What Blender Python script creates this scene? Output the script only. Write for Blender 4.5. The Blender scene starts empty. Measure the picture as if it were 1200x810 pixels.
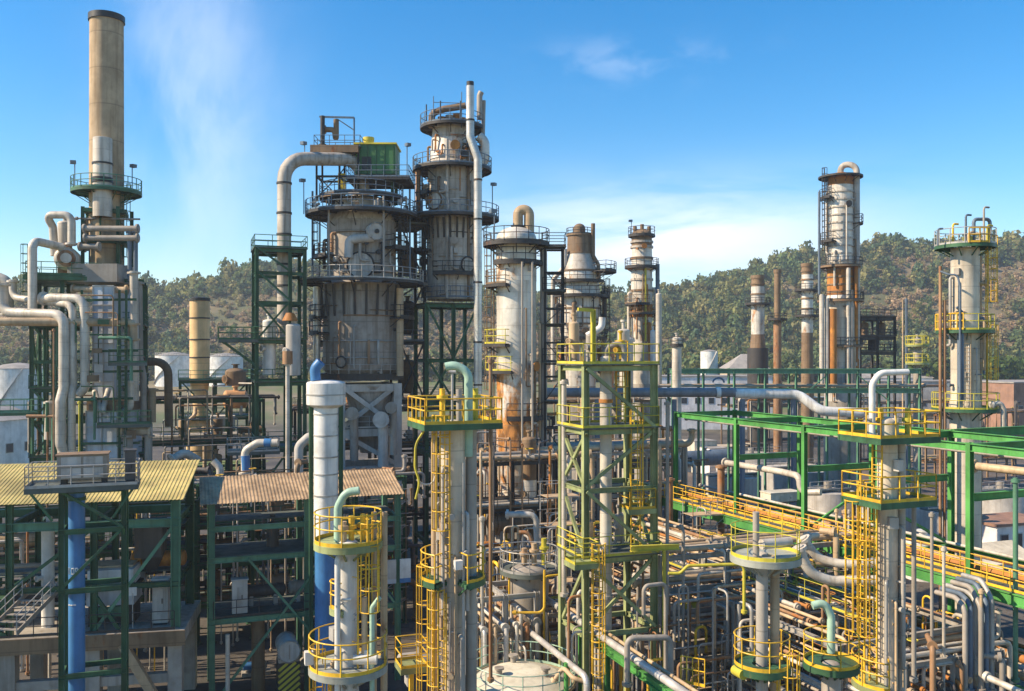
import bpy, math, random
from mathutils import Vector, Quaternion
import numpy as np
R = math.radians
SC = bpy.context.scene
COL = SC.collection

# ---------------------------------------------------------------- camera
CAMZ, F, HOR = 22.0, 1050.0, 415.0
cam_d = bpy.data.cameras.new("camera")
cam = bpy.data.objects.new("camera", cam_d); COL.objects.link(cam)
cam.location = (0, 0, CAMZ); cam.rotation_euler = (R(90), 0, 0)
cam_d.sensor_width = 36; cam_d.lens = 36 * F / 1200; cam_d.shift_y = (HOR - 405) / 1200
cam_d.clip_start = 0.5; cam_d.clip_end = 6000
SC.camera = cam

# ---------------------------------------------------------------- sun + sky
SUN_AZ = 101.0      # degrees to the left of the view direction
SUN_EL = 37.0
SUN_W, SKY_W, EXPO = 5.0, 0.115, 0.8
to_sun = Vector((-math.sin(R(SUN_AZ)) * math.cos(R(SUN_EL)), math.cos(R(SUN_AZ)) * math.cos(R(SUN_EL)), math.sin(R(SUN_EL))))
sd = bpy.data.lights.new("sun", 'SUN'); sd.energy = SUN_W; sd.angle = R(0.5); sd.color = (1.0, 0.83, 0.60)
so = bpy.data.objects.new("sun", sd); COL.objects.link(so)
so.rotation_euler = to_sun.to_track_quat('Z', 'Y').to_euler()

world = bpy.data.worlds.new("World"); SC.world = world; world.use_nodes = True
def build_world():
    nt = world.node_tree; N = nt.nodes; L = nt.links
    bg = N["Background"]; bg.inputs[1].default_value = SKY_W
    sky = N.new("ShaderNodeTexSky"); sky.sky_type = 'NISHITA'; sky.sun_disc = False
    sky.sun_elevation = R(SUN_EL); sky.sun_rotation = R(-SUN_AZ)
    sky.air_density = 1.1; sky.dust_density = 0.05; sky.ozone_density = 3.0; sky.altitude = 100
    hs = N.new("ShaderNodeHueSaturation"); hs.inputs["Saturation"].default_value = 1.45; hs.inputs["Hue"].default_value = .499; hs.inputs["Value"].default_value = 1.0
    L.new(sky.outputs[0], hs.inputs["Color"])
    tc = N.new("ShaderNodeTexCoord"); sep = N.new("ShaderNodeSeparateXYZ"); L.new(tc.outputs["Generated"], sep.inputs[0])
    def math_(op, a, b=None, c=None, clamp=False):
        m = N.new("ShaderNodeMath"); m.operation = op; m.use_clamp = clamp
        for i, q in enumerate((a, b, c)):
            if q is None: continue
            if isinstance(q, (int, float)): m.inputs[i].default_value = q
            else: L.new(q, m.inputs[i])
        return m.outputs[0]
    az = math_('ARCTAN2', sep.outputs[0], sep.outputs[1])      # 0 ahead, + to the east
    el = math_('ARCSINE', sep.outputs[2])
    def cloud(amp, a0, sa, e0, se, sx, sy, lo, hi, seed, rot=0.0):
        cb = N.new("ShaderNodeCombineXYZ")
        L.new(math_('MULTIPLY_ADD', el, rot, math_('MULTIPLY', az, sx)), cb.inputs[0]); L.new(math_('MULTIPLY', el, sy), cb.inputs[1]); cb.inputs[2].default_value = seed
        no = N.new("ShaderNodeTexNoise"); no.inputs["Scale"].default_value = 1.0; no.inputs["Detail"].default_value = 6; no.inputs["Roughness"].default_value = .58
        no.inputs["Distortion"].default_value = .35
        L.new(cb.outputs[0], no.inputs["Vector"])
        mr = N.new("ShaderNodeMapRange"); mr.interpolation_type = 'SMOOTHSTEP'
        L.new(no.outputs[0], mr.inputs[0]); mr.inputs[1].default_value = lo; mr.inputs[2].default_value = hi
        da = math_('DIVIDE', math_('SUBTRACT', az, a0), sa); de = math_('DIVIDE', math_('SUBTRACT', el, e0), se)
        rr = math_('ADD', math_('MULTIPLY', da, da), math_('MULTIPLY', de, de))
        w = math_('POWER', 2.718, math_('MULTIPLY', rr, -1.0))
        return math_('MULTIPLY', math_('MULTIPLY', mr.outputs[0], w), amp, clamp=True)
    c1 = cloud(1.1, .165, .20, .126, .050, 4.0, 20, .24, .60, 3.1)     # white bank above the hill
    c2 = cloud(.44, -.34, .075, .26, .20, 9, 6, .25, .72, 7.7)        # thin haze plume
    c3 = cloud(.2, .14, .10, .315, .022, 14, 26, .42, .74, 1.4)       # small puffs
    c4 = cloud(.16, 0.0, 3.0, .05, .05, 3.0, 12, .30, .8, 9.0)
    tot = math_('ADD', math_('ADD', c1, c2), math_('ADD', c3, c4), clamp=True)
    tot = math_('MULTIPLY', tot, .92)
    mx = N.new("ShaderNodeMix"); mx.data_type = 'RGBA'
    L.new(tot, mx.inputs[0]); L.new(hs.outputs[0], mx.inputs[6]); mx.inputs[7].default_value = (6.3, 6.7, 7.5, 1)
    L.new(mx.outputs[2], bg.inputs[0])
build_world()
vs = SC.view_settings
vs.view_transform = 'Standard'; vs.look = 'None'; vs.exposure = EXPO; vs.gamma = 1; vs.use_curve_mapping = False
SC.cycles.max_bounces = 6; SC.cycles.diffuse_bounces = 3; SC.cycles.glossy_bounces = 3; SC.cycles.transmission_bounces = 4
SC.cycles.use_denoising = True

# ---------------------------------------------------------------- pixel-free helpers
def X(u, d): return (u - 600.0) / F * d
def Z(v, d): return CAMZ - (v - HOR) / F * d
def pt(u, v, d): return Vector((X(u, d), d, Z(v, d)))
def W(px, d): return px / F * d
GA = R(20.0)
U = Vector((math.cos(GA), math.sin(GA), 0)); VV = Vector((-math.sin(GA), math.cos(GA), 0)); UP = Vector((0, 0, 1))
ORD = ["first", "second", "third", "fourth", "fifth", "sixth", "seventh", "eighth", "ninth", "tenth", "eleventh", "twelfth", "thirteenth", "fourteenth", "fifteenth", "sixteenth", "seventeenth", "eighteenth", "nineteenth", "twentieth"]

# ---------------------------------------------------------------- materials
MATS = {}
def mat(name, col, rough=.6, metal=0.0, dirt=.35, rust=0.0, rustcol=(.24, .085, .02), seam=0.0, vseam=0, bump=.15, var=.25, rz=None, spec=.4, scale=1.0, dirtcol=None):
    if name in MATS: return MATS[name]
    m = bpy.data.materials.new(name); m.use_nodes = True; MATS[name] = m
    nt = m.node_tree; N = nt.nodes; L = nt.links; b = N["Principled BSDF"]
    b.inputs["Roughness"].default_value = rough; b.inputs["Metallic"].default_value = metal
    b.inputs["Specular IOR Level"].default_value = spec
    tc = N.new("ShaderNodeTexCoord"); oi = N.new("ShaderNodeObjectInfo")
    off = N.new("ShaderNodeVectorMath"); off.operation = 'MULTIPLY_ADD'
    cb = N.new("ShaderNodeCombineXYZ")
    for i in range(2): L.new(oi.outputs["Random"], cb.inputs[i])
    L.new(cb.outputs[0], off.inputs[0]); off.inputs[1].default_value = (53, 91, 0); L.new(tc.outputs["Object"], off.inputs[2])
    def noise(sx, sy, sz, det=5, ro=.6):
        mp = N.new("ShaderNodeMapping"); mp.inputs["Scale"].default_value = (sx * scale, sy * scale, sz * scale); L.new(off.outputs[0], mp.inputs[0])
        n = N.new("ShaderNodeTexNoise"); n.inputs["Scale"].default_value = 1; n.inputs["Detail"].default_value = det; n.inputs["Roughness"].default_value = ro
        L.new(mp.outputs[0], n.inputs["Vector"]); return n.outputs[0]
    def mr(val, lo, hi, a, c):
        q = N.new("ShaderNodeMapRange"); q.interpolation_type = 'SMOOTHSTEP'; L.new(val, q.inputs[0])
        q.inputs[1].default_value = lo; q.inputs[2].default_value = hi; q.inputs[3].default_value = a; q.inputs[4].default_value = c; return q.outputs[0]
    def mix(fac, a, c, mode='MIX'):
        q = N.new("ShaderNodeMix"); q.data_type = 'RGBA'; q.blend_type = mode
        if isinstance(fac, (int, float)): q.inputs[0].default_value = fac
        else: L.new(fac, q.inputs[0])
        for i, z in ((6, a), (7, c)):
            if isinstance(z, tuple): q.inputs[i].default_value = (*z, 1)
            else: L.new(z, q.inputs[i])
        return q.outputs[2]
    def ma(op, a, c):
        q = N.new("ShaderNodeMath"); q.operation = op
        for i, z in enumerate((a, c)):
            if isinstance(z, (int, float)): q.inputs[i].default_value = z
            else: L.new(z, q.inputs[i])
        return q.outputs[0]
    base = mix(mr(noise(.5, .5, .4), .3, .7, 0, 1), tuple(c * (1 - var) for c in col), tuple(min(.95, c * (1 + var * .5)) for c in col))
    if dirt > 0:
        dc = dirtcol or (col[0] * .38 + .015, col[1] * .33 + .01, col[2] * .27 + .006)
        base = mix(mr(noise(2.6, 2.6, .16), .45, .72, 0, dirt), base, dc)
        base = mix(mr(noise(1.1, 1.1, 1.1, 7), .5, .75, 0, dirt * .8), base, dc)
    if rust > 0:
        rf = mr(noise(.9, .9, .33, 7, .68), .78 - rust * .45, .9 - rust * .42, 0, min(1, .55 + rust * .5))
        if rz:
            sp = N.new("ShaderNodeSeparateXYZ"); L.new(tc.outputs["Object"], sp.inputs[0])
            a = mr(sp.outputs[2], rz[0] - 1, rz[0] + .6, 0, 1); c = mr(sp.outputs[2], rz[1] - .6, rz[1] + 1, 1, 0)
            rf = ma('MULTIPLY', rf, ma('MULTIPLY', a, c))
        rc = mix(mr(noise(2.2, 2.2, 1.2, 6), .35, .65, 0, 1), tuple(c * .5 for c in rustcol), tuple(min(1, c * 1.5) for c in rustcol))
        base = mix(rf, base, rc)
    if seam > 0:
        sp = N.new("ShaderNodeSeparateXYZ"); L.new(tc.outputs["Object"], sp.inputs[0])
        fr = ma('FRACT', ma('MULTIPLY', sp.outputs[2], 1.0 / seam), 0)
        base = mix(mr(fr, .0, .05, .55, 0), base, tuple(c * .3 for c in col))
    L.new(base, b.inputs["Base Color"])
    if bump > 0:
        bp = N.new("ShaderNodeBump"); bp.inputs["Strength"].default_value = bump; bp.inputs["Distance"].default_value = .05
        L.new(noise(3, 3, 3, 4), bp.inputs["Height"]); L.new(bp.outputs[0], b.inputs["Normal"])
    rr = mr(noise(1.5, 1.5, .8), .3, .7, max(.05, rough - .12), min(1, rough + .15)); L.new(rr, b.inputs["Roughness"])
    return m
YEL = mat("yellow safety paint", (.76, .45, .03), .5, dirt=.45, rust=.3, var=.35, bump=.05)
OLY = mat("faded yellow paint", (.55, .47, .05), .5, dirt=.4, rust=.15, bump=.05)
GRN = mat("dark green steel paint", (.045, .125, .06), .55, dirt=.5, rust=.35, var=.4, bump=.05)
TEAL = mat("dull sea green steel paint", (.10, .24, .15), .5, dirt=.45, rust=.15, bump=.05)
BGRN = mat("bright green steel paint", (.085, .30, .07), .55, dirt=.45, rust=.25, var=.4, bump=.05)
OGRN = mat("olive green steel paint", (.30, .335, .15), .55, dirt=.5, rust=.28, var=.4, bump=.05)
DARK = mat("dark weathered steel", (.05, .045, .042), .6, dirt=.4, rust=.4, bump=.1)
STEEL = mat("grey galvanised steel", (.42, .40, .37), .5, .25, dirt=.35, rust=.12, bump=.08)
BLUEST = mat("blue grey steel", (.13, .17, .22), .45, dirt=.4, rust=.1, bump=.05)
SILV = mat("aluminium cladding", (.66, .62, .57), .38, .45, dirt=.3, rust=.08, seam=.9)
PIPEG = mat("grey pipe paint", (.34, .30, .255), .5, dirt=.4, rust=.25, seam=0)
PIPEW = mat("pale pipe lagging", (.58, .52, .44), .5, .1, dirt=.55, rust=.28, seam=1.1)
PIPEB = mat("brown rusty pipe", (.33, .19, .10), .65, dirt=.4, rust=.65)
PIPET = mat("tan pipe lagging", (.50, .36, .22), .6, dirt=.45, rust=.4, seam=1.2)
PIPED = mat("dark pipe", (.09, .08, .075), .55, dirt=.4, rust=.35)
PIPEBL = mat("slate blue pipe", (.21, .215, .23), .5, dirt=.35, rust=.1)
PALEG = mat("pale green pipe paint", (.36, .52, .40), .45, dirt=.3, rust=.1)
CONC = mat("weathered concrete", (.36, .325, .28), .85, dirt=.5, rust=.08, bump=.3)
CONCP = mat("pale concrete", (.50, .465, .42), .8, dirt=.45, rust=.1, bump=.25)
CHIM = mat("buff concrete chimney", (.47, .345, .215), .85, dirt=.5, seam=3.3, bump=.25)
WCLAD = mat("white tower cladding", (.70, .65, .57), .45, .15, dirt=.55, rust=.32, rustcol=(.34, .15, .04), seam=1.35)
WRUST = mat("white tower cladding with rust runs", (.68, .63, .55), .5, .1, dirt=.6, rust=.55, rustcol=(.36, .15, .035), seam=1.35)
VGREY = mat("smoked grey refractory shell", (.35, .305, .26), .7, dirt=.75, rust=.24, seam=2.9, bump=.2)
VGREY2 = mat("dirty pale shell", (.48, .43, .37), .6, dirt=.8, rust=.36, seam=1.5)
COLM = mat("pale painted column", (.60, .52, .41), .45, .1, dirt=.5, rust=.2, seam=1.6)
COLG = mat("grey painted column", (.40, .36, .31), .5, dirt=.35, rust=.1, seam=1.6)
BLUE = mat("blue pipe paint", (.055, .19, .42), .4, dirt=.35, rust=.1)
WHITE = mat("white paint", (.70, .68, .64), .5, dirt=.45, rust=.12)
YSTK = mat("pale ochre stack", (.80, .54, .26), .6, dirt=.2, rust=.22, rustcol=(.5, .24, .07), seam=2.6)
RUST = mat("orange rust", (.42, .17, .04), .75, dirt=.45, rust=.6, rustcol=(.5, .2, .03))
BROWN = mat("brown weathered cladding", (.23, .15, .085), .65, dirt=.5, rust=.5, seam=1.6)
DECK = mat("steel grating", (.10, .115, .10), .7, dirt=.4, rust=.3)
DECKP = mat("pale deck plate", (.34, .35, .30), .6, dirt=.4, rust=.15)
BLACK = mat("black steel", (.03, .03, .03), .5, dirt=.2, rust=.15)
ROOFY = mat("yellow corrugated roofing", (.55, .42, .15), .6, dirt=.55, rust=.32, var=.4, rustcol=(.5, .24, .06), dirtcol=(.36, .33, .10))
ROOFB = mat("tan corrugated roofing", (.43, .295, .17), .65, dirt=.55, rust=.35, var=.4)
GBOX = mat("mid green sheet metal", (.06, .17, .055), .5, dirt=.3, rust=.1)
YPAINT = mat("bright yellow paint", (.75, .60, .05), .4, dirt=.2)
ROOFC = mat("cream roofing", (.70, .60, .44), .7, dirt=.25)
WALLW = mat("white render", (.74, .70, .68), .8, dirt=.2)
WALLT = mat("tan render", (.52, .42, .30), .8, dirt=.3)
ROOFG = mat("grey sheet roofing", (.33, .30, .27), .7, dirt=.3)
ROOFT = mat("terracotta roofing", (.30, .17, .115), .8, dirt=.3)
GLASS = mat("dark window glass", (.03, .04, .05), .15, dirt=0, bump=0, var=.1, spec=.6)
TANKW = mat("white tank paint", (.72, .71, .68), .5, dirt=.25, rust=.05)
CREAM = mat("cream tank roof", (.62, .57, .45), .6, dirt=.3, rust=.08)
PINK = mat("faded orange drum paint", (.58, .30, .13), .6, dirt=.4, rust=.3)

# ---------------------------------------------------------------- mesh builder
class MB:
    def __init__(s): s.v = []; s.f = []; s.sm = []
    def add(s, vs, fs, smooth=False):
        o = len(s.v); s.v.extend(vs)
        for f in fs: s.f.append(tuple(i + o for i in f)); s.sm.append(smooth)
        return s
    def box(s, c, a, b, h, ua=None, ub=None):
        """box centred on c; a along ua, b along ub, h up"""
        ua = ua or U; ub = ub or Vector((-ua.y, ua.x, 0)); c = Vector(c); A = ua * (a / 2); B = ub * (b / 2); H = UP * (h / 2)
        vs = [c - A - B - H, c + A - B - H, c + A + B - H, c - A + B - H, c - A - B + H, c + A - B + H, c + A + B + H, c - A + B + H]
        return s.add(vs, [(0, 3, 2, 1), (4, 5, 6, 7), (0, 1, 5, 4), (1, 2, 6, 5), (2, 3, 7, 6), (3, 0, 4, 7)])
    def _fr(s, d):
        d = d.normalized(); ref = UP if abs(d.z) < .95 else U
        x = d.cross(ref).normalized(); y = x.cross(d).normalized(); return d, x, y
    def bar(s, p, q, w, h=None):
        """rectangular bar p->q, w sideways, h upward"""
        h = h or w; p = Vector(p); q = Vector(q); d, x, y = s._fr(q - p); A = x * (w / 2); B = y * (h / 2)
        vs = [p - A - B, p + A - B, p + A + B, p - A + B, q - A - B, q + A - B, q + A + B, q - A + B]
        return s.add(vs, [(0, 1, 2, 3), (7, 6, 5, 4), (4, 5, 1, 0), (5, 6, 2, 1), (6, 7, 3, 2), (7, 4, 0, 3)])
    def ibeam(s, p, q, w, h=None):
        """I profile: flanges w wide, depth h"""
        h = h or w; p = Vector(p); q = Vector(q); d, x, y = s._fr(q - p); t = max(.018, h * .09); k = max(.012, w * .07)
        prof = [(-w/2, -h/2), (w/2, -h/2), (w/2, -h/2+t), (k/2, -h/2+t), (k/2, h/2-t), (w/2, h/2-t), (w/2, h/2), (-w/2, h/2), (-w/2, h/2-t), (-k/2, h/2-t), (-k/2, -h/2+t), (-w/2, -h/2+t)]
        n = len(prof); vs = [p + x * a + y * b for a, b in prof] + [q + x * a + y * b for a, b in prof]
        fs = [(i, i + n, (i + 1) % n + n, (i + 1) % n) for i in range(n)] + [tuple(range(n)), tuple(range(2 * n - 1, n - 1, -1))]
        return s.add(vs, fs)
    def cyl(s, p, q, r, n=16, r2=None, cap=True):
        r2 = r if r2 is None else r2; p = Vector(p); q = Vector(q); d, x, y = s._fr(q - p)
        cs = [(math.cos(2 * math.pi * i / n), math.sin(2 * math.pi * i / n)) for i in range(n)]
        vs = [p + (x * a + y * b) * r for a, b in cs] + [q + (x * a + y * b) * r2 for a, b in cs]
        s.add(vs, [(i, (i + 1) % n, (i + 1) % n + n, i + n) for i in range(n)], n > 5)
        if cap:
            s.add(vs[:n], [tuple(range(n - 1, -1, -1))]); s.add(vs[n:], [tuple(range(n))])
        return s
    def tube(s, pts, r, n=10, br=None, cap=True):
        pts = [Vector(p) for p in pts]
        if br is None: br = r * 2.6
        P = [pts[0]]
        for i in range(1, len(pts) - 1):
            a = pts[i - 1] - pts[i]; b = pts[i + 1] - pts[i]; la, lb = a.length, b.length
            if la < 1e-5 or lb < 1e-5: continue
            a.normalize(); b.normalize(); ang = a.angle(b)
            if ang > math.pi - .03: P.append(pts[i]); continue
            t = min(br / math.tan(ang / 2), la * .49, lb * .49); rr = t * math.tan(ang / 2)
            p0 = pts[i] + a * t; p1 = pts[i] + b * t; bis = (a + b).normalized(); c = pts[i] + bis * (rr / math.sin(ang / 2))
            k = 6
            v0 = p0 - c; v1 = p1 - c; sw = math.pi - ang; ax = v0.cross(v1).normalized()
            for j in range(k + 1): P.append(c + Quaternion(ax, sw * j / k) @ v0)
        P.append(pts[-1])
        rings = []; d, x, y = s._fr(P[1] - P[0])
        for i, p in enumerate(P):
            t = (P[min(i + 1, len(P) - 1)] - P[max(i - 1, 0)])
            if t.length > 1e-6:
                t.normalize(); x = (x - t * x.dot(t))
                x = x.normalized() if x.length > 1e-6 else s._fr(t)[1]
                y = t.cross(x)
            rings.append([p + (x * math.cos(2 * math.pi * k / n) + y * math.sin(2 * math.pi * k / n)) * r for k in range(n)])
        vs = [v for g in rings for v in g]; fs = []
        for i in range(len(rings) - 1):
            for k in range(n): fs.append((i * n + k, i * n + (k + 1) % n, (i + 1) * n + (k + 1) % n, (i + 1) * n + k))
        s.add(vs, fs, n > 5)
        if cap:
            s.add(rings[0], [tuple(range(n - 1, -1, -1))]); s.add(rings[-1], [tuple(range(n))])
        return s
    def lathe(s, cx, cy, prof, n=28, a0=0, a1=360):
        """prof: (r, z) pairs from bottom to top; each band shaded round"""
        full = abs(a1 - a0) >= 360; m = n if full else n + 1
        an = [R(a0 + (a1 - a0) * i / n) for i in range(m)]
        for (r0, z0), (r1, z1) in zip(prof, prof[1:]):
            if r0 < 1e-4 and r1 < 1e-4: continue
            vs = [Vector((cx + r0 * math.sin(a), cy - r0 * math.cos(a), z0)) for a in an] + [Vector((cx + r1 * math.sin(a), cy - r1 * math.cos(a), z1)) for a in an]
            s.add(vs, [(i, (i + 1) % m, (i + 1) % m + m, i + m) for i in range(n)], True)
        return s
    def arcdeck(s, cx, cy, z, r0, r1, a0, a1, t=.12):
        n = max(4, int(abs(a1 - a0) / 12))
        return s.lathe(cx, cy, [(r0, z - t), (r1, z - t), (r1, z), (r0, z), (r0, z - t)], n, a0, a1)
    def arctube(s, cx, cy, z, r, a0, a1, tr):
        n = max(4, int(abs(a1 - a0) / 12))
        pts = [Vector((cx + r * math.sin(R(a0 + (a1 - a0) * i / n)), cy - r * math.cos(R(a0 + (a1 - a0) * i / n)), z)) for i in range(n + 1)]
        return s.tube(pts, tr, 5, br=.001)
    def dome(s, cx, cy, z, r, h, n=28, k=6, down=False):
        pr = [(r * math.cos(math.pi / 2 * i / k), z + (-h if down else h) * math.sin(math.pi / 2 * i / k)) for i in range(k + 1)]
        if down: pr = pr[::-1]
        return s.lathe(cx, cy, pr, n)
    def build(s, name, m, parent=None, label=None):
        me = bpy.data.meshes.new(name)
        off = ROOT.get(parent.name, Vector((0, 0, 0))) if parent else Vector((0, 0, 0))
        me.from_pydata([tuple(v - off) for v in s.v], [], s.f)
        me.polygons.foreach_set('use_smooth', s.sm)
        me.materials.append(m); me.update()
        o = bpy.data.objects.new(name, me); COL.objects.link(o)
        if parent: o.parent = parent; ROOT[o.name] = off
        if label: o["label"] = label
        return o
ROOT = {}
def T(name, label, cat, loc, group=None):
    o = bpy.data.objects.new(name, None); COL.objects.link(o); o.location = loc; o.empty_display_size = .5
    o["label"] = label; o["category"] = cat; o["kind"] = "thing"
    if group: o["group"] = group
    ROOT[o.name] = Vector(loc); return o
def S(name, mb, m, label, cat, group=None, kind="thing"):
    """single-mesh thing whose origin sits at the middle of its foot"""
    xs = [v.x for v in mb.v]; ys = [v.y for v in mb.v]; zs = [v.z for v in mb.v]
    b = Vector(((min(xs) + max(xs)) / 2, (min(ys) + max(ys)) / 2, min(zs)))
    mb.v = [v - b for v in mb.v]; o = mb.build(name, m); o.location = b; ROOT[o.name] = b
    if kind != "structure": o["label"] = label; o["category"] = cat
    o["kind"] = kind
    if group: o["group"] = group
    return o

# ---------------------------------------------------------------- component builders
def pol(cx, cy, r, a, z): return Vector((cx + r * math.sin(R(a)), cy - r * math.cos(R(a)), z))
def rail_arc(root, cx, cy, z, r, a0, a1, m, h=1.1, tr=.03, name="railing", ends=None):
    mb = MB(); full = a1 - a0 >= 360
    for k in (h, h * .55): mb.arctube(cx, cy, z + k, r, a0, a1, tr)
    n = max(2, int(abs(a1 - a0) / 360 * 2 * math.pi * r / 1.0))
    for i in range(n + (0 if full else 1)):
        p = pol(cx, cy, r, a0 + (a1 - a0) * i / n, z); mb.cyl(p, p + UP * h, tr, 5, cap=False)
    mb.lathe(cx, cy, [(r, z), (r, z + .14), (r - .015, z + .14), (r - .015, z), (r, z)], max(4, int(abs(a1 - a0) / 12)), a0, a1)
    if ends:
        for a in (a0, a1):
            for k in (h, h * .55): mb.cyl(pol(cx, cy, ends, a, z + k), pol(cx, cy, r, a, z + k), tr, 5, cap=False)
    return mb.build(name, m, root)
def platform(root, cx, cy, z, r0, r1, a0=0, a1=360, rail=YEL, deck=DECK, h=1.1, tr=.03, rim=None):
    mb = MB(); mb.arcdeck(cx, cy, z, r0 + .03, r1, a0, a1, .06)
    mb.arcdeck(cx, cy, z - .062, r1 - .1, r1 - .005, a0, a1, .2)
    n = max(2, int(abs(a1 - a0) / 40))
    for i in range(n if a1 - a0 >= 360 else n + 1):
        a = a0 + (a1 - a0) * i / n
        mb.bar(pol(cx, cy, r0, a, z - .17), pol(cx, cy, r1 - .1, a, z - .17), .1, .16)
        mb.bar(pol(cx, cy, r0, a, z - (r1 - r0) * .6 - .15), pol(cx, cy, r1 - .2, a, z - .25), .07)
    pf = mb.build("platform", deck, root)
    if rail: rail_arc(pf, cx, cy, z, r1 - .04, a0, a1, rail, h, tr, ends=None if a1 - a0 >= 360 else r0 + .1)
    return pf
def rail_poly(root, pts, m, h=1.1, tr=.03, closed=False, sp=1.2, name="railing", toe=True):
    mb = MB(); pts = [Vector(p) for p in pts]
    if closed: pts = pts + [pts[0]]
    for p, q in zip(pts, pts[1:]):
        for k in (h, h * .55): mb.cyl(p + UP * k, q + UP * k, tr, 5)
        if toe: mb.bar(p + UP * .08, q + UP * .08, .015, .14)
        n = max(1, int((q - p).length / sp))
        for i in range(n + 1):
            a = p + (q - p) * (i / n); mb.cyl(a, a + UP * h, tr, 5, cap=False)
    return mb.build(name, m, root)
def rect_platform(root, c, a, b, rail=YEL, deck=DECK, h=1.1, tr=.03, ua=None, sides=(1, 1, 1, 1), name="platform", sp=1.0):
    ua = ua or U; ub = Vector((-ua.y, ua.x, 0)); c = Vector(c); mb = MB()
    mb.box(c - UP * .03, a, b, .06, ua)
    for s_ in (-1, 1):
        mb.bar(c - ua * (a / 2) + ub * (s_ * (b / 2 - .06)) - UP * .165, c + ua * (a / 2) + ub * (s_ * (b / 2 - .06)) - UP * .165, .1, .2)
        mb.bar(c - ub * (b / 2 - .13) + ua * (s_ * (a / 2 - .06)) - UP * .167, c + ub * (b / 2 - .13) + ua * (s_ * (a / 2 - .06)) - UP * .167, .1, .2)
    pf = mb.build(name, deck, root)
    if rail:
        A = ua * (a / 2 - .04); B = ub * (b / 2 - .04); cs = [c - A - B, c + A - B, c + A + B, c - A + B]
        if all(sides): rail_poly(pf, cs, rail, h, tr, True, sp)
        else:
            run = [(cs[i], cs[(i + 1) % 4]) for i in range(4) if sides[i]]
            for p, q in run: rail_poly(pf, [p, q], rail, h, tr, False, sp)
    return pf
def ladder(root, cx, cy, r, a, z0, z1, m=YEL, cage=True, w=.5, tr=.03, cm=None):
    t = Vector((math.cos(R(a)), math.sin(R(a)), 0)); o = Vector((math.sin(R(a)), -math.cos(R(a)), 0)); c = Vector((cx, cy, 0)) + o * r
    mb = MB()
    for s_ in (-1, 1): mb.bar(c + t * (s_ * w / 2) + UP * z0, c + t * (s_ * w / 2) + UP * z1, tr * 2)
    k = z0 + .2
    while k < z1: mb.cyl(c - t * (w / 2) + UP * k, c + t * (w / 2) + UP * k, tr * .7, 5, cap=False); k += .32
    k = z0 + 1
    while k < z1:
        for s_ in (-1, 1): mb.bar(c + t * (s_ * w / 2) + UP * k, c + t * (s_ * w / 2) + UP * k - o * (r * .25 + .1), tr)
        k += 2.5
    ld = mb.build("ladder", m, root)
    if cage and z1 - z0 > 3:
        mb = MB(); k = z0 + 2.2; cr = .38; ctr = c + o * cr
        ang = [-115 + 230 * i / 8 for i in range(9)]
        P = [o * (math.cos(R(q)) * cr) + t * (math.sin(R(q)) * cr) for q in ang]
        ks = []
        while k < z1 + .9: ks.append(k); k += .85
        for k in ks: mb.tube([ctr + p + UP * k for p in P], tr * .9, 4, br=.001)
        for i in range(0, 9, 2): mb.bar(ctr + P[i] + UP * ks[0], ctr + P[i] + UP * ks[-1], tr * 1.3)
        mb.build("safety_cage", cm or m, ld)
    return ld
def shell_px(u, d, prof, m, root, n=32, name="shell", cx=None, cy=None, capz=None):
    """prof: (v, width_px) from top to bottom as seen at distance d"""
    cx = X(u, d) if cx is None else cx; cy = d if cy is None else cy
    pr = [(W(w, d) / 2, Z(v, d)) for v, w in prof][::-1]
    mb = MB(); mb.lathe(cx, cy, pr, n); r, z = pr[-1]
    if r > .01: mb.dome(cx, cy, z, r, r * .28, n)
    return mb.build(name, m, root)
def ring(root, cx, cy, z, r, m, t=.1, h=.18, name="stiffening_ring"):
    mb = MB(); mb.lathe(cx, cy, [(r - .01, z - h / 2), (r + t, z - h / 2), (r + t, z + h / 2), (r - .01, z + h / 2)], 32); return mb.build(name, m, root)
def flg(mb, p, d, r, t=.08):
    d = d.normalized(); mb.cyl(p - d * t, p + d * t, r * 1.5 + .03, 12)
NP = [0]
def pipe(pts, r, m, label="", name="pipe", group=None, br=None, fl=(0,), cat="pipe", parent=None, n=None):
    pts = [Vector(p) for p in pts]; mb = MB(); mb.tube(pts, r, n or (14 if r > .25 else 10), br)
    for k in fl:
        i = k if k >= 0 else len(pts) + k
        j = i + 1 if i < len(pts) - 1 else i - 1
        if (pts[j] - pts[i]).length > .8: flg(mb, pts[i] + (pts[j] - pts[i]).normalized() * .15, pts[j] - pts[i], r)
    NP[0] += 1
    if parent: return mb.build(name, m, parent)
    return S(name, mb, m, label, cat, group)
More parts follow.
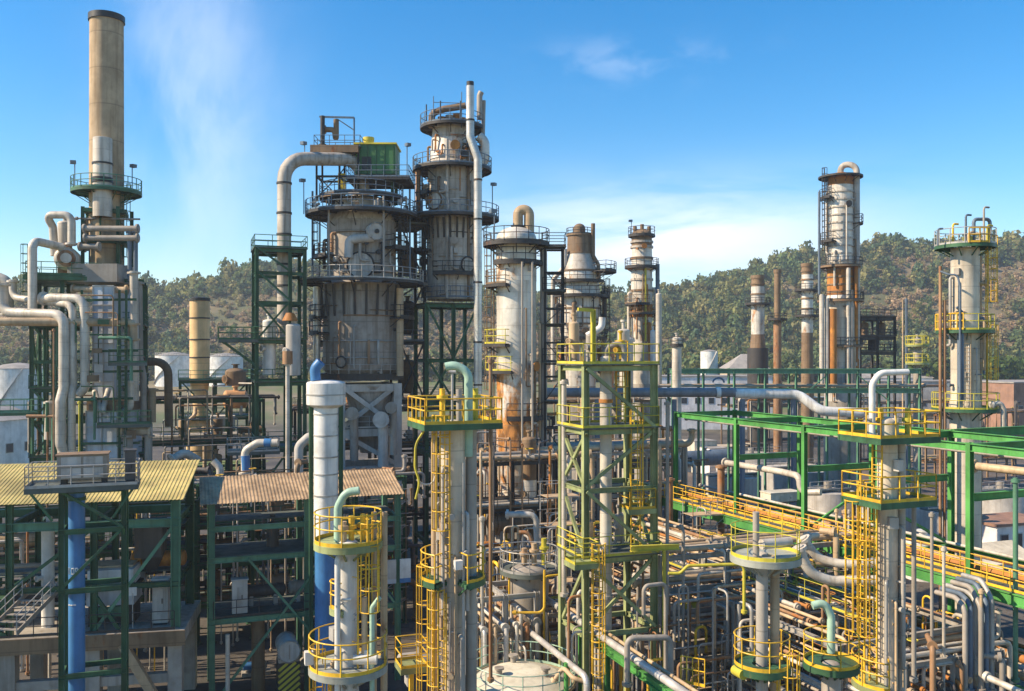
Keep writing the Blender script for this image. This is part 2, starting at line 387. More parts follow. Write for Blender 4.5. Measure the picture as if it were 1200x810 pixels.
def frame(name, label, cat, o, As, Bs, zs, m=GRN, pw=.3, bh=.28, decks=(), rails=(), deckm=DECK, railm=None, brace=(), ztop=None, ua=None, z0=0.0, bracem=None, skip=(), tr=.03, group=None, concrete=False, bm=None):
    """steel structure on a grid: o origin (x,y), As along ua, Bs along ub, zs beam levels. parts: post, beam, brace, deck(> railing)"""
    ua = ua or U; ub = Vector((-ua.y, ua.x, 0)); o = Vector((o[0], o[1], 0)); ztop = ztop or zs[-1]
    g = lambda a, b, z: o + ua * a + ub * b + UP * z
    root = T(name, label, cat, g(As[0], Bs[0], z0), group)
    for i, a in enumerate(As):
        for j, b in enumerate(Bs):
            if (i, j) in skip: continue
            mb = MB()
            if concrete: mb.bar(g(a, b, z0), g(a, b, ztop), pw, pw)
            else: mb.ibeam(g(a, b, z0), g(a, b, ztop), pw, pw); mb.box(g(a, b, z0 + .03), pw * 1.8, pw * 1.8, .06, ua)
            mb.build("post", m, root)
    e = pw / 2 + .004
    for z in zs:
        for b in Bs:
            mb = MB(); (mb.bar if concrete else mb.ibeam)(g(As[0] - e, b, z - bh / 2 - .05), g(As[-1] + e, b, z - bh / 2 - .05), bh * .62 + .011, bh); mb.build("beam", bm or m, root)
        for a in As:
            if len(Bs) < 2: continue
            mb = MB(); (mb.bar if concrete else mb.ibeam)(g(a, Bs[0] + bh * .3, z - bh / 2 - .057), g(a, Bs[-1] - bh * .3, z - bh / 2 - .057), bh * .6, bh * .97); mb.build("beam", bm or m, root)
    for (kind, idx, cell, za, zb, style) in brace:
        if kind == 'a': p, q = g(As[cell], Bs[idx], za), g(As[cell + 1], Bs[idx], zb); p2, q2 = g(As[cell], Bs[idx], zb), g(As[cell + 1], Bs[idx], za)
        else: p, q = g(As[idx], Bs[cell], za), g(As[idx], Bs[cell + 1], zb); p2, q2 = g(As[idx], Bs[cell], zb), g(As[idx], Bs[cell + 1], za)
        for s_, (aa, bb) in (('/', (p, q)), ('\\', (p2, q2))):
            if s_ in style or style == 'x':
                mb = MB(); mb.bar(aa + ub * (.01 if s_ == '/' else -.16), bb + ub * (.01 if s_ == '/' else -.16), pw * .5, pw * .55); mb.build("brace", bracem or m, root)
        if style == 'v':
            mid = (q + p2) / 2; mid = g(0, 0, 0) * 0 + (p + q + p2 + q2) / 4; mid.z = zb
            for aa in (p, q2):
                mb = MB(); mb.bar(aa, mid, pw * .5); mb.build("brace", bracem or m, root)
    for z in decks:
        c = g((As[0] + As[-1]) / 2, (Bs[0] + Bs[-1]) / 2, z + .02)
        mb = MB(); mb.box(c, As[-1] - As[0] + .5, Bs[-1] - Bs[0] + .5, .06, ua); dk = mb.build("deck", deckm, root)
        if z in rails:
            A0, A1, B0, B1 = As[0] - .2, As[-1] + .2, Bs[0] - .2, Bs[-1] + .2
            rail_poly(dk, [g(A0, B0, z + .05), g(A1, B0, z + .05), g(A1, B1, z + .05), g(A0, B1, z + .05)], railm or m, 1.1, tr, True)
    return root, g
def drum(label, c, L, r, m, ax=None, name="horizontal_drum", cat="drum", group=None, saddle=True, flange=False, sm=None, zs=None):
    """horizontal vessel: shell with dished heads, two saddles, nozzles"""
    ax = (ax or U).normalized(); c = Vector(c); root = T(name, label, cat, c - UP * (r + .5), group)
    mb = MB(); p = c - ax * (L / 2); q = c + ax * (L / 2); mb.cyl(p, q, r, 24, cap=False)
    for e, s_ in ((p, -1), (q, 1)):
        pr = [(math.cos(math.pi / 2 * i / 5), math.sin(math.pi / 2 * i / 5)) for i in range(6)]
        for (c0, s0), (c1, s1) in zip(pr, pr[1:]): mb.cyl(e + ax * (s_ * s0 * r * .4), e + ax * (s_ * s1 * r * .4), r * c0, 24, max(.001, r * c1), cap=False)
    mb.build("shell", m, root)
    if flange:
        for k in (-.38, .36):
            mb = MB(); mb.cyl(c + ax * (L * k - .1), c + ax * (L * k + .1), r * 1.14, 24); mb.build("flange", sm or m, root)
    if saddle:
        for k in (-.3, .3):
            mb = MB(); mb.box(c + ax * (L * k) - UP * (r * .5 + .25 + (r * .5) / 2), .25, r * 1.5, r * .5 + .5 + r * .5 - .004, ax); mb.build("saddle", sm or STEEL, root)
    mb = MB(); mb.cyl(c + UP * (r * .9), c + UP * (r + .45), r * .2 + .05, 12); mb.cyl(c + UP * (r + .35), c + UP * (r + .47), r * .3 + .08, 12); mb.build("nozzle", sm or m, root)
    return root
def vdrum(label, x, y, z0, z1, r, m, name="vertical_drum", cat="vessel", group=None, legs=0.0, nozzle=True):
    root = T(name, label, cat, (x, y, z0), group); mb = MB(); zb = z0 + legs + (r * .3 if legs else 0)
    mb.lathe(x, y, [(r, zb), (r, z1)], 24); mb.dome(x, y, z1, r, r * .4, 24)
    if legs: mb.dome(x, y, zb, r, r * .3, 24, down=True)
    mb.build("shell", m, root)
    if legs:
        for a in (45, 135, 225, 315):
            mb = MB(); p = pol(x, y, r * .92, a, z0); mb.bar(p, p + UP * (zb - z0 + .3), .12); mb.build("leg", STEEL, root)
    if nozzle:
        mb = MB(); p = Vector((x, y, z1 + r * .35)); mb.cyl(p, p + UP * .5, r * .22 + .03, 10); mb.cyl(p + UP * .4, p + UP * .52, r * .36 + .05, 10); mb.build("nozzle", m, root)
        mb = MB(); p = pol(x, y, r * .95, -35, (zb + z1) / 2); q = pol(x, y, r + .35, -35, (zb + z1) / 2); mb.cyl(p, q, r * .25 + .05, 12); mb.cyl(p.lerp(q, .75), q, r * .38 + .05, 12); mb.build("manhole", m, root)
    return root
def flood(label, p, h=2.4, a=0, m=BLUEST, group="floodlights on the platforms"):
    p = Vector(p); root = T("floodlight", label, "floodlight", p, group); mb = MB(); mb.cyl(p, p + UP * h, .05, 6); mb.build("pole", m, root)
    d = Vector((math.sin(R(a)), -math.cos(R(a)), 0)); mb = MB(); mb.bar(p + UP * (h + .05) - d * .1, p + UP * (h + .02) + d * .4, .42, .3); mb.build("lamp_head", m, root); return root
def valve(label, p, r, ax, m=PIPEG, hw=OLY, group=None):
    p = Vector(p); ax = ax.normalized(); root = T("gate_valve", label, "valve", p - UP * r, group)
    mb = MB(); mb.cyl(p - ax * r * 1.6, p, r * 1.5, 10, r * .7); mb.cyl(p, p + ax * r * 1.6, r * .7, 10, r * 1.5); mb.cyl(p, p + UP * (r * 3), r * .5, 8); mb.build("valve_body", m, root)
    mb = MB(); q = p + UP * (r * 3.2); k = [q + (ax * math.cos(2 * math.pi * i / 10) + ax.cross(UP) * math.sin(2 * math.pi * i / 10)) * r * 1.6 for i in range(11)]
    mb.tube(k, r * .22, 5, br=.001)
    for i in (0, 3, 6): mb.cyl(q, k[i], r * .15, 4)
    mb.cyl(p + UP * r * 2.9, q + UP * r * .6, r * .15, 5); mb.build("handwheel", hw, root); return root
def corrugated(root, p, ua, run, w, m, name="roof", pitch=.22, hh=.03):
    """roof sheet: p lower front corner, ua along the eave for w, run = vector up the slope"""
    p = Vector(p); ua = ua.normalized(); nrm = ua.cross(run).normalized(); vs = []; n = int(w / pitch)
    xs = []
    for i in range(n):
        x = i * pitch; xs += [(x, 0), (x + pitch * .45, 0), (x + pitch * .55, hh), (x + pitch * .9, hh)]
    xs.append((n * pitch, 0)); mb = MB(); k = len(xs)
    for dz in (0, -.02):
        for rr in (Vector((0, 0, 0)), run): vs += [p + ua * x + nrm * (y + dz) + rr for x, y in xs]
    fs = []
    for i in range(k - 1):
        fs.append((i, i + 1, k + i + 1, k + i)); fs.append((3 * k + i, 3 * k + i + 1, 2 * k + i + 1, 2 * k + i)); fs.append((i + 1, i, 2 * k + i, 2 * k + i + 1)); fs.append((k + i, k + i + 1, 3 * k + i + 1, 3 * k + i))
    fs += [(0, k, 3 * k, 2 * k), (2 * k - 1, k - 1, 3 * k - 1, 4 * k - 1)]
    mb.add(vs, fs); return mb.build(name, m, root)

WTOWER = mat("white tower cladding with orange foot", (.70, .65, .57), .45, .15, dirt=.55, rust=.84, rustcol=(.42, .17, .035), seam=1.35, rz=(10.5, 20.5))
def dress(root, cx, cy, r, z0, z1, seed, n=6, amin=-100, amax=100, off=.18, ms=None, rmax=.16, boxes=2):
    """service pipes, nozzles, conduits and boxes fixed to a round shell"""
    rr = random.Random(seed); ms = ms or [PIPEG, PIPEB, PIPET, STEEL, BROWN]; H = z1 - z0
    for i in range(n):
        an = amin + (amax - amin) * (i + rr.random()) / n; q = rr.choice((.04, .06, .09, .12, rmax)); b = z0 + H * rr.uniform(0, .45); t = b + H * rr.uniform(.25, .55); so = r + off + q
        P = [pol(cx, cy, so, an, b), pol(cx, cy, so, an, t), pol(cx, cy, r - .02, an + 1, t)]
        if rr.random() < .5: P.insert(0, pol(cx, cy, so, an + rr.choice((-14, 14)), b))
        mb = MB(); mb.tube(P, q, 8, br=q * 2.5)
        k = b + 1.2
        while k < t: mb.bar(pol(cx, cy, r - .02, an, k), pol(cx, cy, so + q * 1.2, an, k), .05, .07); k += 2.6
        mb.build("riser", rr.choice(ms), root)
    for i in range(max(2, n // 2)):
        an = rr.uniform(amin, amax); z = z0 + H * rr.random(); q = min(rr.choice((.1, .16, .25, .32)), r * .16); mb = MB(); e = pol(cx, cy, r + .3 + q, an, z); mb.cyl(pol(cx, cy, r - .1, an, z), e, q, 12); mb.cyl(pol(cx, cy, r + .2 + q, an, z), e + (e - pol(cx, cy, 0, an, z)).normalized() * .05, q * 1.55, 14); mb.build("nozzle", rr.choice(ms), root)
    for i in range(max(1, n // 3)):
        z = z0 + H * rr.random(); s_ = rr.uniform(amin, amax - 60); mb = MB(); mb.arctube(cx, cy, z, r + .1, s_, s_ + rr.uniform(40, 100), .05); mb.build("conduit", rr.choice(ms), root)
    for i in range(boxes):
        an = rr.uniform(amin * .7, amax * .7); z = z0 + H * rr.random(); t = Vector((math.cos(R(an)), math.sin(R(an)), 0)); mb = MB(); mb.box(pol(cx, cy, r + .16, an, z), .4, .28, .5, t); mb.build("junction_box", rr.choice((CONCP, PIPEG, STEEL)), root)
# ================================================================ SETTING: ground, hills, woods
rng = np.random.default_rng(5)
def sstep(a, b, x):
    t = np.clip((x - a) / (b - a), 0, 1); return t * t * (3 - 2 * t)
# ridge line of the hills: compass slope x/y against ridge height above the camera (per metre of distance)
RU = np.array([-.75, -.57, -.47, -.38, -.335, -.28, -.2, -.1, 0, .06, .17, .22, .28, .34, .40, .44, .48, .55, .62, .8])
RE = np.array([.058, .062, .064, .067, .055, .068, .074, .068, .060, .058, .056, .070, .084, .098, .112, .118, .114, .118, .122, .12])
gx = np.arange(-900, 901, 12.0); gy = np.concatenate([np.arange(-40, 200, 20.0), np.arange(200, 1000, 12.0)])
def wob(x, y): return np.sin(x * .021 + 1.3) * np.cos(y * .017) + .6 * np.sin(x * .047 + y * .039) + .4 * np.sin(x * .09 - y * .07 + 2)
def hgt(x, y):
    x = np.asarray(x, float); y = np.asarray(y, float)
    plain = 11 * sstep(190, 430, y)
    q = x / 600.0; e = np.interp(q, RU, RE) * 620 + CAMZ
    k = sstep(-130, 60, x)
    rise = sstep(378 + 17 * k, 560 + 60 * k, y)
    h = plain + (e - 11) * rise + wob(x, y) * 4.0 * rise
    return h
GXX, GYY = np.meshgrid(gx, gy); GZ = hgt(GXX, GYY)
def ground_mat():
    m = bpy.data.materials.new("yard and field ground"); m.use_nodes = True; nt = m.node_tree; N = nt.nodes; L = nt.links; b = N["Principled BSDF"]; b.inputs["Roughness"].default_value = .9
    ge = N.new("ShaderNodeNewGeometry"); sp = N.new("ShaderNodeSeparateXYZ"); L.new(ge.outputs["Position"], sp.inputs[0])
    def noise(s, d=6):
        n = N.new("ShaderNodeTexNoise"); n.inputs["Scale"].default_value = s; n.inputs["Detail"].default_value = d; L.new(ge.outputs["Position"], n.inputs["Vector"]); return n.outputs[0]
    def mr(v, lo, hi):
        q = N.new("ShaderNodeMapRange"); q.interpolation_type = 'SMOOTHSTEP'; L.new(v, q.inputs[0]); q.inputs[1].default_value = lo; q.inputs[2].default_value = hi; return q.outputs[0]
    def mix(f, a, c):
        q = N.new("ShaderNodeMix"); q.data_type = 'RGBA'; L.new(f, q.inputs[0])
        for i, z in ((6, a), (7, c)):
            if isinstance(z, tuple): q.inputs[i].default_value = (*z, 1)
            else: L.new(z, q.inputs[i])
        return q.outputs[2]
    yard = mix(mr(noise(.16), .35, .65), (.05, .043, .036), (.11, .092, .074))
    yard = mix(mr(noise(1.3), .55, .72), yard, (.032, .027, .023))
    field = mix(mr(noise(.02), .42, .6), (.10, .13, .035), (.20, .16, .09))
    field = mix(mr(noise(.11), .45, .7), field, (.16, .13, .07))
    hill = mix(mr(noise(.03), .4, .6), (.17, .13, .07), (.08, .085, .035))
    c = mix(mr(sp.outputs[1], 230, 290), yard, field); c = mix(mr(sp.outputs[1], 400, 440), c, hill)
    L.new(c, b.inputs["Base Color"])
    bp = N.new("ShaderNodeBump"); bp.inputs["Strength"].default_value = .4; L.new(noise(2.0), bp.inputs["Height"]); L.new(bp.outputs[0], b.inputs["Normal"]); return m
nx, ny = len(gx), len(gy)
gv = np.stack([GXX.ravel(), GYY.ravel(), GZ.ravel()], 1)
gf = [(j * nx + i, j * nx + i + 1, (j + 1) * nx + i + 1, (j + 1) * nx + i) for j in range(ny - 1) for i in range(nx - 1)]
me = bpy.data.meshes.new("ground"); me.from_pydata(gv.tolist(), [], gf); me.polygons.foreach_set('use_smooth', [True] * len(gf)); me.materials.append(ground_mat())
o = bpy.data.objects.new("ground", me); COL.objects.link(o); o["kind"] = "structure"

def leaf_mat():
    m = bpy.data.materials.new("leaf clumps"); m.use_nodes = True; nt = m.node_tree; N = nt.nodes; L = nt.links; b = N["Principled BSDF"]; b.inputs["Roughness"].default_value = .7
    b.inputs["Specular IOR Level"].default_value = .2
    a = N.new("ShaderNodeAttribute"); a.attribute_name = "leafcol"; L.new(a.outputs["Color"], b.inputs["Base Color"])
    tr = N.new("ShaderNodeBsdfTranslucent"); L.new(a.outputs["Color"], tr.inputs[0]); ms = N.new("ShaderNodeMixShader"); ms.inputs[0].default_value = .4
    L.new(b.outputs[0], ms.inputs[1]); L.new(tr.outputs[0], ms.inputs[2]); L.new(ms.outputs[0], N["Material Output"].inputs[0]); return m
LEAF = leaf_mat()
def crown_tpl(n, seed, lumps=7, cone=0.0):
    """n leaf clump quads spread through several lumps of a unit crown (z 0..1)"""
    r = np.random.default_rng(seed); c = r.normal(0, 1, (lumps, 3)); c /= np.linalg.norm(c, axis=1)[:, None]; c *= r.uniform(.18, .42, (lumps, 1)); c[:, 2] = c[:, 2] * .8 + .52
    rad = r.uniform(.2, .36, lumps); k = r.integers(0, lumps, n); d = r.normal(0, 1, (n, 3)); d /= np.linalg.norm(d, axis=1)[:, None]
    p = c[k] + d * rad[k][:, None] * r.uniform(.55, 1.05, (n, 1)); p[:, :2] *= (1 - cone * p[:, 2:3])
    nn = d + r.normal(0, .6, (n, 3)); nn /= np.linalg.norm(nn, axis=1)[:, None]
    t = np.cross(nn, r.normal(0, 1, (n, 3))); t /= np.linalg.norm(t, axis=1)[:, None]; bt = np.cross(nn, t); s = r.uniform(.05, .11, (n, 1))
    q = np.stack([p - t * s - bt * s * .7, p + t * s * .8 - bt * s, p + t * s + bt * s * .8, p - t * s * .7 + bt * s], 1)
    return q, r.uniform(.65, 1.3, n)
TPL = [crown_tpl(100, i, 8 + i % 5, .2 * (i % 3)) for i in range(12)]
GREENS = np.array([(.075, .105, .04), (.10, .125, .045), (.06, .09, .042), (.15, .15, .05), (.17, .155, .06)])
BROWNS = np.array([(.26, .185, .11), (.22, .16, .09), (.30, .215, .13), (.22, .18, .09), (.19, .17, .075)])
def leaf_mesh(name, Q, C):
    n = len(Q); me = bpy.data.meshes.new(name)
    me.vertices.add(n * 4); me.vertices.foreach_set("co", Q.reshape(-1)); me.loops.add(n * 4); me.loops.foreach_set("vertex_index", np.arange(n * 4))
    me.polygons.add(n); me.polygons.foreach_set("loop_start", np.arange(n) * 4); me.update(calc_edges=True)
    at = me.color_attributes.new("leafcol", 'FLOAT_COLOR', 'POINT'); cc = np.ones((n * 4, 4)); cc[:, :3] = np.repeat(C, 4, axis=0); at.data.foreach_set("color", cc.reshape(-1).astype(np.float32))
    me.materials.append(LEAF); return me
def forest():
    Qs = []; Cs = []; n = 0
    N_ = 27000
    x = rng.uniform(-520, 520, N_); y = rng.uniform(385, 690, N_)
    u = x / y; rise = sstep(np.where(x < -40, 375, 395), np.where(x < -40, 560, 620), y)
    for i in range(N_):
        if abs(u[i]) > .66: continue
        if y[i] > (575 if x[i] < -130 else 640): continue
        h = float(hgt(x[i], y[i])); g = math.sin(x[i] * .019 + 2.0) + math.cos(y[i] * .03 + x[i] * .011) + .9 * math.sin(x[i] * .05 + y[i] * .045) + .6 * math.sin(x[i] * .11 - y[i] * .08)
        pb = .38 + .22 * g + (.3 if x[i] < -60 and .1 < rise[i] < .75 else .24 if .1 < rise[i] < .62 else -.02)
        if rise[i] > .85: pb -= .3
        brown = rng.random() * .5 + .25 < pb
        
        
        pal = BROWNS if brown else GREENS; c = pal[rng.integers(0, 5)] * rng.uniform(1.25, 2.1)
        if x[i] < -40: c = c * np.array([.95, .98, 1.05])
        if y[i] < 410 and rng.random() < .6: c = np.array((.10, .13, .03)) * rng.uniform(.7, 1.2)
        s = rng.choice((2.8, 3.6, 4.4, 5.2, 6.2, 8.5)) * rng.uniform(.85, 1.15) * (.62 if brown else 1.0) * (1.25 if rise[i] > .85 and rng.random() < .3 else 1); hs = s * rng.uniform(.6, 1.45) * (1.0 if not brown else .8)
        q, sh = TPL[rng.integers(0, 12)]; a = rng.uniform(0, 6.28); ca, sa = math.cos(a), math.sin(a)
        k = q.copy(); k[..., 0], k[..., 1] = (q[..., 0] * ca - q[..., 1] * sa) * s + x[i], (q[..., 0] * sa + q[..., 1] * ca) * s + y[i]; k[..., 2] = q[..., 2] * hs + h - .3
        Qs.append(k); Cs.append(c[None, :] * sh[:, None])
    me = leaf_mesh("hillside_forest", np.concatenate(Qs), np.concatenate(Cs)); o = bpy.data.objects.new("hillside_forest", me); COL.objects.link(o)
    o["kind"] = "stuff"; o["label"] = "mixed green and brown wood covering the hills behind the plant"; o["category"] = "forest"
forest()
BARK = mat("tree bark", (.09, .065, .045), .9, dirt=.3)
def tree(label, u, d, h, w, col, seed, n=900, name="broadleaf_tree"):
    x, y = X(u, d), d; z = float(hgt(x, y)); root = T(name, label, "tree", (x, y, z), "trees along the foot of the hills")
    mb = MB(); mb.cyl((x, y, z - .3), (x + .1, y, z + h * .5), w * .05, 8, w * .025)
    r = np.random.default_rng(seed)
    for k in range(5):
        a = r.uniform(0, 6.28); mb.cyl((x + .05, y, z + h * (.25 + .05 * k)), (x + math.cos(a) * w * .3, y + math.sin(a) * w * .3, z + h * (.5 + .07 * k)), w * .022, 6, w * .008)
    mb.build("trunk", BARK, root)
    q, sh = crown_tpl(n, seed, 11); q = q.copy(); q[..., :2] *= w; q[..., 2] = q[..., 2] * h * .85 + h * .15
    ctr = q.mean(axis=1, keepdims=True); q = ctr + (q - ctr) * .62
    me = leaf_mesh("crown", q, np.array(col)[None, :] * sh[:, None]); o = bpy.data.objects.new("crown", me); COL.objects.link(o); o.parent = root
for k, (u, d, h, w, c, lb) in enumerate([
    (868, 360, 13, 13, (.12, .16, .03), "bright yellow green tree behind the roofed far house"),
    (848, 375, 10, 11, (.10, .13, .03), "rounded green tree above the long white building"),
    (822, 380, 9, 10, (.11, .12, .035), "low olive tree between grey pipe column and hip roof"),
    (810, 350, 7, 8, (.09, .11, .03), "small olive bush tree just past the slim grey column"),
    (1086, 330, 14, 13, (.10, .145, .03), "tall light green tree beside the yellow topped far column"),
    (1172, 330, 16, 15, (.085, .13, .03), "big green tree close beyond the cream column's railing"),
    (1192, 345, 14, 14, (.075, .11, .03), "green tree at the road's end by the tan buildings"),
    (1105, 350, 12, 12, (.07, .10, .028), "darker green tree behind the cream column's ladder"),
    (1040, 350, 11, 12, (.08, .105, .03), "green tree behind the dark open steel structure"),
    (12, 330, 12, 12, (.055, .08, .025), "dark green tree over the white tank by the road"),
    (196, 400, 11, 12, (.05, .075, .028), "dark green tree behind the pair of white tanks"),
    (284, 395, 12, 12, (.06, .09, .03), "green tree beside the second white tank"),
    (340, 400, 14, 14, (.05, .075, .025), "dark tree glimpsed between the dark towers"),
    (1020, 380, 9, 11, (.09, .075, .04), "brown bare tree behind the banded rusty tower")]):
    tree(lb, u, d, h, w, c, 40 + k)

# ---------------------------------------------------------------- far buildings, tanks, roads
def far_tank(label, u, d, vt, vb, wpx, m=TANKW, name="storage_tank", group=None, rail=True):
    x, r = X(u, d), W(wpx, d) / 2; z0, z1 = Z(vb, d), Z(vt, d); zg = min(z0, float(hgt(x, d))) - .5
    root = T(name, label, "tank", (x, d, zg), group); mb = MB(); mb.lathe(x, d, [(r, zg), (r, z1)], 40); mb.build("shell", m, root)
    mb = MB(); mb.lathe(x, d, [(r + .06, z1 - .02), (r + .06, z1 + .1), (r * .5, z1 + r * .16), (.3, z1 + r * .22), (.01, z1 + r * .22)], 40); mb.build("roof", ROOFG, root)
    if rail: rail_arc(root, x, d, z1 + .1, r, -100, 100, STEEL, 1.1, .06)
    mb = MB()
    for k in range(24): mb.bar(pol(x, d, r + .35, -60 + k * 4, zg + 1 + (z1 - zg - 1) * k / 24), pol(x, d, r + .35, -60 + (k + 1) * 4, zg + 1 + (z1 - zg - 1) * (k + 1) / 24), .7, .12)
    mb.build("stair", STEEL, root); return root
far_tank("white storage tank behind the yellow stack, nearer the buff chimney", 204, 368, 417, 441, 42, group="pair of white tanks below the hill")
far_tank("white storage tank behind the yellow stack, nearer the dark towers", 264, 368, 418, 441, 40, group="pair of white tanks below the hill")
far_tank("white tank behind the white shed at the yard's far end", 22, 215, 432, 470, 62, rail=False)
far_tank("squat pale tank behind the hip roofed house", 831, 372, 412, 425, 20, rail=False)
def house(name, label, c, a, b, h, wm, rm, rise=1.5, hip=0.0, ua=None, win=(0, 0), cat="building", flat=False, over=.4):
    """c: middle of the ground plan; gable/hip roof along ua; windows in rows on the front"""
    ua = ua or U; ub = Vector((-ua.y, ua.x, 0)); c = Vector(c); zg = min(c.z, float(hgt(c.x, c.y))) - .3; h += c.z - zg; c.z = zg; root = T(name, label, cat, c)
    mb = MB(); mb.box(c + UP * (h / 2), a, b, h, ua); mb.build("wall", wm, root)
    mb = MB(); A, B = ua * (a / 2 + over), ub * (b / 2 + over); z = UP * (h + .003)
    if flat: mb.box(c + UP * (h + .15), a + .5, b + .5, .3, ua)
    else:
        r = ua * (a / 2 + over - hip); vs = [c - A - B + z, c + A - B + z, c + A + B + z, c - A + B + z, c - r + z + UP * rise, c + r + z + UP * rise]
        mb.add(vs, [(0, 1, 5, 4), (2, 3, 4, 5), (1, 2, 5), (3, 0, 4), (3, 2, 1, 0)])
    mb.build("roof", rm, root)
    nc, nr = win
    for j in range(nr):
        for i in range(nc):
            p = c - ub * (b / 2 + .02) + ua * (a * ((i + .5) / nc - .5)) + UP * (h * (j + .55) / nr); w_, h_ = min(1.4, a / nc * .5), min(1.5, h / nr * .5)
            mb = MB(); mb.box(p, w_ + .2, .1, h_ + .2, ua); wd = mb.build("window", STEEL, root); mb = MB(); mb.box(p - ub * .02, w_, .1, h_, ua); mb.build("pane", GLASS, wd)
    return root
XA = Vector((1, 0, 0))
d = 250; house("long_building", "long low white building with dark posts before it, by the slim column", (X(828, d), d, Z(463, d) - 4), W(140, d), 12, 9.2, WALLW, ROOFG, flat=True, ua=XA, win=(9, 1))
d = 300; house("hip_roofed_house", "tan house with a grey hip roof beside the squat stack", (X(872, d), d, Z(441, d)), W(46, d), 13, 2.6, WALLT, ROOFG, rise=W(17, d), hip=6, ua=XA, win=(4, 1))
d = 160; house("white_shed", "white gabled shed beside the yard road, cut by the picture edge", (X(-14, d), d, 0), 8, 14, 10.5, WALLW, ROOFG, rise=2.2, ua=Vector((.3, .95, 0)).normalized(), win=(2, 1))
d = 230; house("tan_building", "flat tan building with terracotta side at the road's end", (X(1195, d), d, Z(486, d)), 18, 12, Z(448, d) - Z(486, d), ROOFT, ROOFG, flat=True, win=(4, 1))
d = 250; house("far_grey_building", "long grey flat building behind the cream column", (X(1110, d), d, Z(478, d) - 2), 60, 10, Z(447, d) - Z(478, d) + 2, CONCP, ROOFG, flat=True, ua=XA, win=(10, 1))
d = 330; house("pale_warehouse", "pale warehouse glimpsed past the dark open structure", (X(1035, d), d, float(hgt(X(1035, d), d))), 30, 14, 6.5, WALLW, ROOFG, rise=2, ua=XA, win=(6, 1))
# plain road and verge strips on the left and right
def sheet(name, pts, m, dz):
    mb = MB(); mb.add([Vector((x, y, float(hgt(x, y)) + dz)) for x, y in pts], [tuple(range(len(pts)))]); o = mb.build(name, m); o["kind"] = "structure"; return o
ASPH = mat("asphalt", (.06, .058, .055), .85, dirt=.3, scale=.3)
ASPHB = mat("brown worn asphalt", (.135, .105, .085), .9, dirt=.4, scale=.2)
GRASS = mat("mown grass", (.13, .16, .035), .95, dirt=.4, scale=.15)
sheet("road", [(-130, 118), (-40, 118), (-40, 128), (-130, 128)], ASPH, .02)
sheet("grass_verge", [(-140, 150), (-50, 150), (-50, 185), (-140, 185)], GRASS, .02)
sheet("paved_yard", [(20, 88), (140, 88), (140, 185), (28, 185)], ASPHB, .02)

# ---------------------------------------------------------------- air
def haze():
    mb = MB(); zt = float(GZ.max()) + 25; mb.box((0, 470, (zt - 1.2) / 2), 1840, 1060, zt + 1.2, XA)
    m = bpy.data.materials.new("thin air haze"); m.use_nodes = True; nt = m.node_tree; nt.nodes.remove(nt.nodes["Principled BSDF"])
    pv = nt.nodes.new("ShaderNodeVolumePrincipled"); pv.inputs["Color"].default_value = (.80, .88, 1, 1); pv.inputs["Density"].default_value = .00028; pv.inputs["Anisotropy"].default_value = .2
    nt.links.new(pv.outputs[0], nt.nodes["Material Output"].inputs["Volume"])
    o = mb.build("haze", m); o["kind"] = "stuff"; o["label"] = "thin pale haze in the air over the whole plant"; o["category"] = "haze"
haze()
# ================================================================ WEST PART OF THE PLANT
def aframe_px(u, d): return (X(u, d), d)

# ---- fired heater with its chimney (about 78 m out)
HD = 78.0
hx, hy = X(37, HD), HD
HS, hg = frame("heater_structure", "dark green open steel structure around the pale heater box, under the buff chimney", "steel structure",
    (hx, hy), [0, 2.4, 5.0, 8.9], [0, 4.5, 8.5], [6.5, 9.5, 13, 16.2, 19, 21.5, 24.6, 28.8], GRN, .32, .3, decks=(13, 19, 24.6), rails=(13, 19, 24.6), z0=0,
    brace=[('a', 0, 0, 13, 16.2, 'x'), ('a', 0, 0, 16.2, 19, 'x'), ('a', 0, 1, 9.5, 13, '/'), ('b', 0, 0, 19, 24.6, 'x'), ('a', 1, 2, 24.6, 28.8, '/'), ('a', 0, 0, 21.5, 24.6, '\\')], skip=((3, 0), (2, 0)))
mb = MB(); c = hg(2.6, 3.5, 28.9); mb.box(c, 6.2, 8, .1); mb.box(c + UP * -.25, 6.3, 8.1, .35); dk = mb.build("top_deck", GRN, HS)
rail_poly(dk, [hg(-.4, -.4, 28.95), hg(5.6, -.4, 28.95), hg(5.6, 7.3, 28.95), hg(-.4, 7.3, 28.95)], GRN, 1.1, .035, True)
# chimney
cx, cy = X(125, 83), 83.0
CH = T("chimney", "tall round buff concrete chimney, highest of all, with a green ringed platform", "chimney", (cx, cy, Z(335, 83)))
r0 = W(37, 83) / 2
mb = MB(); mb.lathe(cx, cy, [(r0 * 1.04, Z(335, 83)), (r0, Z(20, 83))], 40); mb.build("shaft", CHIM, CH)
mb = MB(); mb.lathe(cx, cy, [(r0 + .01, Z(26, 83)), (r0 + .12, Z(26, 83)), (r0 + .12, Z(19, 83)), (r0 - .25, Z(19, 83)), (r0 - .3, Z(60, 83))], 40); mb.build("rim", BLACK, CH)
platform(CH, cx, cy, Z(225, 83), r0, r0 + 1.6, 0, 360, TEAL, GRN, 1.15, .04)
sx, sy = cx + .45, cy - r0 - .35
mb = MB(); mb.lathe(sx, sy, [(.82, Z(258, 83)), (.82, Z(168, 83))], 24); mb.dome(sx, sy, Z(168, 83), .82, .12, 24); mb.build("duct", PIPEW, CH)
mb = MB(); mb.lathe(sx, sy, [(.9, Z(219, 83)), (.9, Z(213, 83))], 24); mb.lathe(sx, sy, [(.9, Z(198, 83)), (.9, Z(196, 83))], 24); mb.build("duct_band", BLACK, CH)
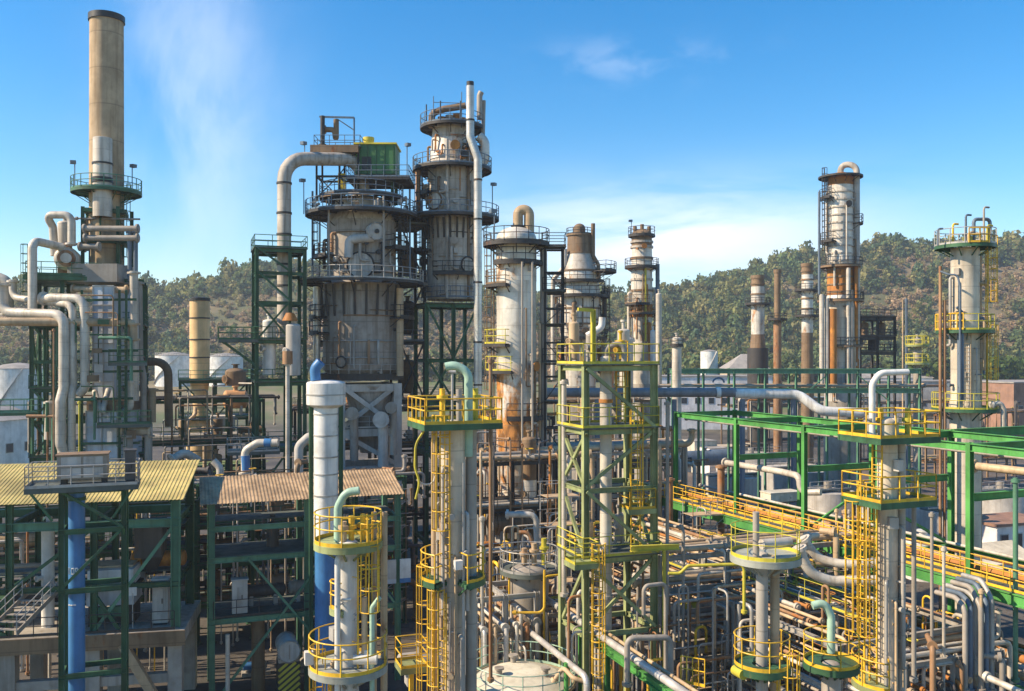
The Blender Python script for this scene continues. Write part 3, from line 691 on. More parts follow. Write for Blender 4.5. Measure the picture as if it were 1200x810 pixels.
ladder(CH, cx, cy, r0 + .15, 80, Z(330, 83), Z(222, 83), GRN, True)
for k, z in enumerate((Z(250, 83), Z(285, 83), Z(318, 83))): mb = MB(); mb.box((cx, cy, z), 3.6, 3.6, .35); mb.build("support_collar", GRN, CH)
flood("thin floodlight leaning out over the chimney platform's west edge", pol(cx, cy, r0 + 1.3, -80, Z(225, 83)), 2.6, -60)
flood("thin floodlight on the chimney platform's east edge", pol(cx, cy, r0 + 1.3, 75, Z(225, 83)), 2.2, 60)
for k, (dx, dy) in enumerate(((-1.5, -1.5), (1.7, -1.5), (1.7, 1.5), (-1.5, 1.5))):
    mb = MB(); mb.ibeam((cx + dx, cy + dy, Z(335, 83)), (cx + dx, cy + dy, Z(245, 83)), .3, .3); mb.build("support_leg", GRN, CH)
# heater boxes
HB = T("heater_box", "tall white panelled heater box between green posts, narrow above and wide below", "furnace", (cx, 80.5, 0))
def panelbox(root, u0, u1, vt, vb, d, dep, m, name, nv, nh):
    w = W(u1 - u0, d); c = Vector((X((u0 + u1) / 2, d), d + dep / 2, (Z(vt, d) + Z(vb, d)) / 2)); h = Z(vt, d) - Z(vb, d)
    mb = MB(); mb.box(c, w, dep, h, XA); bx = mb.build(name, m, root); mb = MB()
    for i in range(nv + 1): x = c.x - w / 2 + w * i / nv; mb.bar((x, d - .03, c.z - h / 2), (x, d - .03, c.z + h / 2), .09)
    for i in range(nh + 1): z = c.z - h / 2 + h * i / nh; mb.bar((c.x - w / 2 - .05, d - .032, z), (c.x + w / 2 + .05, d - .032, z), .1)
    mb.build("panel_ribs", STEEL, bx)
HPAN = mat("pale blue grey heater panels", (.50, .53, .57), .5, dirt=.35, rust=.12)
panelbox(HB, 109, 133, 335, 470, 78.5, 3.5, HPAN, "upper_box", 2, 6)
panelbox(HB, 101, 138, 482, 556, 76.5, 5, HPAN, "lower_box", 2, 4)
mb = MB(); c = pt(120, 476, 76.4); mb.box(c + Vector((0, 2.5, 0)), 2.9, 4.6, .95, XA); mb.build("burner_plenum", BROWN, HB)
mb = MB(); mb.tube([pt(111, 459, 77.6), pt(117, 478, 76.1), pt(117, 484, 76.1)], .24, 10); mb.tube([pt(127, 457, 77.6), pt(121, 478, 76.1), pt(121, 484, 76.1)], .24, 10); mb.build("forked_pipe", PIPEW, HB)
mb = MB(); mb.box(pt(120, 322, 81), 4.4, 4, 1.6, XA); mb.build("hood", PIPEG, HB)
# drum and loops on the top deck
dr = drum("horizontal white drum with round rusty end on the heater's top deck", pt(78, 303, 80) + VV * 1.6, 3.2, 1.05, PIPEW, VV, flange=False, sm=PIPEB)
mb = MB(); q = pt(78, 303, 79.1); mb.cyl(q - VV * .4, q + VV * .25, .72, 24); mb.build("end_flange", PIPEB, dr)
mb = MB(); q = pt(78, 303, 78.95); mb.cyl(q - VV * .45, q - VV * .2, .45, 20); mb.build("end_cover", PIPEW, dr)
vdrum("upright pale drum standing behind the end of the top deck drum", X(76, 82), 82, 28.95, Z(262, 82), .62, PIPEW, legs=0)
DL = "on the heater's top deck"
pipe([pt(84, 288, 80), pt(84, 252, 80), pt(54, 252, 80), pt(62, 266, 80.5), pt(64, 300, 80.5)], .34, PIPEW, "thick pale looped pipe arching over the drum " + DL, br=.7)
pipe([pt(38, 366, 76.5), pt(38, 282, 76.5), pt(52, 285, 78), pt(74, 290, 80)], .36, PIPEW, "thick pale riser bending over to the drum " + DL, br=.8)
pipe([pt(88, 256, 81.5), pt(164, 257, 81.5)], .09, PIPEG, "thin grey pipe running high in front of the chimney foot")
for k, (v, a, b) in enumerate(((268, 97, 163), (279, 98, 163), (289, 92, 118))):
    pipe([pt(a, v, 80), pt(b, v, 80)], .26, PIPEG, ["dark grey header pipe across the chimney foot, upper", "dark grey header pipe across the chimney foot, lower", "short grey header pipe joining the top deck drum"][k], group="headers at the chimney foot", fl=(0, 1))
for k, u in enumerate((152, 159)):
    pipe([pt(u, 270, 80.2), pt(u, 330, 80.2)], .2, BLUEST, ["slim dark downpipe under the chimney headers, inner of two", "slim dark downpipe under the chimney headers, outer of two"][k], group="downpipes at the chimney foot")
# big process pipes wrapped round the structure
pipe([pt(-15, 377, 74.5), pt(156, 378, 76.8), pt(156, 400, 76.8)], .36, PIPET, "long straight tan pipe crossing the whole heater front from the picture edge", fl=(1, 2), br=.5)
pipe([pt(3, 332, 77), pt(3, 366, 77), pt(75, 369, 75.4), pt(75, 455, 75.4), pt(71, 470, 75.2), pt(71, 520, 75.2), pt(74, 528, 75.4), pt(74, 570, 75.4)], .42, PIPEW, "thickest pale pipe dropping down the heater front, westmost of three", br=1.0)
pipe([pt(15, 328, 79), pt(15, 349, 79), pt(85, 357, 75.8), pt(86, 450, 75.8), pt(84, 462, 75.6), pt(84, 520, 75.6), pt(86, 572, 75.8)], .31, PIPEW, "middle pale pipe dropping down the heater front", br=.9)
pipe([pt(50, 350, 77), pt(60, 349, 76.5), pt(99, 350, 76), pt(100, 455, 76), pt(92, 462, 76)], .38, PIPEW, "pale pipe down the heater front that hooks under at its foot", br=.9)
pipe([pt(10, 370, 80), pt(10, 330, 80), pt(-10, 322, 80)], .45, PIPEW, "pale elbow pipe rising at the picture's edge beside the heater", br=.8)
pipe([pt(84, 339, 79), pt(150, 340, 79)], .28, PIPET, "horizontal tan pipe below the heater's top deck", fl=(0, 1))
pipe([pt(157, 318, 79), pt(158, 470, 79)], .36, PIPEW, "tall pale riser along the heater's east corner", br=.8)
pipe([pt(163, 330, 80), pt(164, 420, 80), pt(168, 440, 80), pt(168, 500, 80)], .28, PIPEG, "grey riser just outside the heater's east corner")
pipe([pt(152, 378, 77.3), pt(152, 420, 77.3)], .4, PIPEW, "short pale pipe hanging below the long tan crossing pipe")
pipe([pt(152, 446, 77), pt(152, 480, 77), pt(140, 484, 77)], .34, PIPEW, "pale pipe hooking toward the lower heater box", br=.8)
pipe([pt(142, 505, 76.5), pt(178, 505, 77)], .42, PIPEW, "thick short pale header beside the lower heater box", fl=(0, 1))
pipe([pt(150, 509, 76.2), pt(150, 545, 76.2)], .4, PIPEG, "stubby grey downpipe under the short pale header, inner", group="downpipes under the pale header")
pipe([pt(174, 509, 77), pt(174, 548, 77)], .32, PIPEG, "stubby grey downpipe under the short pale header, outer", group="downpipes under the pale header")
pipe([pt(178, 455, 82), pt(178, 495, 82)], .36, PIPET, "tan standpipe between heater and yellow stack")
pipe([pt(165, 424, 84), pt(197, 424, 84), pt(198, 500, 84)], .38, BROWN, "thick brown duct bending down beside the white tanks", br=1.2)
pipe([pt(58, 470, 76.5), pt(56, 515, 76.5)], .3, PIPEW, "short pale standpipe behind the green tube bank")
pipe([pt(63, 385, 74.3), pt(63, 548, 74.3)], .07, PIPEB, "very thin brown pipe in front of the green tube bank")
pipe([pt(93, 470, 75), pt(93, 548, 75)], .08, OLY, "very thin yellowish pipe before the lower heater box")
# tube bank inside the green cell
TB = T("tube_bank", "bank of vertical dark green tubes inside the heater's west bay", "tube bank", hg(.3, 1.4, 13.1))
for i in range(6):
    mb = MB(); p = hg(.35 + i * .34, 1.6 + (i % 2) * .5, 13.1); mb.cyl(p, p + UP * 11.4, .11, 8); mb.build("tube", [GRN, TEAL, GRN][i % 3], TB)
rect_platform(HS, hg(-.9, -.6, 17.0), 3.2, 1.6, TEAL, GRN)
rect_platform(HS, hg(-.6, -.8, 11.2), 4.0, 1.6, TEAL, GRN)
ladder(HS, hg(-.3, 3.5, 0).x, hg(-.3, 3.5, 0).y, .3, -60, 24.6, 31.5, GRN, True)
for k, (a, z, rr, L) in enumerate(((6.4, 25.6, .5, 2.2), (7.6, 20.1, .6, 2.0), (6.8, 14.2, .55, 2.4))):
    drum(["small dark exchanger on the heater's upper level", "brown exchanger halfway up the heater", "dark exchanger low in the heater's east bay"][k], hg(a, 5.5, z + .4), L, rr, [PIPED, BROWN, PIPED][k], VV, name="heat_exchanger", cat="heat exchanger", flange=True)

# ---- pale stack and its steel cell (about 105 m out)
YD = 105.0
YX = X(234, YD)
YS = T("yellow_stack", "plain pale ochre stack with a black rim, in front of two white tanks", "stack", (YX, YD, Z(530, YD)))
r = W(22.5, YD) / 2
shell_px(234, YD, [(352, 22.5), (445, 22.5), (462, 18), (480, 14), (488, 17), (500, 29), (536, 30), (540, 30)], YSTK, YS, capz=0)
mb = MB(); mb.lathe(YX, YD, [(r + .01, Z(353, YD)), (r + .09, Z(353, YD)), (r + .09, Z(350, YD)), (r - .2, Z(350, YD)), (r - .2, Z(349.5, YD))], 28); mb.dome(YX, YD, Z(349.5, YD), r - .15, .12); mb.build("rim", BLACK, YS)
for v in (373, 398, 419, 444): ring(YS, YX, YD, Z(v, YD), r, DARK, .05, .14)
SF, sg = frame("stack_support", "green braced steel cell with railing around the foot of the yellow stack", "steel structure", (X(211, 103), 103), [0, 3.9, 7.7], [0, 5.6], [4.5, 8.5, Z(490, 103), Z(446, 103)], GRN, .3, .3,
    decks=(Z(490, 103), Z(446, 103)), rails=(Z(490, 103), Z(446, 103)), deckm=DECK, railm=TEAL, brace=[('a', 0, 1, Z(490, 103), Z(446, 103), '/'), ('a', 0, 0, Z(490, 103), Z(446, 103), '\\'), ('a', 0, 0, 4.5, 8.5, 'x'), ('b', 0, 0, 8.5, Z(490, 103), 'x')])
dd = drum("rounded faded orange drum resting on the green cell beside the yellow stack", pt(276, 468, 102), 2.0, 1.04, PINK, U); 
mb = MB(); q = pt(276, 430, 105); vdrum("small brown dished vessel above the orange drum", q.x, q.y, Z(452, 105), Z(436, 105), 1.2, BROWN)
PB = T("panel_box", "large pale grey sheet metal box below the green cell by the yellow stack", "enclosure", pt(261, 515, 100.5)); mb = MB(); mb.box(pt(261, 500, 100.5), W(27, 100.5), 2.2, W(26, 100.5)); mb.build("casing", CONCP, PB); mb = MB(); mb.box(pt(261, 516, 100.5) - UP * .1, W(34, 100.5), 3, .5); mb.build("base", DARK, PB)
pipe([pt(218, 505, 102.2), pt(222, 492, 102), pt(229, 486, 102.2), pt(229, 478, 102.6)], .2, PIPET, "bent pale pipe wrapped round the yellow stack's conical foot")
pipe([pt(240, 500, 101.6), pt(240, 548, 101.6)], .24, PIPET, "upright tan pipe in front of the yellow stack's foot")
pipe([pt(200, 540, 78), pt(216, 530, 79), pt(232, 540, 80)], .38, PIPEW, "fat pale bent pipe just above the yellow roof's far corner", br=.9)
pipe([pt(258, 570, 72), pt(258, 548, 72), pt(250, 540, 72)], .3, PIPEW, "pale gooseneck pipe behind the tan roofed shed's end", br=.6)

# ---- dark green tower with the inverted U duct
GD = 80.0
GT, gg = frame("duct_tower", "dark green open tower carrying the huge grey inverted U duct", "steel structure", (X(301, GD), GD), [0, 2.9, 4.2], [0, 4.2], [5, 9.5, 13.5, Z(448, GD), Z(398, GD), Z(352, GD), Z(317, GD), Z(290, GD)], GRN, .32, .3,
    decks=(13.5, Z(448, GD), Z(398, GD), Z(290, GD)), rails=(13.5, Z(448, GD), Z(398, GD), Z(290, GD)), deckm=DECK, railm=GRN, tr=.035,
    brace=[('a', 0, 0, Z(317, GD), Z(290, GD), '\\'), ('a', 0, 0, Z(352, GD), Z(317, GD), '\\'), ('a', 0, 0, Z(398, GD), Z(352, GD), 'x'), ('a', 0, 0, 9.5, 13.5, '/'), ('b', 1, 0, Z(448, GD), Z(398, GD), '/')])
rect_platform(GT, gg(-1.6, .6, Z(398, GD)), 3.4, 2.4, GRN, DECK)
mb = MB(); mb.bar(gg(-3.0, .3, Z(399, GD)), gg(-.1, .1, Z(428, GD)), .2); mb.bar(gg(-3.0, 1.3, Z(399, GD)), gg(-.1, 1.1, Z(428, GD)), .2); mb.build("brace", GRN, GT)
DU = T("inverted_duct", "huge grey inverted U duct rising from the dark green tower", "duct", pt(333, 350, 83))
mb = MB(); mb.tube([pt(333, 402, 82.5), pt(333, 186, 82.5), pt(422, 187, 87), pt(426, 228, 87.2)], W(16, 83) / 2, 24, br=2.2); mb.build("duct_pipe", VGREY2, DU)
mb = MB()
for v in (215, 250, 275, 310, 335): q = pt(333, v, 82.5); mb.lathe(q.x, q.y, [(W(16, 83) / 2 + .01, q.z - .09), (W(16, 83) / 2 + .07, q.z - .09), (W(16, 83) / 2 + .07, q.z + .09), (W(16, 83) / 2 + .01, q.z + .09)], 24)
mb.build("band", DARK, DU)
WV = vdrum("bright white upright vessel standing in the dark green tower", X(313, 80.5) , 81.2, Z(440, 81), Z(377, 81), W(15, 81) / 2, WHITE)
vdrum("pale grey upright vessel with a rusty top beside the white vessel", X(342, 79), 79.5, Z(440, 79), Z(382, 79), W(17, 79) / 2, CONCP)
mb = MB(); q = pt(340, 376, 79.5); mb.cyl(q, q + UP * .7, .7, 16, .35); S("rusty_hood", mb, RUST, "small rust orange hood over the pale grey upright vessel", "hood")
pipe([pt(337, 425, 76), pt(337, 562, 76)], W(5, 76) / 2, PIPEW, "slim pale post pipe standing before the dark green tower", fl=(0, 1))
mb = MB(); q = pt(337, 424, 76); mb.cyl(q - UP * .2, q + UP * .9, .42, 12); S("vent_cowl", mb, PIPEB, "brown cylindrical cowl topping the slim pale post pipe", "vent cowl")
pipe([pt(287, 557, 74), pt(287, 528, 74), pt(302, 519, 74), pt(326, 519, 74)], .32, PIPEW, "pale elbow pipe with a blue collar near the dark green tower's foot", br=.7)
for a_, b_, l_ in ((pt(288, 551, 74), pt(287.5, 534, 74), "blue collar on the vertical run of the pale elbow pipe"), (pt(310, 519, 74), pt(318, 519, 74), "blue collar on the level run of the pale elbow pipe")):
    mb = MB(); mb.cyl(a_, b_, .36, 12); S("pipe_collar", mb, BLUE, l_, "collar", "blue pipe collars")
pipe([pt(350, 560, 72), pt(350, 523, 72), pt(362, 512, 72), pt(366, 512, 72)], .36, CONCP, "thick grey bent pipe behind the white collared duct", br=.8)
rect_platform(GT, gg(-.4, -1.2, 13.5), 4.4, 2.0, STEEL, DECK)

# ---- the big refractory vessel
BX, BY = X(422, 88), 88.0
BV = T("reactor_vessel", "biggest smoke grey cylindrical vessel with two ring decks, beside the dark green tower", "reactor", (BX, BY, Z(448, BY)))
shell_px(424, BY, [(262, 80), (331, 80), (334, 88), (432, 90), (442, 70)], VGREY, BV, 48, cx=BX + .15, capz=0)
mb = MB(); pr = [(W(60, BY) / 2, Z(237, BY)), (W(80, BY) / 2, Z(262, BY))][::-1]; mb.lathe(BX + .15, BY, pr, 40); mb.dome(BX + .15, BY, Z(237, BY), W(60, BY) / 2, .6, 40); mb.build("upper_cone", VGREY2, BV)
R1, R2, R3 = W(80, BY) / 2, W(90, BY) / 2, W(62, BY) / 2
bxx = BX + .15
platform(BV, bxx, BY, Z(331, BY), R2, R2 + 2.3, 0, 360, STEEL, DARK, 1.15, .04)
platform(BV, bxx, BY, Z(252, BY), R1 - .3, R1 + 2.1, 0, 360, BLUEST, DARK, 1.15, .04)
platform(BV, bxx, BY, Z(232, BY), R3 - .3, R3 + 1.5, 0, 360, BLUEST, DARK, 1.15, .04)
ring(BV, bxx, BY, Z(441, BY), R2, DARK, .35, .6, "base_ring")
rail_arc(BV, bxx, BY, Z(440, BY), R2 + .3, -80, 80, STEEL, 1.1, .03)
for a in range(-80, 81, 16):
    mb = MB(); p = pol(bxx, BY, R2 + .02, a, Z(372, BY)); q = pol(bxx, BY, R2 + .25, a * 1.0, Z(336, BY)); mb.bar(p, q, .13, .2); mb.build("deck_bracket", DARK, BV)
def port(root, cx, cy, r, a, z, rad, m, ringm, dep=.35, name="manhole"):
    mb = MB(); p = pol(cx, cy, r - .15, a, z); q = pol(cx, cy, r + dep, a, z); mb.cyl(p, q, rad, 28); o = mb.build(name, m, root)
    mb = MB(); e = (q - p).normalized(); mb.tube([q + (e.cross(UP) * math.cos(2 * math.pi * i / 28) + UP * math.sin(2 * math.pi * i / 28)) * rad * 1.02 for i in range(29)], .09, 6, br=.001); mb.build("rim", ringm, o)
port(BV, bxx, BY, R1, 8, Z(315, BY), W(29, BY) / 2, VGREY2, DARK, .3)
port(BV, bxx, BY, R1, 29, Z(277, BY), W(19, BY) / 2, CONCP, STEEL, .8, "nozzle")
mb = MB(); p = pol(bxx, BY, R1 + .85, 29, Z(277, BY)); q = pol(bxx, BY, R1 + 1.0, 29, Z(277, BY)); mb.cyl(p, q, .22, 14); mb.build("nozzle_plug", BLACK, BV)
mb = MB(); mb.tube([pol(bxx, BY, R1 + .45, 26, Z(284, BY)), pol(bxx, BY, R1 + .5, 2, Z(286, BY)), pol(bxx, BY, R1 + .45, -8, Z(287, BY)), pol(bxx, BY, R1 + .45, -9, Z(307, BY))], .42, 14, br=.6); mb.build("bypass_pipe", CONCP, BV)
port(BV, bxx, BY, R2, -18, Z(424, BY), W(12, BY) / 2, VGREY, DARK, .35)
mb = MB(); mb.tube([pol(bxx, BY, R2 + .12, a, Z(400, BY)) for a in range(-60, 76, 8)], .06, 5, br=.001); mb.tube([pol(bxx, BY, R2 + .12, a, Z(419, BY)) for a in range(-40, 76, 8)], .06, 5, br=.001)
mb.bar(pol(bxx, BY, R2 + .15, -6, Z(426, BY)), pol(bxx, BY, R2 + .15, -6, Z(401, BY)), .07); mb.build("sample_line", STEEL, BV)
mb = MB(); mb.tube([pol(bxx, BY, R2 + .7, -62, Z(438, BY)), pol(bxx, BY, R2 + .7, -62, Z(338, BY))], W(8, BY) / 2, 14); mb.build("downcomer", SILV, BV)
mb = MB(); mb.tube([pol(bxx, BY, R2 + .8, 62, Z(440, BY)), pol(bxx, BY, R2 + .8, 62, Z(340, BY))], W(8, BY) / 2, 14); mb.build("downcomer", PIPET, BV)
for a, z0, z1 in ((-70, Z(331, BY), Z(252, BY)), (75, Z(331, BY), Z(252, BY))): ladder(BV, bxx, BY, R1 + .7, a, z0, z1, DARK, True, tr=.04)
for a, v, w in ((-58, 302, 40), (-62, 390, 35), (-64, 372, 28)): platform(BV, bxx, BY, Z(v, BY), R1 if v < 330 else R2, (R1 if v < 330 else R2) + 1.3, a - w / 2, a + w / 2, DARK, DARK, 1.1, .035)
for a, zt in ((-85, 225), (88, 222), (-30, 240), (35, 238)):
    mb = MB(); p = pol(bxx, BY, R1 + 1.4, a, Z(331, BY)); mb.cyl(p, (p.x, p.y, Z(zt, BY)), .1, 8); mb.build("standpipe", PIPEG if abs(a) < 60 else BLUEST, BV)
# green machine house on top
GH = T("winch_house", "green sheet metal house with a yellow drum vent on top of the biggest grey vessel", "machine house", pt(443, 222, 88))
mb = MB(); mb.box(pt(443, 191, 88), W(46, 88), 3.4, W(34, 88), XA); wl = mb.build("wall", GBOX, GH)
mb = MB(); mb.box(pt(443, 173, 88), W(49, 88), 3.7, .16, XA); mb.build("roof", YPAINT, GH)
mb = MB(); q = pt(432, 173, 87.6); mb.cyl(q, q + UP * W(11, 88), W(12, 88) / 2, 20); q2 = q + UP * W(11, 88); mb.build("vent", YPAINT, GH); mb = MB(); mb.cyl(q2 - UP * .3, q2 + UP * .04, W(13, 88) / 2, 20); mb.build("vent_lid", OLY, GH)
mb = MB(); mb.box(pt(433, 196, 88) - Vector((0, 1.72, 0)), .9, .1, 1.3, XA); mb.build("door", BLACK, GH)
for i in range(5):
    mb = MB(); mb.bar(pt(424 + i * 10, 208, 88) - Vector((0, 1.74, 0)), pt(424 + i * 10, 175, 88) - Vector((0, 1.74, 0)), .06); mb.build("seam_strip", GRN, wl)
rect_platform(GH, pt(447, 213, 87.5), 6.0, 5.2, BLUEST, DARK, 1.1, .035, XA)
for k, (x_, y_) in enumerate(((-1.6, -1.4), (1.6, -1.4), (-1.6, 1.4), (1.6, 1.4))):
    p = pt(443, 208, 88) + Vector((x_, y_, 0)); mb = MB(); mb.ibeam((p.x, p.y, Z(238, 88)), p, .28, .28); mb.build("leg", GRN, GH)
mb = MB(); mb.box(pt(401, 214, 88), .7, .7, W(20, 88), XA); S("yellow_post", mb, YPAINT, "pale yellow stub post under the duct on the big vessel's top", "post")
# top service frame
TF, tg = frame("service_structure", "dark open steel perch with a bent pipe, topmost on the biggest grey vessel", "steel structure", (X(371, 86), 86), [0, 2.2, 4.0], [0, 2.6], [Z(205, 86), Z(173, 86)], DARK, .18, .2, decks=(Z(173, 86),), rails=(Z(173, 86),), railm=BLUEST, z0=Z(232, 86), ua=XA, tr=.035,
    brace=[('a', 0, 0, Z(232, 86), Z(205, 86), 'x'), ('a', 0, 1, Z(205, 86), Z(173, 86), '/')])
pz = Z(173, 86)
mb = MB(); mb.box(pt(395, 178, 87), 4.6, 2.9, .7, XA); mb.build("floor_box", BROWN, TF)
mb = MB(); p = pt(378, 172, 86.3); q = pt(415, 172, 86.3); mb.bar(p, (p.x, p.y, Z(135, 86)), .18); mb.bar(q, (q.x, q.y, Z(137, 86)), .14); mb.bar((p.x - .3, p.y, Z(136, 86)), (q.x, q.y, Z(137, 86)), .16); mb.bar(pt(396, 140, 86.3), pt(414, 152, 86.3), .1); mb.build("gantry", BLUEST, TF)
pipe([pt(378, 172, 86), pt(378, 136, 86)], .22, DARK, "dark vertical pipe in the topmost steel perch")
pipe([pt(379, 152, 86.4), pt(392, 152, 86.4), pt(394, 170, 86.4), pt(394, 140, 86.4)], .26, BROWN, "brown crooked relief pipe in the topmost steel perch", br=.4)
flood("floodlight post on the green winch house walkway's end", pt(477, 212, 86), 3.4, 40)
flood("floodlight on a slim post west of the big vessel's upper ring deck", pt(356, 251, 86.5), 3.2, -50)
flood("floodlight on the horizontal run of the grey inverted duct", pt(357, 180, 84), .9, -30)

# ---- concrete table under the big vessel
CT, cg = frame("concrete_table", "pale concrete braced support table under the biggest grey vessel", "support structure", (X(399, 84), 84), [0, 5.4], [0, 5.6], [Z(583, 84), Z(547, 84), Z(503, 84), Z(450, 84)], CONCP, .75, .7, decks=(Z(503, 84),), rails=(Z(503, 84),), railm=STEEL, concrete=True,
    brace=[('a', 0, 0, Z(503, 84), Z(452, 84), 'x'), ('a', 0, 0, Z(547, 84), Z(507, 84), '\\'), ('a', 1, 0, Z(503, 84), Z(452, 84), 'x'), ('b', 1, 0, Z(503, 84), Z(452, 84), 'x')])
mb = MB(); q = pt(432, 497, 87); mb.lathe(q.x, q.y, [(.8, Z(530, 87)), (2.4, Z(452, 87))], 28); S("outlet_cone", mb, VGREY, "dark outlet cone hanging below the big vessel inside the concrete table", "cone")
for k, (u, v, r_, m_) in enumerate(((446, 492, .5, CONCP), (458, 478, .35, PIPEG), (412, 485, .4, PIPEG))):
    pipe([pt(u, v, 83), pt(u + 3, v, 84), pt(u + 3, v + 55, 84)], r_, m_, ["pale bent pipe at the concrete table's cross", "slim grey bent pipe at the concrete table's far side", "grey bent pipe at the concrete table's near post"][k], br=.6)

# ---- second big tower
TX, TY = X(530, 92), 92.0
T2 = T("fractionator_tower", "tall dirty white tower with rusty neck and ring decks beside the biggest vessel", "tower", (TX, TY, Z(352, TY)))
shell_px(530, TY, [(150, 46), (190, 52), (194, 56), (250, 56), (254, 60), (352, 60)], VGREY2, T2, 40, cx=TX, capz=0)
mb = MB(); mb.lathe(TX, TY, [(W(53, TY) / 2 + .03, Z(189, TY)), (W(48, TY) / 2 + .02, Z(166, TY)), (W(47, TY) / 2 + .02, Z(163, TY))], 36); mb.build("neck_band", WRUST, T2)
for v, rr, dd_ in ((150, 46, 1.3), (199, 54, 1.7), (256, 60, 2.2)): platform(T2, TX, TY, Z(v, TY), W(rr, TY) / 2 - .05, W(rr, TY) / 2 + dd_, 0, 360, BLUEST, DARK, 1.15, .04)
platform(T2, TX, TY, Z(322, TY), W(60, TY) / 2, W(60, TY) / 2 + .9, -30, 60, DARK, DARK, 1.1, .035)
rail_arc(T2, TX, TY, Z(350, TY), W(60, TY) / 2 + .3, -80, 80, BLUEST, 1.1, .035)
for a in range(-70, 71, 14):
    mb = MB(); p = pol(TX, TY, W(60, TY) / 2 + .02, a, Z(282, TY)); q = pol(TX, TY, W(60, TY) / 2 + .25, a, Z(259, TY)); mb.bar(p, q, .1, .18); mb.build("deck_bracket", DARK, T2)
port(T2, TX, TY, W(56, TY) / 2, -33, Z(240, TY), .85, WRUST, BROWN, .5)
port(T2, TX, TY, W(60, TY) / 2, 35, Z(313, TY), .75, VGREY2, DARK, .4)
for a in (-60, -20, 20, 50):
    mb = MB(); p = pol(TX, TY, W(46, TY) / 2 + .9, a, Z(150, TY)); mb.bar(p, p + UP * 2.0, .12); mb.build("davit_post", BLUEST, T2)
mb = MB(); mb.tube([pt(506, 150, 90.4), pt(506, 133, 90.4), pt(520, 128, 90.2), pt(546, 124, 90.2)], .34, 12, br=.6); mb.build("overhead_line", BROWN, T2)
for u_, v_ in ((518, 141), (527, 139), (536, 137), (541, 142)):
    mb = MB(); p = pt(u_, v_, 90.8); mb.cyl((p.x, p.y, Z(150, TY)), p, .32, 12); mb.cyl(p, p + UP * .3, .45, 12); mb.build("relief_valve", RUST if u_ != 527 else PIPEG, T2)
mb = MB(); mb.box(pt(514, 145, 90.6), 1.0, .7, .8, XA); mb.build("instrument_box", CONCP, T2)
mb = MB(); p = pt(508, 150, 90); mb.cyl(p, (p.x, p.y, Z(113, 90)), .05, 5); mb.cyl(pt(508, 120, 90), pt(541, 121, 90), .04, 5); mb.cyl(pt(541, 150, 90), pt(541, 108, 90), .05, 5); mb.build("mast", BLUEST, T2)
mb = MB(); mb.tube([pt(562, 140, 91), pt(562, 112, 91), pt(564, 108, 91)], .3, 12); mb.tube([pt(566, 160, 91.4), pt(567, 118, 91.4)], .2, 10); mb.build("vent_pipe", PIPEG, T2)
mb = MB(); mb.tube([pt(561, 160, 91), pt(568, 166, 91), pt(568, 188, 91), pt(560, 196, 91)], .5, 14, br=.9); mb.build("side_loop", WRUST, T2)
mb = MB(); mb.tube([pt(490, 200, 91), pt(490, 256, 91)], .28, 10); mb.build("reflux_line", PIPEB, T2)
for u_ in (540, 549, 524): mb = MB(); p = pt(u_, 165, 90); q = pt(u_, 350, 90.0 if u_ > 530 else 89.2); mb.cyl(q, (q.x, q.y, Z(165, 90)), .16, 8); mb.build("riser", VGREY2 if u_ != 549 else BROWN, T2)
ladder(T2, TX, TY, W(60, TY) / 2 + .5, -75, Z(350, TY), Z(199, TY), DARK, True, tr=.04)
flood("floodlight arm on the second tower's lower ring deck", pt(577, 257, 91), 3.5, 60)
# tall aluminium pipe next to it
AP = T("vent_stack", "very tall silvery kinked vent pipe with a black tip beside the dirty white tower", "vent stack", pt(560, 480, 85))
mb = MB(); mb.tube([pt(560, 600, 85), pt(560, 186, 85), pt(551, 160, 85), pt(551, 101, 85)], W(9.5, 85) / 2, 16, br=1.2); mb.build("stack_pipe", SILV, AP)
mb = MB(); mb.tube([pt(551, 104, 85), pt(551, 96, 85)], W(8.5, 85) / 2 + .01, 16); mb.build("tip", BLACK, AP)
mb = MB()
for v in (140, 210, 256, 330, 400, 450): mb.cyl(pt(560 if v > 190 else 551, v, 85), pt(560 if v > 190 else 551, v + 2, 85), W(10.6, 85) / 2, 14)
mb.build("clamp", DARK, AP)
# green steel under the second tower
G2, g2 = frame("tower_support", "dark green braced support steel under the dirty white tower", "steel structure", (X(500, 87), 87), [0, 2.7, 5.2], [0, 4.4], [4, 8.5, 12.5, Z(470, 87), Z(420, 87), Z(355, 87)], GRN, .34, .36, decks=(Z(355, 87), Z(470, 87), 12.5), rails=(Z(470, 87), 12.5), railm=GRN,
    brace=[('a', 0, 0, Z(470, 87), Z(420, 87), 'x'), ('a', 0, 1, Z(420, 87), Z(357, 87), '/'), ('a', 0, 0, Z(420, 87), Z(357, 87), '\\'), ('a', 0, 1, Z(470, 87), Z(420, 87), '\\'), ('a', 0, 0, 8.5, 12.5, 'x'), ('b', 2, 0, 12.5, Z(470, 87), 'x')])
GF, gf_ = frame("link_structure", "dark rusty link structure with ladders between the two biggest towers", "steel structure", (X(468, 90), 90), [0, 2.6], [0, 4], [6, 12, Z(470, 90), Z(400, 90), Z(330, 90), Z(262, 90)], DARK, .28, .26, decks=(Z(330, 90), Z(262, 90), Z(400, 90)), rails=(Z(330, 90), Z(262, 90), Z(400, 90)), railm=BLUEST, tr=.035,
    brace=[('a', 0, 0, Z(400, 90), Z(330, 90), '/'), ('a', 0, 0, Z(330, 90), Z(262, 90), '\\'), ('a', 0, 0, Z(470, 90), Z(400, 90), 'x')])
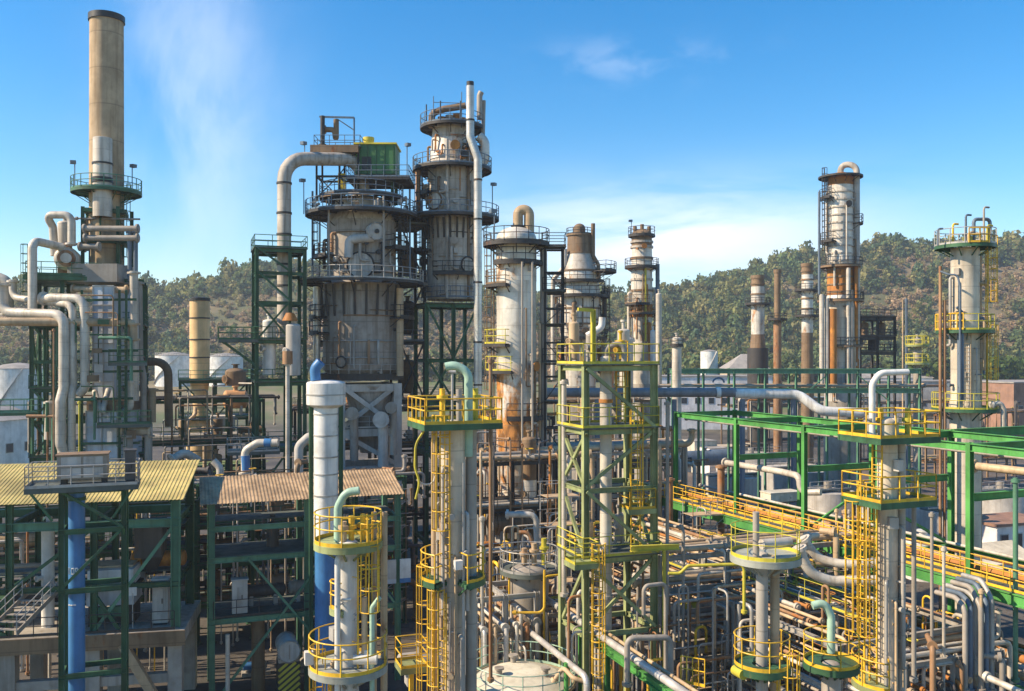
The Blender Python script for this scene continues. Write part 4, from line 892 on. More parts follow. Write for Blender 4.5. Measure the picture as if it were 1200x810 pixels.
for k, (v, m_) in enumerate(((318, BROWN), (388, PIPED), (455, BROWN))):
    vdrum(["brown vessel on the highest floor of the dark link structure", "black vessel on the middle floor of the dark link structure", "brown vessel on the lowest floor of the dark link structure"][k], gf_(1.2, 1.6, 0).x, gf_(1.2, 1.6, 0).y, [Z(330, 90), Z(400, 90), Z(470, 90)][k] + .06, [Z(290, 90), Z(355, 90), Z(425, 90)][k], .8, m_, legs=.6)

# ---- white collared duct in front
WX, WY = X(382, 56), 56.0
WD = T("collared_duct", "white round duct with a wide drum head and blue lower half", "duct", (WX, WY, 0))
rs = W(28, WY) / 2
mb = MB(); mb.lathe(WX, WY, [(rs, Z(640, WY)), (rs, Z(472, WY))], 28); mb.build("shaft", WHITE, WD)
mb = MB(); mb.lathe(WX, WY, [(rs * .92, .1), (rs * .92, Z(640, WY) + .02)], 28); mb.build("lower_shaft", BLUE, WD)
mb = MB(); mb.lathe(WX, WY, [(rs, Z(478, WY)), (W(45, WY) / 2, Z(474, WY)), (W(45, WY) / 2, Z(449, WY))], 32); mb.dome(WX, WY, Z(449, WY), W(45, WY) / 2, .2, 32, 4); mb.build("head", WHITE, WD)
mb = MB(); mb.lathe(WX, WY, [(W(45, WY) / 2 + .01, Z(463, WY)), (W(45, WY) / 2 + .03, Z(463, WY)), (W(45, WY) / 2 + .03, Z(461.5, WY)), (W(45, WY) / 2 + .01, Z(461.5, WY))], 32); mb.build("head_band", STEEL, WD)
for v in (485, 510, 535, 555, 580, 606): ring(WD, WX, WY, Z(v, WY), rs, STEEL, .03, .09, "seam_ring")
mb = MB(); mb.tube([pt(370, 446, 55.6), pt(369, 432, 55.6), pt(376, 424, 55.6)], .32, 12, br=.5); mb.build("inlet_elbow", BLUE, WD)
for u_ in (364.5, 399.5):
    mb = MB(); p = pt(u_, 475, 56.2); mb.ibeam((p.x, p.y, 0), p, .24, .24); mb.build("guide_post", GRN, WD)
for v in (500, 528, 560, 596):
    mb = MB(); mb.bar(pt(364.5, v, 57.2), pt(399.5, v, 57.2), .12); mb.build("guide_tie", GRN, WD)

# ---- service pipes and fittings on the west towers
dress(BV, bxx, BY, R2, Z(436, BY), Z(340, BY), 101, 9, -95, 95, ms=[PIPEG, BROWN, STEEL, PIPEB, DARK], boxes=3)
dress(BV, bxx, BY, R1, Z(326, BY), Z(258, BY), 102, 9, -95, 95, ms=[PIPEG, BROWN, STEEL, PIPEB, DARK], boxes=4)
dress(BV, bxx, BY, R1 + .9, Z(250, BY), Z(234, BY), 103, 7, -95, 95, ms=[BROWN, DARK, PIPEG], boxes=2)
dress(T2, TX, TY, W(60, TY) / 2, Z(348, TY), Z(262, TY), 104, 8, ms=[PIPEG, BROWN, VGREY2, DARK], boxes=3)
dress(T2, TX, TY, W(56, TY) / 2, Z(250, TY), Z(202, TY), 105, 8, ms=[PIPEG, BROWN, VGREY2, RUST], boxes=3)
dress(T2, TX, TY, W(50, TY) / 2, Z(196, TY), Z(154, TY), 106, 8, ms=[BROWN, RUST, PIPEG, DARK], boxes=2)
dress(CH, cx, cy, r0, Z(320, 83), Z(228, 83), 107, 5, ms=[GRN, PIPEG, BROWN], boxes=2)
platform(T2, TX, TY, Z(176, TY), W(50, TY) / 2, W(50, TY) / 2 + 1.0, 30, 120, DARK, DARK, 1.1, .035)
platform(T2, TX, TY, Z(228, TY), W(56, TY) / 2, W(56, TY) / 2 + 1.0, -130, -40, DARK, DARK, 1.1, .035)
platform(T2, TX, TY, Z(294, TY), W(60, TY) / 2, W(60, TY) / 2 + 1.2, -120, -50, DARK, DARK, 1.1, .035)
platform(BV, bxx, BY, Z(292, BY), R1, R1 + 1.4, 50, 120, DARK, DARK, 1.1, .035)
platform(BV, bxx, BY, Z(372, BY), R2, R2 + 1.4, 55, 120, DARK, DARK, 1.1, .035)

hr_ = random.Random(77)
for k in range(26):
    u_ = hr_.uniform(30, 118); v_ = hr_.uniform(345, 490); d_ = hr_.choice((75.6, 76.2, 77.5, 79)); mb = MB(); r_ = hr_.choice((.05, .07, .1, .14))
    if k % 2: mb.tube([pt(u_, v_, d_), pt(u_, v_ + hr_.uniform(30, 90), d_)], r_, 8)
    else: mb.tube([pt(u_, v_, d_), pt(u_ + 38, v_, d_), pt(u_ + 38, v_ + hr_.uniform(20, 60), d_)], r_, 8, br=.3)
    mb.build("utility_pipe", hr_.choice((GRN, GRN, PIPEG, BROWN, TEAL, PIPEB)), HS)
for k in range(9):
    u_ = hr_.uniform(105, 165); v_ = hr_.uniform(350, 520); q = pt(u_, v_, 76.0); mb = MB(); mb.box(q, hr_.uniform(.4, .9), .4, hr_.uniform(.4, .8)); mb.build("junction_box", hr_.choice((BROWN, PIPEG, CONCP, GRN)), HS)
for v_, a0 in ((352, 88), (412, 90), (436, 96), (468, 84), (520, 92)):
    mb = MB(); mb.ibeam(pt(a0, v_, 75.9), pt(a0 + 72, v_ - 1, 76.6), .16, .2); mb.build("tie_beam", GRN, HS)
for u_ in (96, 140, 148): mb = MB(); p = pt(u_, 340, 76.3); mb.ibeam((p.x, p.y, 6.5), p, .2, .2); mb.build("post", GRN, HS)
ladder(HS, pt(145, 0, 76).x, 76.2, .2, 0, 12, 24, GRN, True)
rect_platform(HS, pt(146, 497, 75.6), 4.2, 1.4, GRN, DECK); rect_platform(HS, pt(150, 425, 76), 3.0, 1.4, GRN, DECK)
# ================================================================ FRONT SHEDS
U_, VV_ = U, VV; GA1 = R(11.0); U = Vector((math.cos(GA1), math.sin(GA1), 0)); VV = Vector((-math.sin(GA1), math.cos(GA1), 0))
# ---- yellow roofed shed: grid aligned, front right corner at 54 m
P0 = Vector((X(206, 54), 54, 0))
S1 = T("yellow_roofed_shed", "open green steel shed with a yellow corrugated roof over a concrete table", "shed", P0 - U * 14)
def q1(a, b, z): return P0 + U * a + VV * b + UP * z
ze = Z(583, 54)
corrugated(S1, q1(-16.4, -.6, ze - .05), U, VV * 6.6 + UP * 1.6, 17.1, ROOFY)
zt = Z(742, 54)
for a in (0, -4.6, -9.2, -13.6):
    for b in (0, 5.2):
        mb = MB(); mb.ibeam(q1(a, b, zt), q1(a, b, ze - .1 + b * .2), .5 if a == 0 else .36, .5 if a == 0 else .36); mb.build("post", TEAL if a == 0 and b == 0 else GRN, S1)
        mb = MB(); mb.bar(q1(a, b, 0), q1(a, b, zt), .8); mb.build("concrete_pier", CONC, S1)
for v, hh_ in ((612, .5), (684, .3)):
    for b in (0, 5.2): mb = MB(); mb.ibeam(q1(-16, b, Z(v, 54)), q1(.3, b, Z(v, 54)), .3, hh_); mb.build("beam", TEAL if v == 612 else GRN, S1)
    for a in (0, -4.6, -9.2, -13.6): mb = MB(); mb.ibeam(q1(a, .2, Z(v, 54) + .01), q1(a, 5, Z(v, 54) + .01), .24, hh_ * .9); mb.build("beam", GRN, S1)
for a in (-.3, -5.5, -11, -15.8): mb = MB(); mb.ibeam(q1(a, -.4, ze - .18), q1(a, 4.8, ze + 1.07), .16, .2); mb.build("rafter", GRN, S1)
for k in range(4): mb = MB(); mb.bar(q1(-16.2, -.3 + k * 1.6, ze - .07 + k * .385), q1(.4, -.3 + k * 1.6, ze - .07 + k * .385), .1); mb.build("purlin", GRN, S1)
mb = MB(); mb.box(q1(-8, 2.6, zt), 17.2, 6.6, .75); mb.build("concrete_table", CONC, S1)
mb = MB(); mb.box(q1(-8, -.72, zt - .1), 17.3, .06, .9); mb.build("table_edge", BROWN, S1)
mb = MB(); mb.bar(q1(-16, 0, Z(792, 54)), q1(-.35, 0, Z(792, 54)), .5, .55); mb.build("concrete_beam", CONC, S1)
mb = MB(); mb.bar(q1(-2.9, -.5, zt - .3), q1(-1.1, -.5, Z(812, 54)), .5); mb.build("concrete_strut", PIPET, S1)
mb = MB(); mb.bar(q1(-11.8, -.5, Z(812, 54)), q1(-10.2, -.5, zt - .3), .5); mb.build("concrete_strut", CONC, S1)
for p, q in ((q1(-4.6, 0, zt + .4), q1(-.2, 0, Z(618, 54))), (q1(-4.6, 0, zt + 2.6), q1(-3.2, 0, zt + .4)), (q1(-9.2, 0, Z(684, 54)), q1(-4.8, 0, Z(618, 54))), (q1(-13.6, 0, Z(690, 54)), q1(-9.4, 0, zt + .4))):
    mb = MB(); mb.bar(p, q, .2); mb.build("brace", GRN if p.z > zt + .5 else TEAL, S1)
rail_poly(S1, [q1(-15.5, -.55, zt + .4), q1(0, -.55, zt + .4)], DARK, 1.1, .03)
mb = MB(); mb.box(q1(-8, 4.0, Z(684, 54) + .2), 16, 2.6, .06); mb.build("deck", DECK, S1)  # floors at the back, added to darken the shed's interior
mb = MB(); mb.box(q1(-8, 4.1, Z(625, 54)), 16, 2.2, .06); mb.build("deck", DECK, S1)
# things inside it
def machine(label, p, a, b, h, m, top=None, name="machine_cabinet", cat="cabinet"):
    r = T(name, label, cat, p); mb = MB(); mb.box(p + UP * (h / 2 + .12), a, b, h); bd = mb.build("casing", m, r); mb = MB(); mb.box(p + UP * .06, a * .9, b * .9, .12); mb.build("plinth", DARK, r)
    mb = MB(); mb.box(p + UP * (h + .16), a + .12, b + .12, .09); mb.build("lid", top or m, r)
    mb = MB(); mb.box(p - VV * (b / 2 + .015) + UP * (h * .55), a * .4, .04, h * .6); dr_ = mb.build("door", m, r); mb = MB(); mb.bar(p - VV * (b / 2 + .06) + U * (a * .14) + UP * (h * .5), p - VV * (b / 2 + .06) + U * (a * .14) + UP * (h * .62), .05); mb.build("handle", BLACK, dr_); return r
zc = zt + .38
mk = q1(-3.9, 2.0, zc)
CP = T("compressor_package", "boxy grey and white compressor unit with a hatched panel inside the yellow roofed shed", "compressor", mk)
mb = MB(); mb.box(mk + UP * 2.9, 2.6, 2.2, .95); mb.build("upper_casing", WHITE, CP)
mb = MB(); mb.box(mk + UP * 3.45 + VV * .3, 2.3, 1.6, .12); mb.build("lid", PIPET, CP)
mb = MB(); mb.box(mk + UP * 1.7, 2.7, 2.3, .9); mb.build("lower_casing", HPAN, CP)
mb = MB(); mb.box(mk + UP * 2.25, 2.9, 2.5, .16); mb.build("flange", DARK, CP)
for s_ in (-1, 1): mb = MB(); mb.box(mk + U * s_ * 1.1 + UP * .62, .35, 2, 1.24); mb.build("leg", DARK, CP)
mb = MB(); mb.box(mk + UP * .9 - VV * 1.22, 1.9, .06, .6); mb.build("grille", TEAL, CP)
machine("tall pale locker cabinet beside the thick green corner post of the yellow roofed shed", q1(-1.0, .9, zc), .9, .7, 2.6, CONCP)
HP = T("hopper", "blackish sheet metal hopper hanging under the yellow roof", "hopper", q1(-2.6, 3, Z(680, 54)))
mb = MB(); c = q1(-2.0, 3, Z(640, 54)); mb.box(c, 1.6, 1.8, 2.2); mb.build("bin", PIPED, HP); mb = MB(); mb.lathe(c.x, c.y, [(.3, c.z - 2.3), (.8, c.z - 1.12)], 4); mb.build("chute", PIPED, HP)
drum("rust red horizontal drum on the middle level of the yellow roofed shed", q1(-1.6, 3.4, Z(668, 54)), 3.0, .5, RUST, U, name="horizontal_drum")
vdrum("white upright cylinder near the blue column inside the yellow roofed shed", q1(-7.6, 1.6, 0).x, q1(-7.6, 1.6, 0).y, zc, Z(622, 53), .36, WHITE)
for k, (a, b) in enumerate(((-10.6, 2.4), (-12.2, 3.2), (-14, 2.6))):
    machine(["low green pump cabinet on the shed's concrete table, beside the stair", "grey cabinet deep on the shed's concrete table", "small dark cabinet at the shed's far west end"][k], q1(a, b, zc), 1.2, 1.0, 1.5, [GRN, CONCP, PIPED][k])
for k in range(6):
    z = zt + 1 + k * .55; b = 4.4 - k * .25
    pipe([q1(-15.5, b, z), q1(-5.5 + k * .5, b, z), q1(-5.5 + k * .5, b, zc)], .09 + .03 * (k % 3), [PIPEW, PIPED, PIPEG, GRN, PIPET, PIPEG][k], f"{ORD[k]} pipe from the bottom along the back of the yellow roofed shed", group="pipes along the back of the yellow roofed shed")
SGN = T("notice_sign", "small white notice plate on a thin post inside the yellow roofed shed", "sign", q1(-2.4, -.2, zc)); p = q1(-2.4, -.2, zc); mb = MB(); mb.cyl(p, p + UP * 2.2, .03, 6); mb.build("post", STEEL, SGN); mb = MB(); mb.box(p + UP * 2.3, .45, .03, .5); mb.build("plate", WHITE, SGN)
# stair climbing at the west end
def stair(label, p, q, w, m, railm):
    p = Vector(p); q = Vector(q); d = q - p; h = Vector((d.x, d.y, 0)).normalized(); sd_ = Vector((-h.y, h.x, 0)); r = T("grating_stair", label, "stair", p)
    for s_ in (-1, 1):
        mb = MB(); mb.bar(p + sd_ * (s_ * w / 2), q + sd_ * (s_ * w / 2), .06, .28); mb.build("stringer", m, r)
        mb = MB()
        for k in (1.0, .55): mb.cyl(p + sd_ * (s_ * w / 2) + UP * k, q + sd_ * (s_ * w / 2) + UP * k, .03, 6)
        for i in range(6): a = p.lerp(q, i / 5) + sd_ * (s_ * w / 2); mb.cyl(a, a + UP * 1.0, .03, 5)
        mb.build("handrail", railm, r)
    mb = MB(); n = max(3, int(abs(d.z) / .2))
    for i in range(n): mb.box(p.lerp(q, (i + .5) / n), w - .07, .3, .04, sd_)
    mb.build("tread", m, r); return r
stair("broad grey grating stair climbing to the yellow roofed shed from the picture edge", pt(2, 742, 49), pt(52, 692, 53), 1.7, PIPEG, STEEL)

U, VV = U_, VV_
# ---- cooler platform with the blue column in front
CPf, cg_ = frame("cooler_stand", "green steel stand carrying a railed platform with a grey cooler box", "steel structure", (X(72, 46), 46.0), [0, 2.95], [0, 1.7], [Z(790, 46), Z(690, 46), Z(620, 46), Z(572, 46)], GRN, .26, .26, brace=[('a', 0, 0, Z(690, 46), Z(622, 46), '/'), ('a', 0, 0, Z(622, 46), Z(576, 46), '\\'), ('b', 1, 0, Z(690, 46), Z(622, 46), 'x')])
pc = Vector((X(96, 46.5), 46.8, Z(568, 46.5)))
rect_platform(CPf, pc, 5.3, 2.4, STEEL, DECK, 1.1, .028, U, sp=.9)
for s_ in (-1, 1): mb = MB(); mb.bar(pc + U * (s_ * 2.4) - VV * 1 - UP * .2, pc + U * (s_ * 1.4) - VV * .9 - UP * 1.7, .12); mb.build("brace", GRN, CPf)
AC = T("cooler_box", "weathered grey four panel cooler box with a rusty lid on the railed green stand", "air cooler", pc + UP * .02)
c = pc + UP * .95 - U * .05
mb = MB(); mb.box(c, 2.35, 1.35, 1.2); mb.build("casing", PIPEG, AC)
for i in (-1, 1):
    for j in (-1, 1): mb = MB(); mb.box(c + U * (i * .52) + UP * (j * .29) - VV * .69, .92, .05, .5); mb.build("panel", CONCP, AC)
mb = MB(); mb.box(c + UP * .63, 2.5, 1.5, .07); mb.build("lid", BROWN, AC)
for i in (-1, 1): mb = MB(); mb.box(pc + U * i * .95 + UP * .18, .22, 1.2, .34); mb.build("leg", BLACK, AC)
machine("small dark switch cabinet at the east end of the cooler platform", pc + U * 2.2 + UP * .02, .5, .6, 1.5, PIPED, name="switch_cabinet")
BC = T("blue_column", "bright blue round column with white stencilled marks beneath the grey cooler platform", "column", (X(90, 46), 46.8, 0))
bx, by, br_ = X(90, 46.8), 46.8, W(18, 46.8) / 2
mb = MB(); mb.lathe(bx, by, [(br_, 0), (br_, Z(574, 46.8))], 28); mb.build("shaft", BLUE, BC)
mb = MB(); mb.lathe(bx, by, [(br_ + .01, Z(586, 46.8)), (br_ + .05, Z(586, 46.8)), (br_ + .05, Z(582, 46.8)), (br_ + .01, Z(582, 46.8))], 28); mb.build("collar", GRN, BC)
# stencil marks: short strokes standing 3 mm proud of the curved shaft
def strokes(root, cx, cy, r, z, a0, segs, s, m, name):
    mb = MB()
    for (x0, y0, x1, y1) in segs:
        n = 5
        for i in range(n):
            p = [(x0 + (x1 - x0) * k / n, y0 + (y1 - y0) * k / n) for k in (i, i + 1)]
            P = [pol(cx, cy, r + .006, a0 + math.degrees(x * s / r), z + y * s) for x, y in p]; mb.bar(P[0], P[1], .05, .05)
    return mb.build(name, m, root)
strokes(BC, bx, by, br_, Z(671, 46.8), -8, [(-1, 0, -1, 1.6), (-.1, .1, -.1, 1.5), (-.1, 1.5, .5, 1.5), (.5, 1.5, .5, .1), (.5, .1, -.1, .1), (.9, .7, .9, 1.5), (.9, 1.5, 1.4, 1.5), (1.4, 1.5, 1.4, 0), (.9, .7, 1.4, .7)], .2, WHITE, "stencil_mark")
strokes(BC, bx, by, br_, Z(707, 46.8), -8, [(-1.2, 0, -.6, 0), (-.4, 0, .2, 0), (.4, 0, 1.0, 0)], .2, WHITE, "stencil_mark")

# ---- tan roofed shed
P2 = Vector((X(466, 60.5), 60.5, 0))
S2 = T("tan_roofed_shed", "open green steel shed with a tan corrugated roof, beside the yellow roofed one", "shed", P2 - U * 12)
def q2(a, b, z): return P2 + U * a + VV * b + UP * z
z2 = Z(578, 60.5)
corrugated(S2, q2(-12.6, -.5, z2), U, VV * 4.4 + UP * 1.15, 13.0, ROOFB)
for a in (0, -6.0, -11.9):
    for b in (0, 4.2): mb = MB(); mb.ibeam(q2(a, b, 0), q2(a, b, z2 + b * .22), .36, .36); mb.build("post", TEAL, S2)
LV2 = (Z(612, 59), Z(647, 59), Z(716, 59))
for z in LV2:
    for b in (0, 4.2): mb = MB(); mb.ibeam(q2(-12.1, b, z), q2(.2, b, z), .22, .34); mb.build("beam", TEAL, S2)
    for a in (0, -6, -11.9): mb = MB(); mb.ibeam(q2(a, .2, z), q2(a, 4, z), .2, .3); mb.build("beam", TEAL, S2)
mb = MB(); mb.box(q2(-6, 2.9, LV2[0] + .2), 12, 2.4, .05); mb.build("deck", DECK, S2)  # top floor added to put more shade inside the shed
for z in LV2[1:]: mb = MB(); mb.box(q2(-6, 2.1, z + .2), 12, 4.1, .05); mb.build("deck", DECK, S2)
for p, q in ((q2(-11.7, -.05, .1), q2(-4.6, -.05, LV2[1])), (q2(-9.7, -.22, LV2[1]), q2(-3.2, -.22, .6)), (q2(-.1, -.05, LV2[2]), q2(-2.9, -.05, LV2[1]))): mb = MB(); mb.bar(p, q, .15); mb.build("brace", TEAL, S2)
rail_poly(S2, [q2(-11.8, -.1, LV2[2] + .22), q2(-3.5, -.1, LV2[2] + .22)], DARK, 1.1, .025)
machine("pale beige electrical cabinet on the tan roofed shed's middle floor", q2(-10.2, .5, LV2[2] + .23), .95, .6, 2.1, CONCP, name="electrical_cabinet")
machine("small barred ventilation unit high in the tan roofed shed", q2(-4.0, .6, LV2[1] + .23), 1.2, .8, 1.2, CONCP, name="ventilation_unit", cat="ventilator")
for k, (a, b, r_, m_, L_) in enumerate(((-8.6, 2.2, .4, PIPED, 2.6), (-5.6, 2.4, .45, PIPEG, 2.4), (-2.6, 2.4, .4, BROWN, 2.0))):
    drum(["black heat exchanger on the tan roofed shed's middle floor", "grey heat exchanger on the tan roofed shed's middle floor", "brown heat exchanger on the tan roofed shed's middle floor"][k], q2(a, b, LV2[2] + 1.2), L_, r_, m_, U, "heat_exchanger", "heat exchanger", flange=True)
    vdrum(["narrow dark pot on the tan roofed shed's upper floor", "narrow grey pot on the tan roofed shed's upper floor", "narrow brown pot on the tan roofed shed's upper floor"][k], q2(a + .6, b, 0).x, q2(a + .6, b, 0).y, LV2[1] + .23, LV2[1] + 1.7, .4, m_)
mb = MB(); p = q2(-9.0, 1.2, 0); mb.cyl(p, p + UP * (LV2[2] - .2), .42, 16); S("brown_pillar", mb, BROWN, "brown round pillar under the tan roofed shed's middle floor", "pillar")
# hazard striped skid with round end
hz = q2(-7.3, -.8, 0); HZ = T("striped_vessel", "grey drum end above a yellow and black striped pedestal under the tan roofed shed", "vessel", hz)
mb = MB(); mb.box(hz + UP * 1.25, 1.35, 1.3, 2.5); pd = mb.build("pedestal", BLACK, HZ)
mb = MB()
for i in range(-1, 8):
    a0, a1 = max(0, i * .38 - .38 * 2.4 + .1), i * .38 + .2
    x0, z0 = -.66, i * .38 - .25; x1, z1 = .66, i * .38 + .75
    if z0 < .02: x0 += (.02 - z0) * 1.32; z0 = .02
    if z1 > 2.46: x1 -= (z1 - 2.46) * 1.32; z1 = 2.46
    if x1 - x0 > .15:
        P = [hz + U * x + UP * z - VV * .655 for x, z in ((x0, z0), (x1, z1))]; e = (P[1] - P[0]).normalized(); n_ = VV.cross(e) * .085
        mb.add([P[0] - n_, P[1] - n_, P[1] + n_, P[0] + n_, P[0] - n_ + VV * .01, P[1] - n_ + VV * .01, P[1] + n_ + VV * .01, P[0] + n_ + VV * .01], [(0, 1, 2, 3), (7, 6, 5, 4), (0, 4, 5, 1), (1, 5, 6, 2), (2, 6, 7, 3), (3, 7, 4, 0)])
mb.build("hazard_stripe", OLY, pd)
mb = MB(); c = hz + UP * 3.2; mb.cyl(c - VV * .75, c + VV * 1.4, .68, 24); mb.build("shell", CONCP, HZ)
mb = MB(); mb.bar(c - VV * .78 - UP * .45, c - VV * .78 + UP * .45, .06); mb.tube([c - VV * .76 + U * .68 * math.cos(t * .2618) + UP * .68 * math.sin(t * .2618) for t in range(25)], .05, 6, br=.001); mb.build("end_cover_bolt_ring", PIPEG, HZ)
mb = MB(); mb.box(hz + UP * 2.6, 1.3, 1.25, .25); mb.build("saddle", PIPEG, HZ)
pipe([q2(-4.2, -.3, 0), q2(-4.2, -.3, LV2[1] + .6)], .25, PIPEG, "grey standpipe with a box on top at the tan shed's front", fl=(0, 1))
pipe([q2(-4.6, -1.0, .1), q2(-4.6, -1.0, 3.1)], .1, WHITE, "short pale vent post in front of the striped pedestal")
pipe([q2(-11.0, -1.2, 0), q2(-11.0, -1.2, 4.6)], .14, PIPEW, "pale slim post near the tan roofed shed's dark west corner")
PN = T("sign_panel", "pair of white and blue sign plates on a green post beside the tan roofed shed", "sign", q2(0, -.3, Z(697, 60)))
for k, (du, m1, m2) in enumerate(((-.55, CONCP, HPAN), (.45, WHITE, BLUE))):
    c = q2(du, -.32, Z(672, 60)); mb = MB(); mb.box(c + UP * .25, .75, .05, 1.3); pl = mb.build("plate", m1, PN); mb = MB(); mb.box(c - UP * .55, .75, .052, .3); mb.build("lower_band", m2, pl)

# ================================================================ CENTRE
# ---- near yellow platform columns
def near_col(name, label, u, d, wpx, vt, m=COLM, z0=0, extra=()):
    x, y = X(u, d), d; r = W(wpx, d) / 2; root = T(name, label, "column", (x, y, 0)); mb = MB(); mb.lathe(x, y, [(r, z0), (r, Z(vt, d))], 32); mb.dome(x, y, Z(vt, d), r, r * .5, 32); mb.build("shell", m, root)
    mb = MB(); mb.lathe(x, y, [(r * 1.5, z0), (r * 1.5, z0 + .15), (r + .01, z0 + 1.2)], 32); mb.build("skirt", m, root); return root, x, y, r
N1, nx1, ny1, nr1 = near_col("distillation_column", "cream column with a square yellow railed top and green gooseneck, before the grey vessels", 531, 41, 29, 499)
rect_platform(N1, (nx1 + .05, ny1 - .1, Z(494, 41)), 3.6, 3.2, YEL, GRN, 1.12, .035, U, sp=.75)
platform(N1, nx1, ny1, Z(676, 41), nr1, W(77, 41) / 2, 30, 330, YEL, GRN, 1.25, .035)
ladder(N1, nx1, ny1, nr1 + .2, -25, Z(672, 41), Z(494, 41), YEL, True)
ladder(N1, nx1, ny1, nr1 + .35, -75, 0, Z(676, 41), YEL, True)
ladder(N1, nx1, ny1, nr1 + .15, -40, Z(850, 41), Z(690, 41), YEL, True)
mb = MB(); x_, y_ = nx1 + .82, ny1 + .3; mb.lathe(x_, y_, [(.25, 0), (.25, Z(502, 41))], 24); mb.dome(x_, y_, Z(502, 41), .25, .12, 24); mb.build("companion_pipe", COLG, N1)
mb = MB(); x_, y_ = nx1 + .5, ny1 - nr1 - .1; mb.tube([(x_, y_, Z(800, 41)), (x_, y_, Z(540, 41))], .07, 8); mb.tube([(nx1 - .1, ny1 - nr1 - .12, 0), (nx1 - .1, ny1 - nr1 - .12, Z(700, 41))], .05, 8); mb.build("instrument_pipe", STEEL, N1)
mb = MB(); mb.tube([pt(522, 430, 41), pt(533, 428, 41), pt(549, 436, 41), pt(549, 535, 41)], .2, 12, br=.75); mb.build("gooseneck_pipe", PALEG, N1)
mb = MB(); q = pt(530, 497, 40.6); mb.cyl(q, (q.x, q.y, Z(436, 41)), .06, 8); mb.cyl(pt(526, 436, 40.6), pt(534, 436, 40.6), .09, 6); mb.build("lamp_pole", STEEL, N1)
for du, dv in ((-.5, .1), (.3, -.5), (1.0, .5)):
    mb = MB(); p = Vector((nx1 + du, ny1 + dv, Z(494, 41))); mb.cyl(p, p + UP * 1.5, .13, 10); mb.cyl(p + UP * 1.0, p + UP * 1.2, .26, 10); mb.build("relief_valve", [YEL, PIPEG, OLY][int(du > -.4) + int(du > .5)], N1)
mb = MB(); mb.tube([pt(500, 500, 40.2), pt(487, 520, 40.2), pt(486, 548, 40.2), pt(492, 565, 40.2), pt(487, 585, 40.2)], .055, 6, br=1.0); mb.build("hose", OLY, N1)
mb = MB(); mb.tube([pt(488, 562, 40.3), pt(497, 569, 40.3), pt(508, 566, 40.3), pt(510, 558, 40.3)], .05, 6, br=.5); mb.build("hose", PIPEW, N1)
mb = MB(); p = pt(509, 500, 41.4); mb.cyl((p.x, p.y, 0), p, .15, 10); mb.build("riser", PIPET, N1)
mb = MB(); q = pt(537, 662, 40); mb.box(q, .35, .3, .4); mb.build("junction_box", WHITE, N1)

N2, nx2, ny2, nr2 = near_col("short_column", "short cream column with round yellow decks and a pale green gooseneck by the blue shaft", 408, 35, 25, 638, WHITE)
platform(N2, nx2, ny2, Z(634, 35), nr2, W(80, 35) / 2, 0, 360, YEL, OGRN, 1.15, .03)
platform(N2, nx2, ny2, Z(778, 35), nr2, W(92, 35) / 2, 0, 360, YEL, DECKP, 1.2, .03)
platform(N2, nx2, ny2, Z(710, 35), nr2, W(44, 35) / 2, -100, -20, YEL, OGRN, 1.0, .03)
ladder(N2, nx2, ny2, nr2 + .25, 62, Z(778, 35), Z(634, 35), YEL, True); ladder(N2, nx2, ny2, nr2 + .5, 75, Z(634, 35) - .5, Z(600, 35), YEL, True); ladder(N2, nx2, ny2, nr2 + .3, -70, 0, Z(778, 35), YEL, True)
mb = MB(); mb.tube([pt(396, 640, 35), pt(396, 594, 35), pt(405, 577, 35), pt(421, 575, 35)], .16, 12, br=.6); mb.build("gooseneck_pipe", PALEG, N2)
mb = MB(); p = pt(439, 600, 35.4); mb.tube([p, (p.x, p.y, 0)], .09, 8); p = pt(450, 600, 35.6); mb.tube([p, (p.x, p.y, 0)], .14, 8); p = pt(427, 700, 34.6); mb.tube([p, (p.x, p.y, Z(790, 35))], .12, 8); mb.build("riser_pair", PIPET, N2)
mb = MB(); p = pt(436, 775, 34.5); mb.tube([(p.x, p.y, 0), (p.x, p.y, Z(712, 34.5)), (p.x + .3, p.y, Z(700, 34.5))], .1, 8); mb.build("green_riser", PALEG, N2)
for k, (u_, v_, m_) in enumerate(((404, 630, PIPET), (412, 626, YEL), (398, 632, PIPEG), (424, 628, YEL), (434, 622, OGRN))):
    mb = MB(); p = Vector((pt(u_, v_, 35).x, 35 - .2 + .15 * k, Z(634, 35))); mb.cyl(p, p + UP * (.8 + .2 * (k % 2)), .11, 10); mb.cyl(p + UP * .5, p + UP * .65, .22, 10); mb.build("relief_valve", m_, N2)
mb = MB(); p = Vector((nx2 + .8, ny2 - .5, Z(778, 35))); mb.cyl(p + Vector((-.5, 0, .35)), p + Vector((.4, 0, .35)), .2, 12); mb.cyl(p + Vector((.0, .1, .0)), p + Vector((.0, .1, .7)), .15, 10); mb.build("manifold", WHITE, N2)
mb = MB(); mb.box(pt(362, 771, 34.6), .32, .3, .5); lb_ = mb.build("lamp_box", WHITE, N2)
drum("small grey drum end with yellow stool guard beyond the short cream column", pt(492, 775, 46), 2.0, .5, PIPEG, U)
# small side platform with ladder left of the tall column
SPf = T("access_platform", "little yellow railed access platform between the two near columns", "platform", pt(480, 790, 42)); rect_platform(SPf, pt(482, 778, 42), 1.3, 1.3, YEL, OGRN, 1.15, .03)
mb = MB(); q = pt(482, 780, 42); mb.bar((q.x, q.y, 0), q - UP * .25, .2); mb.build("post", YEL, SPf)

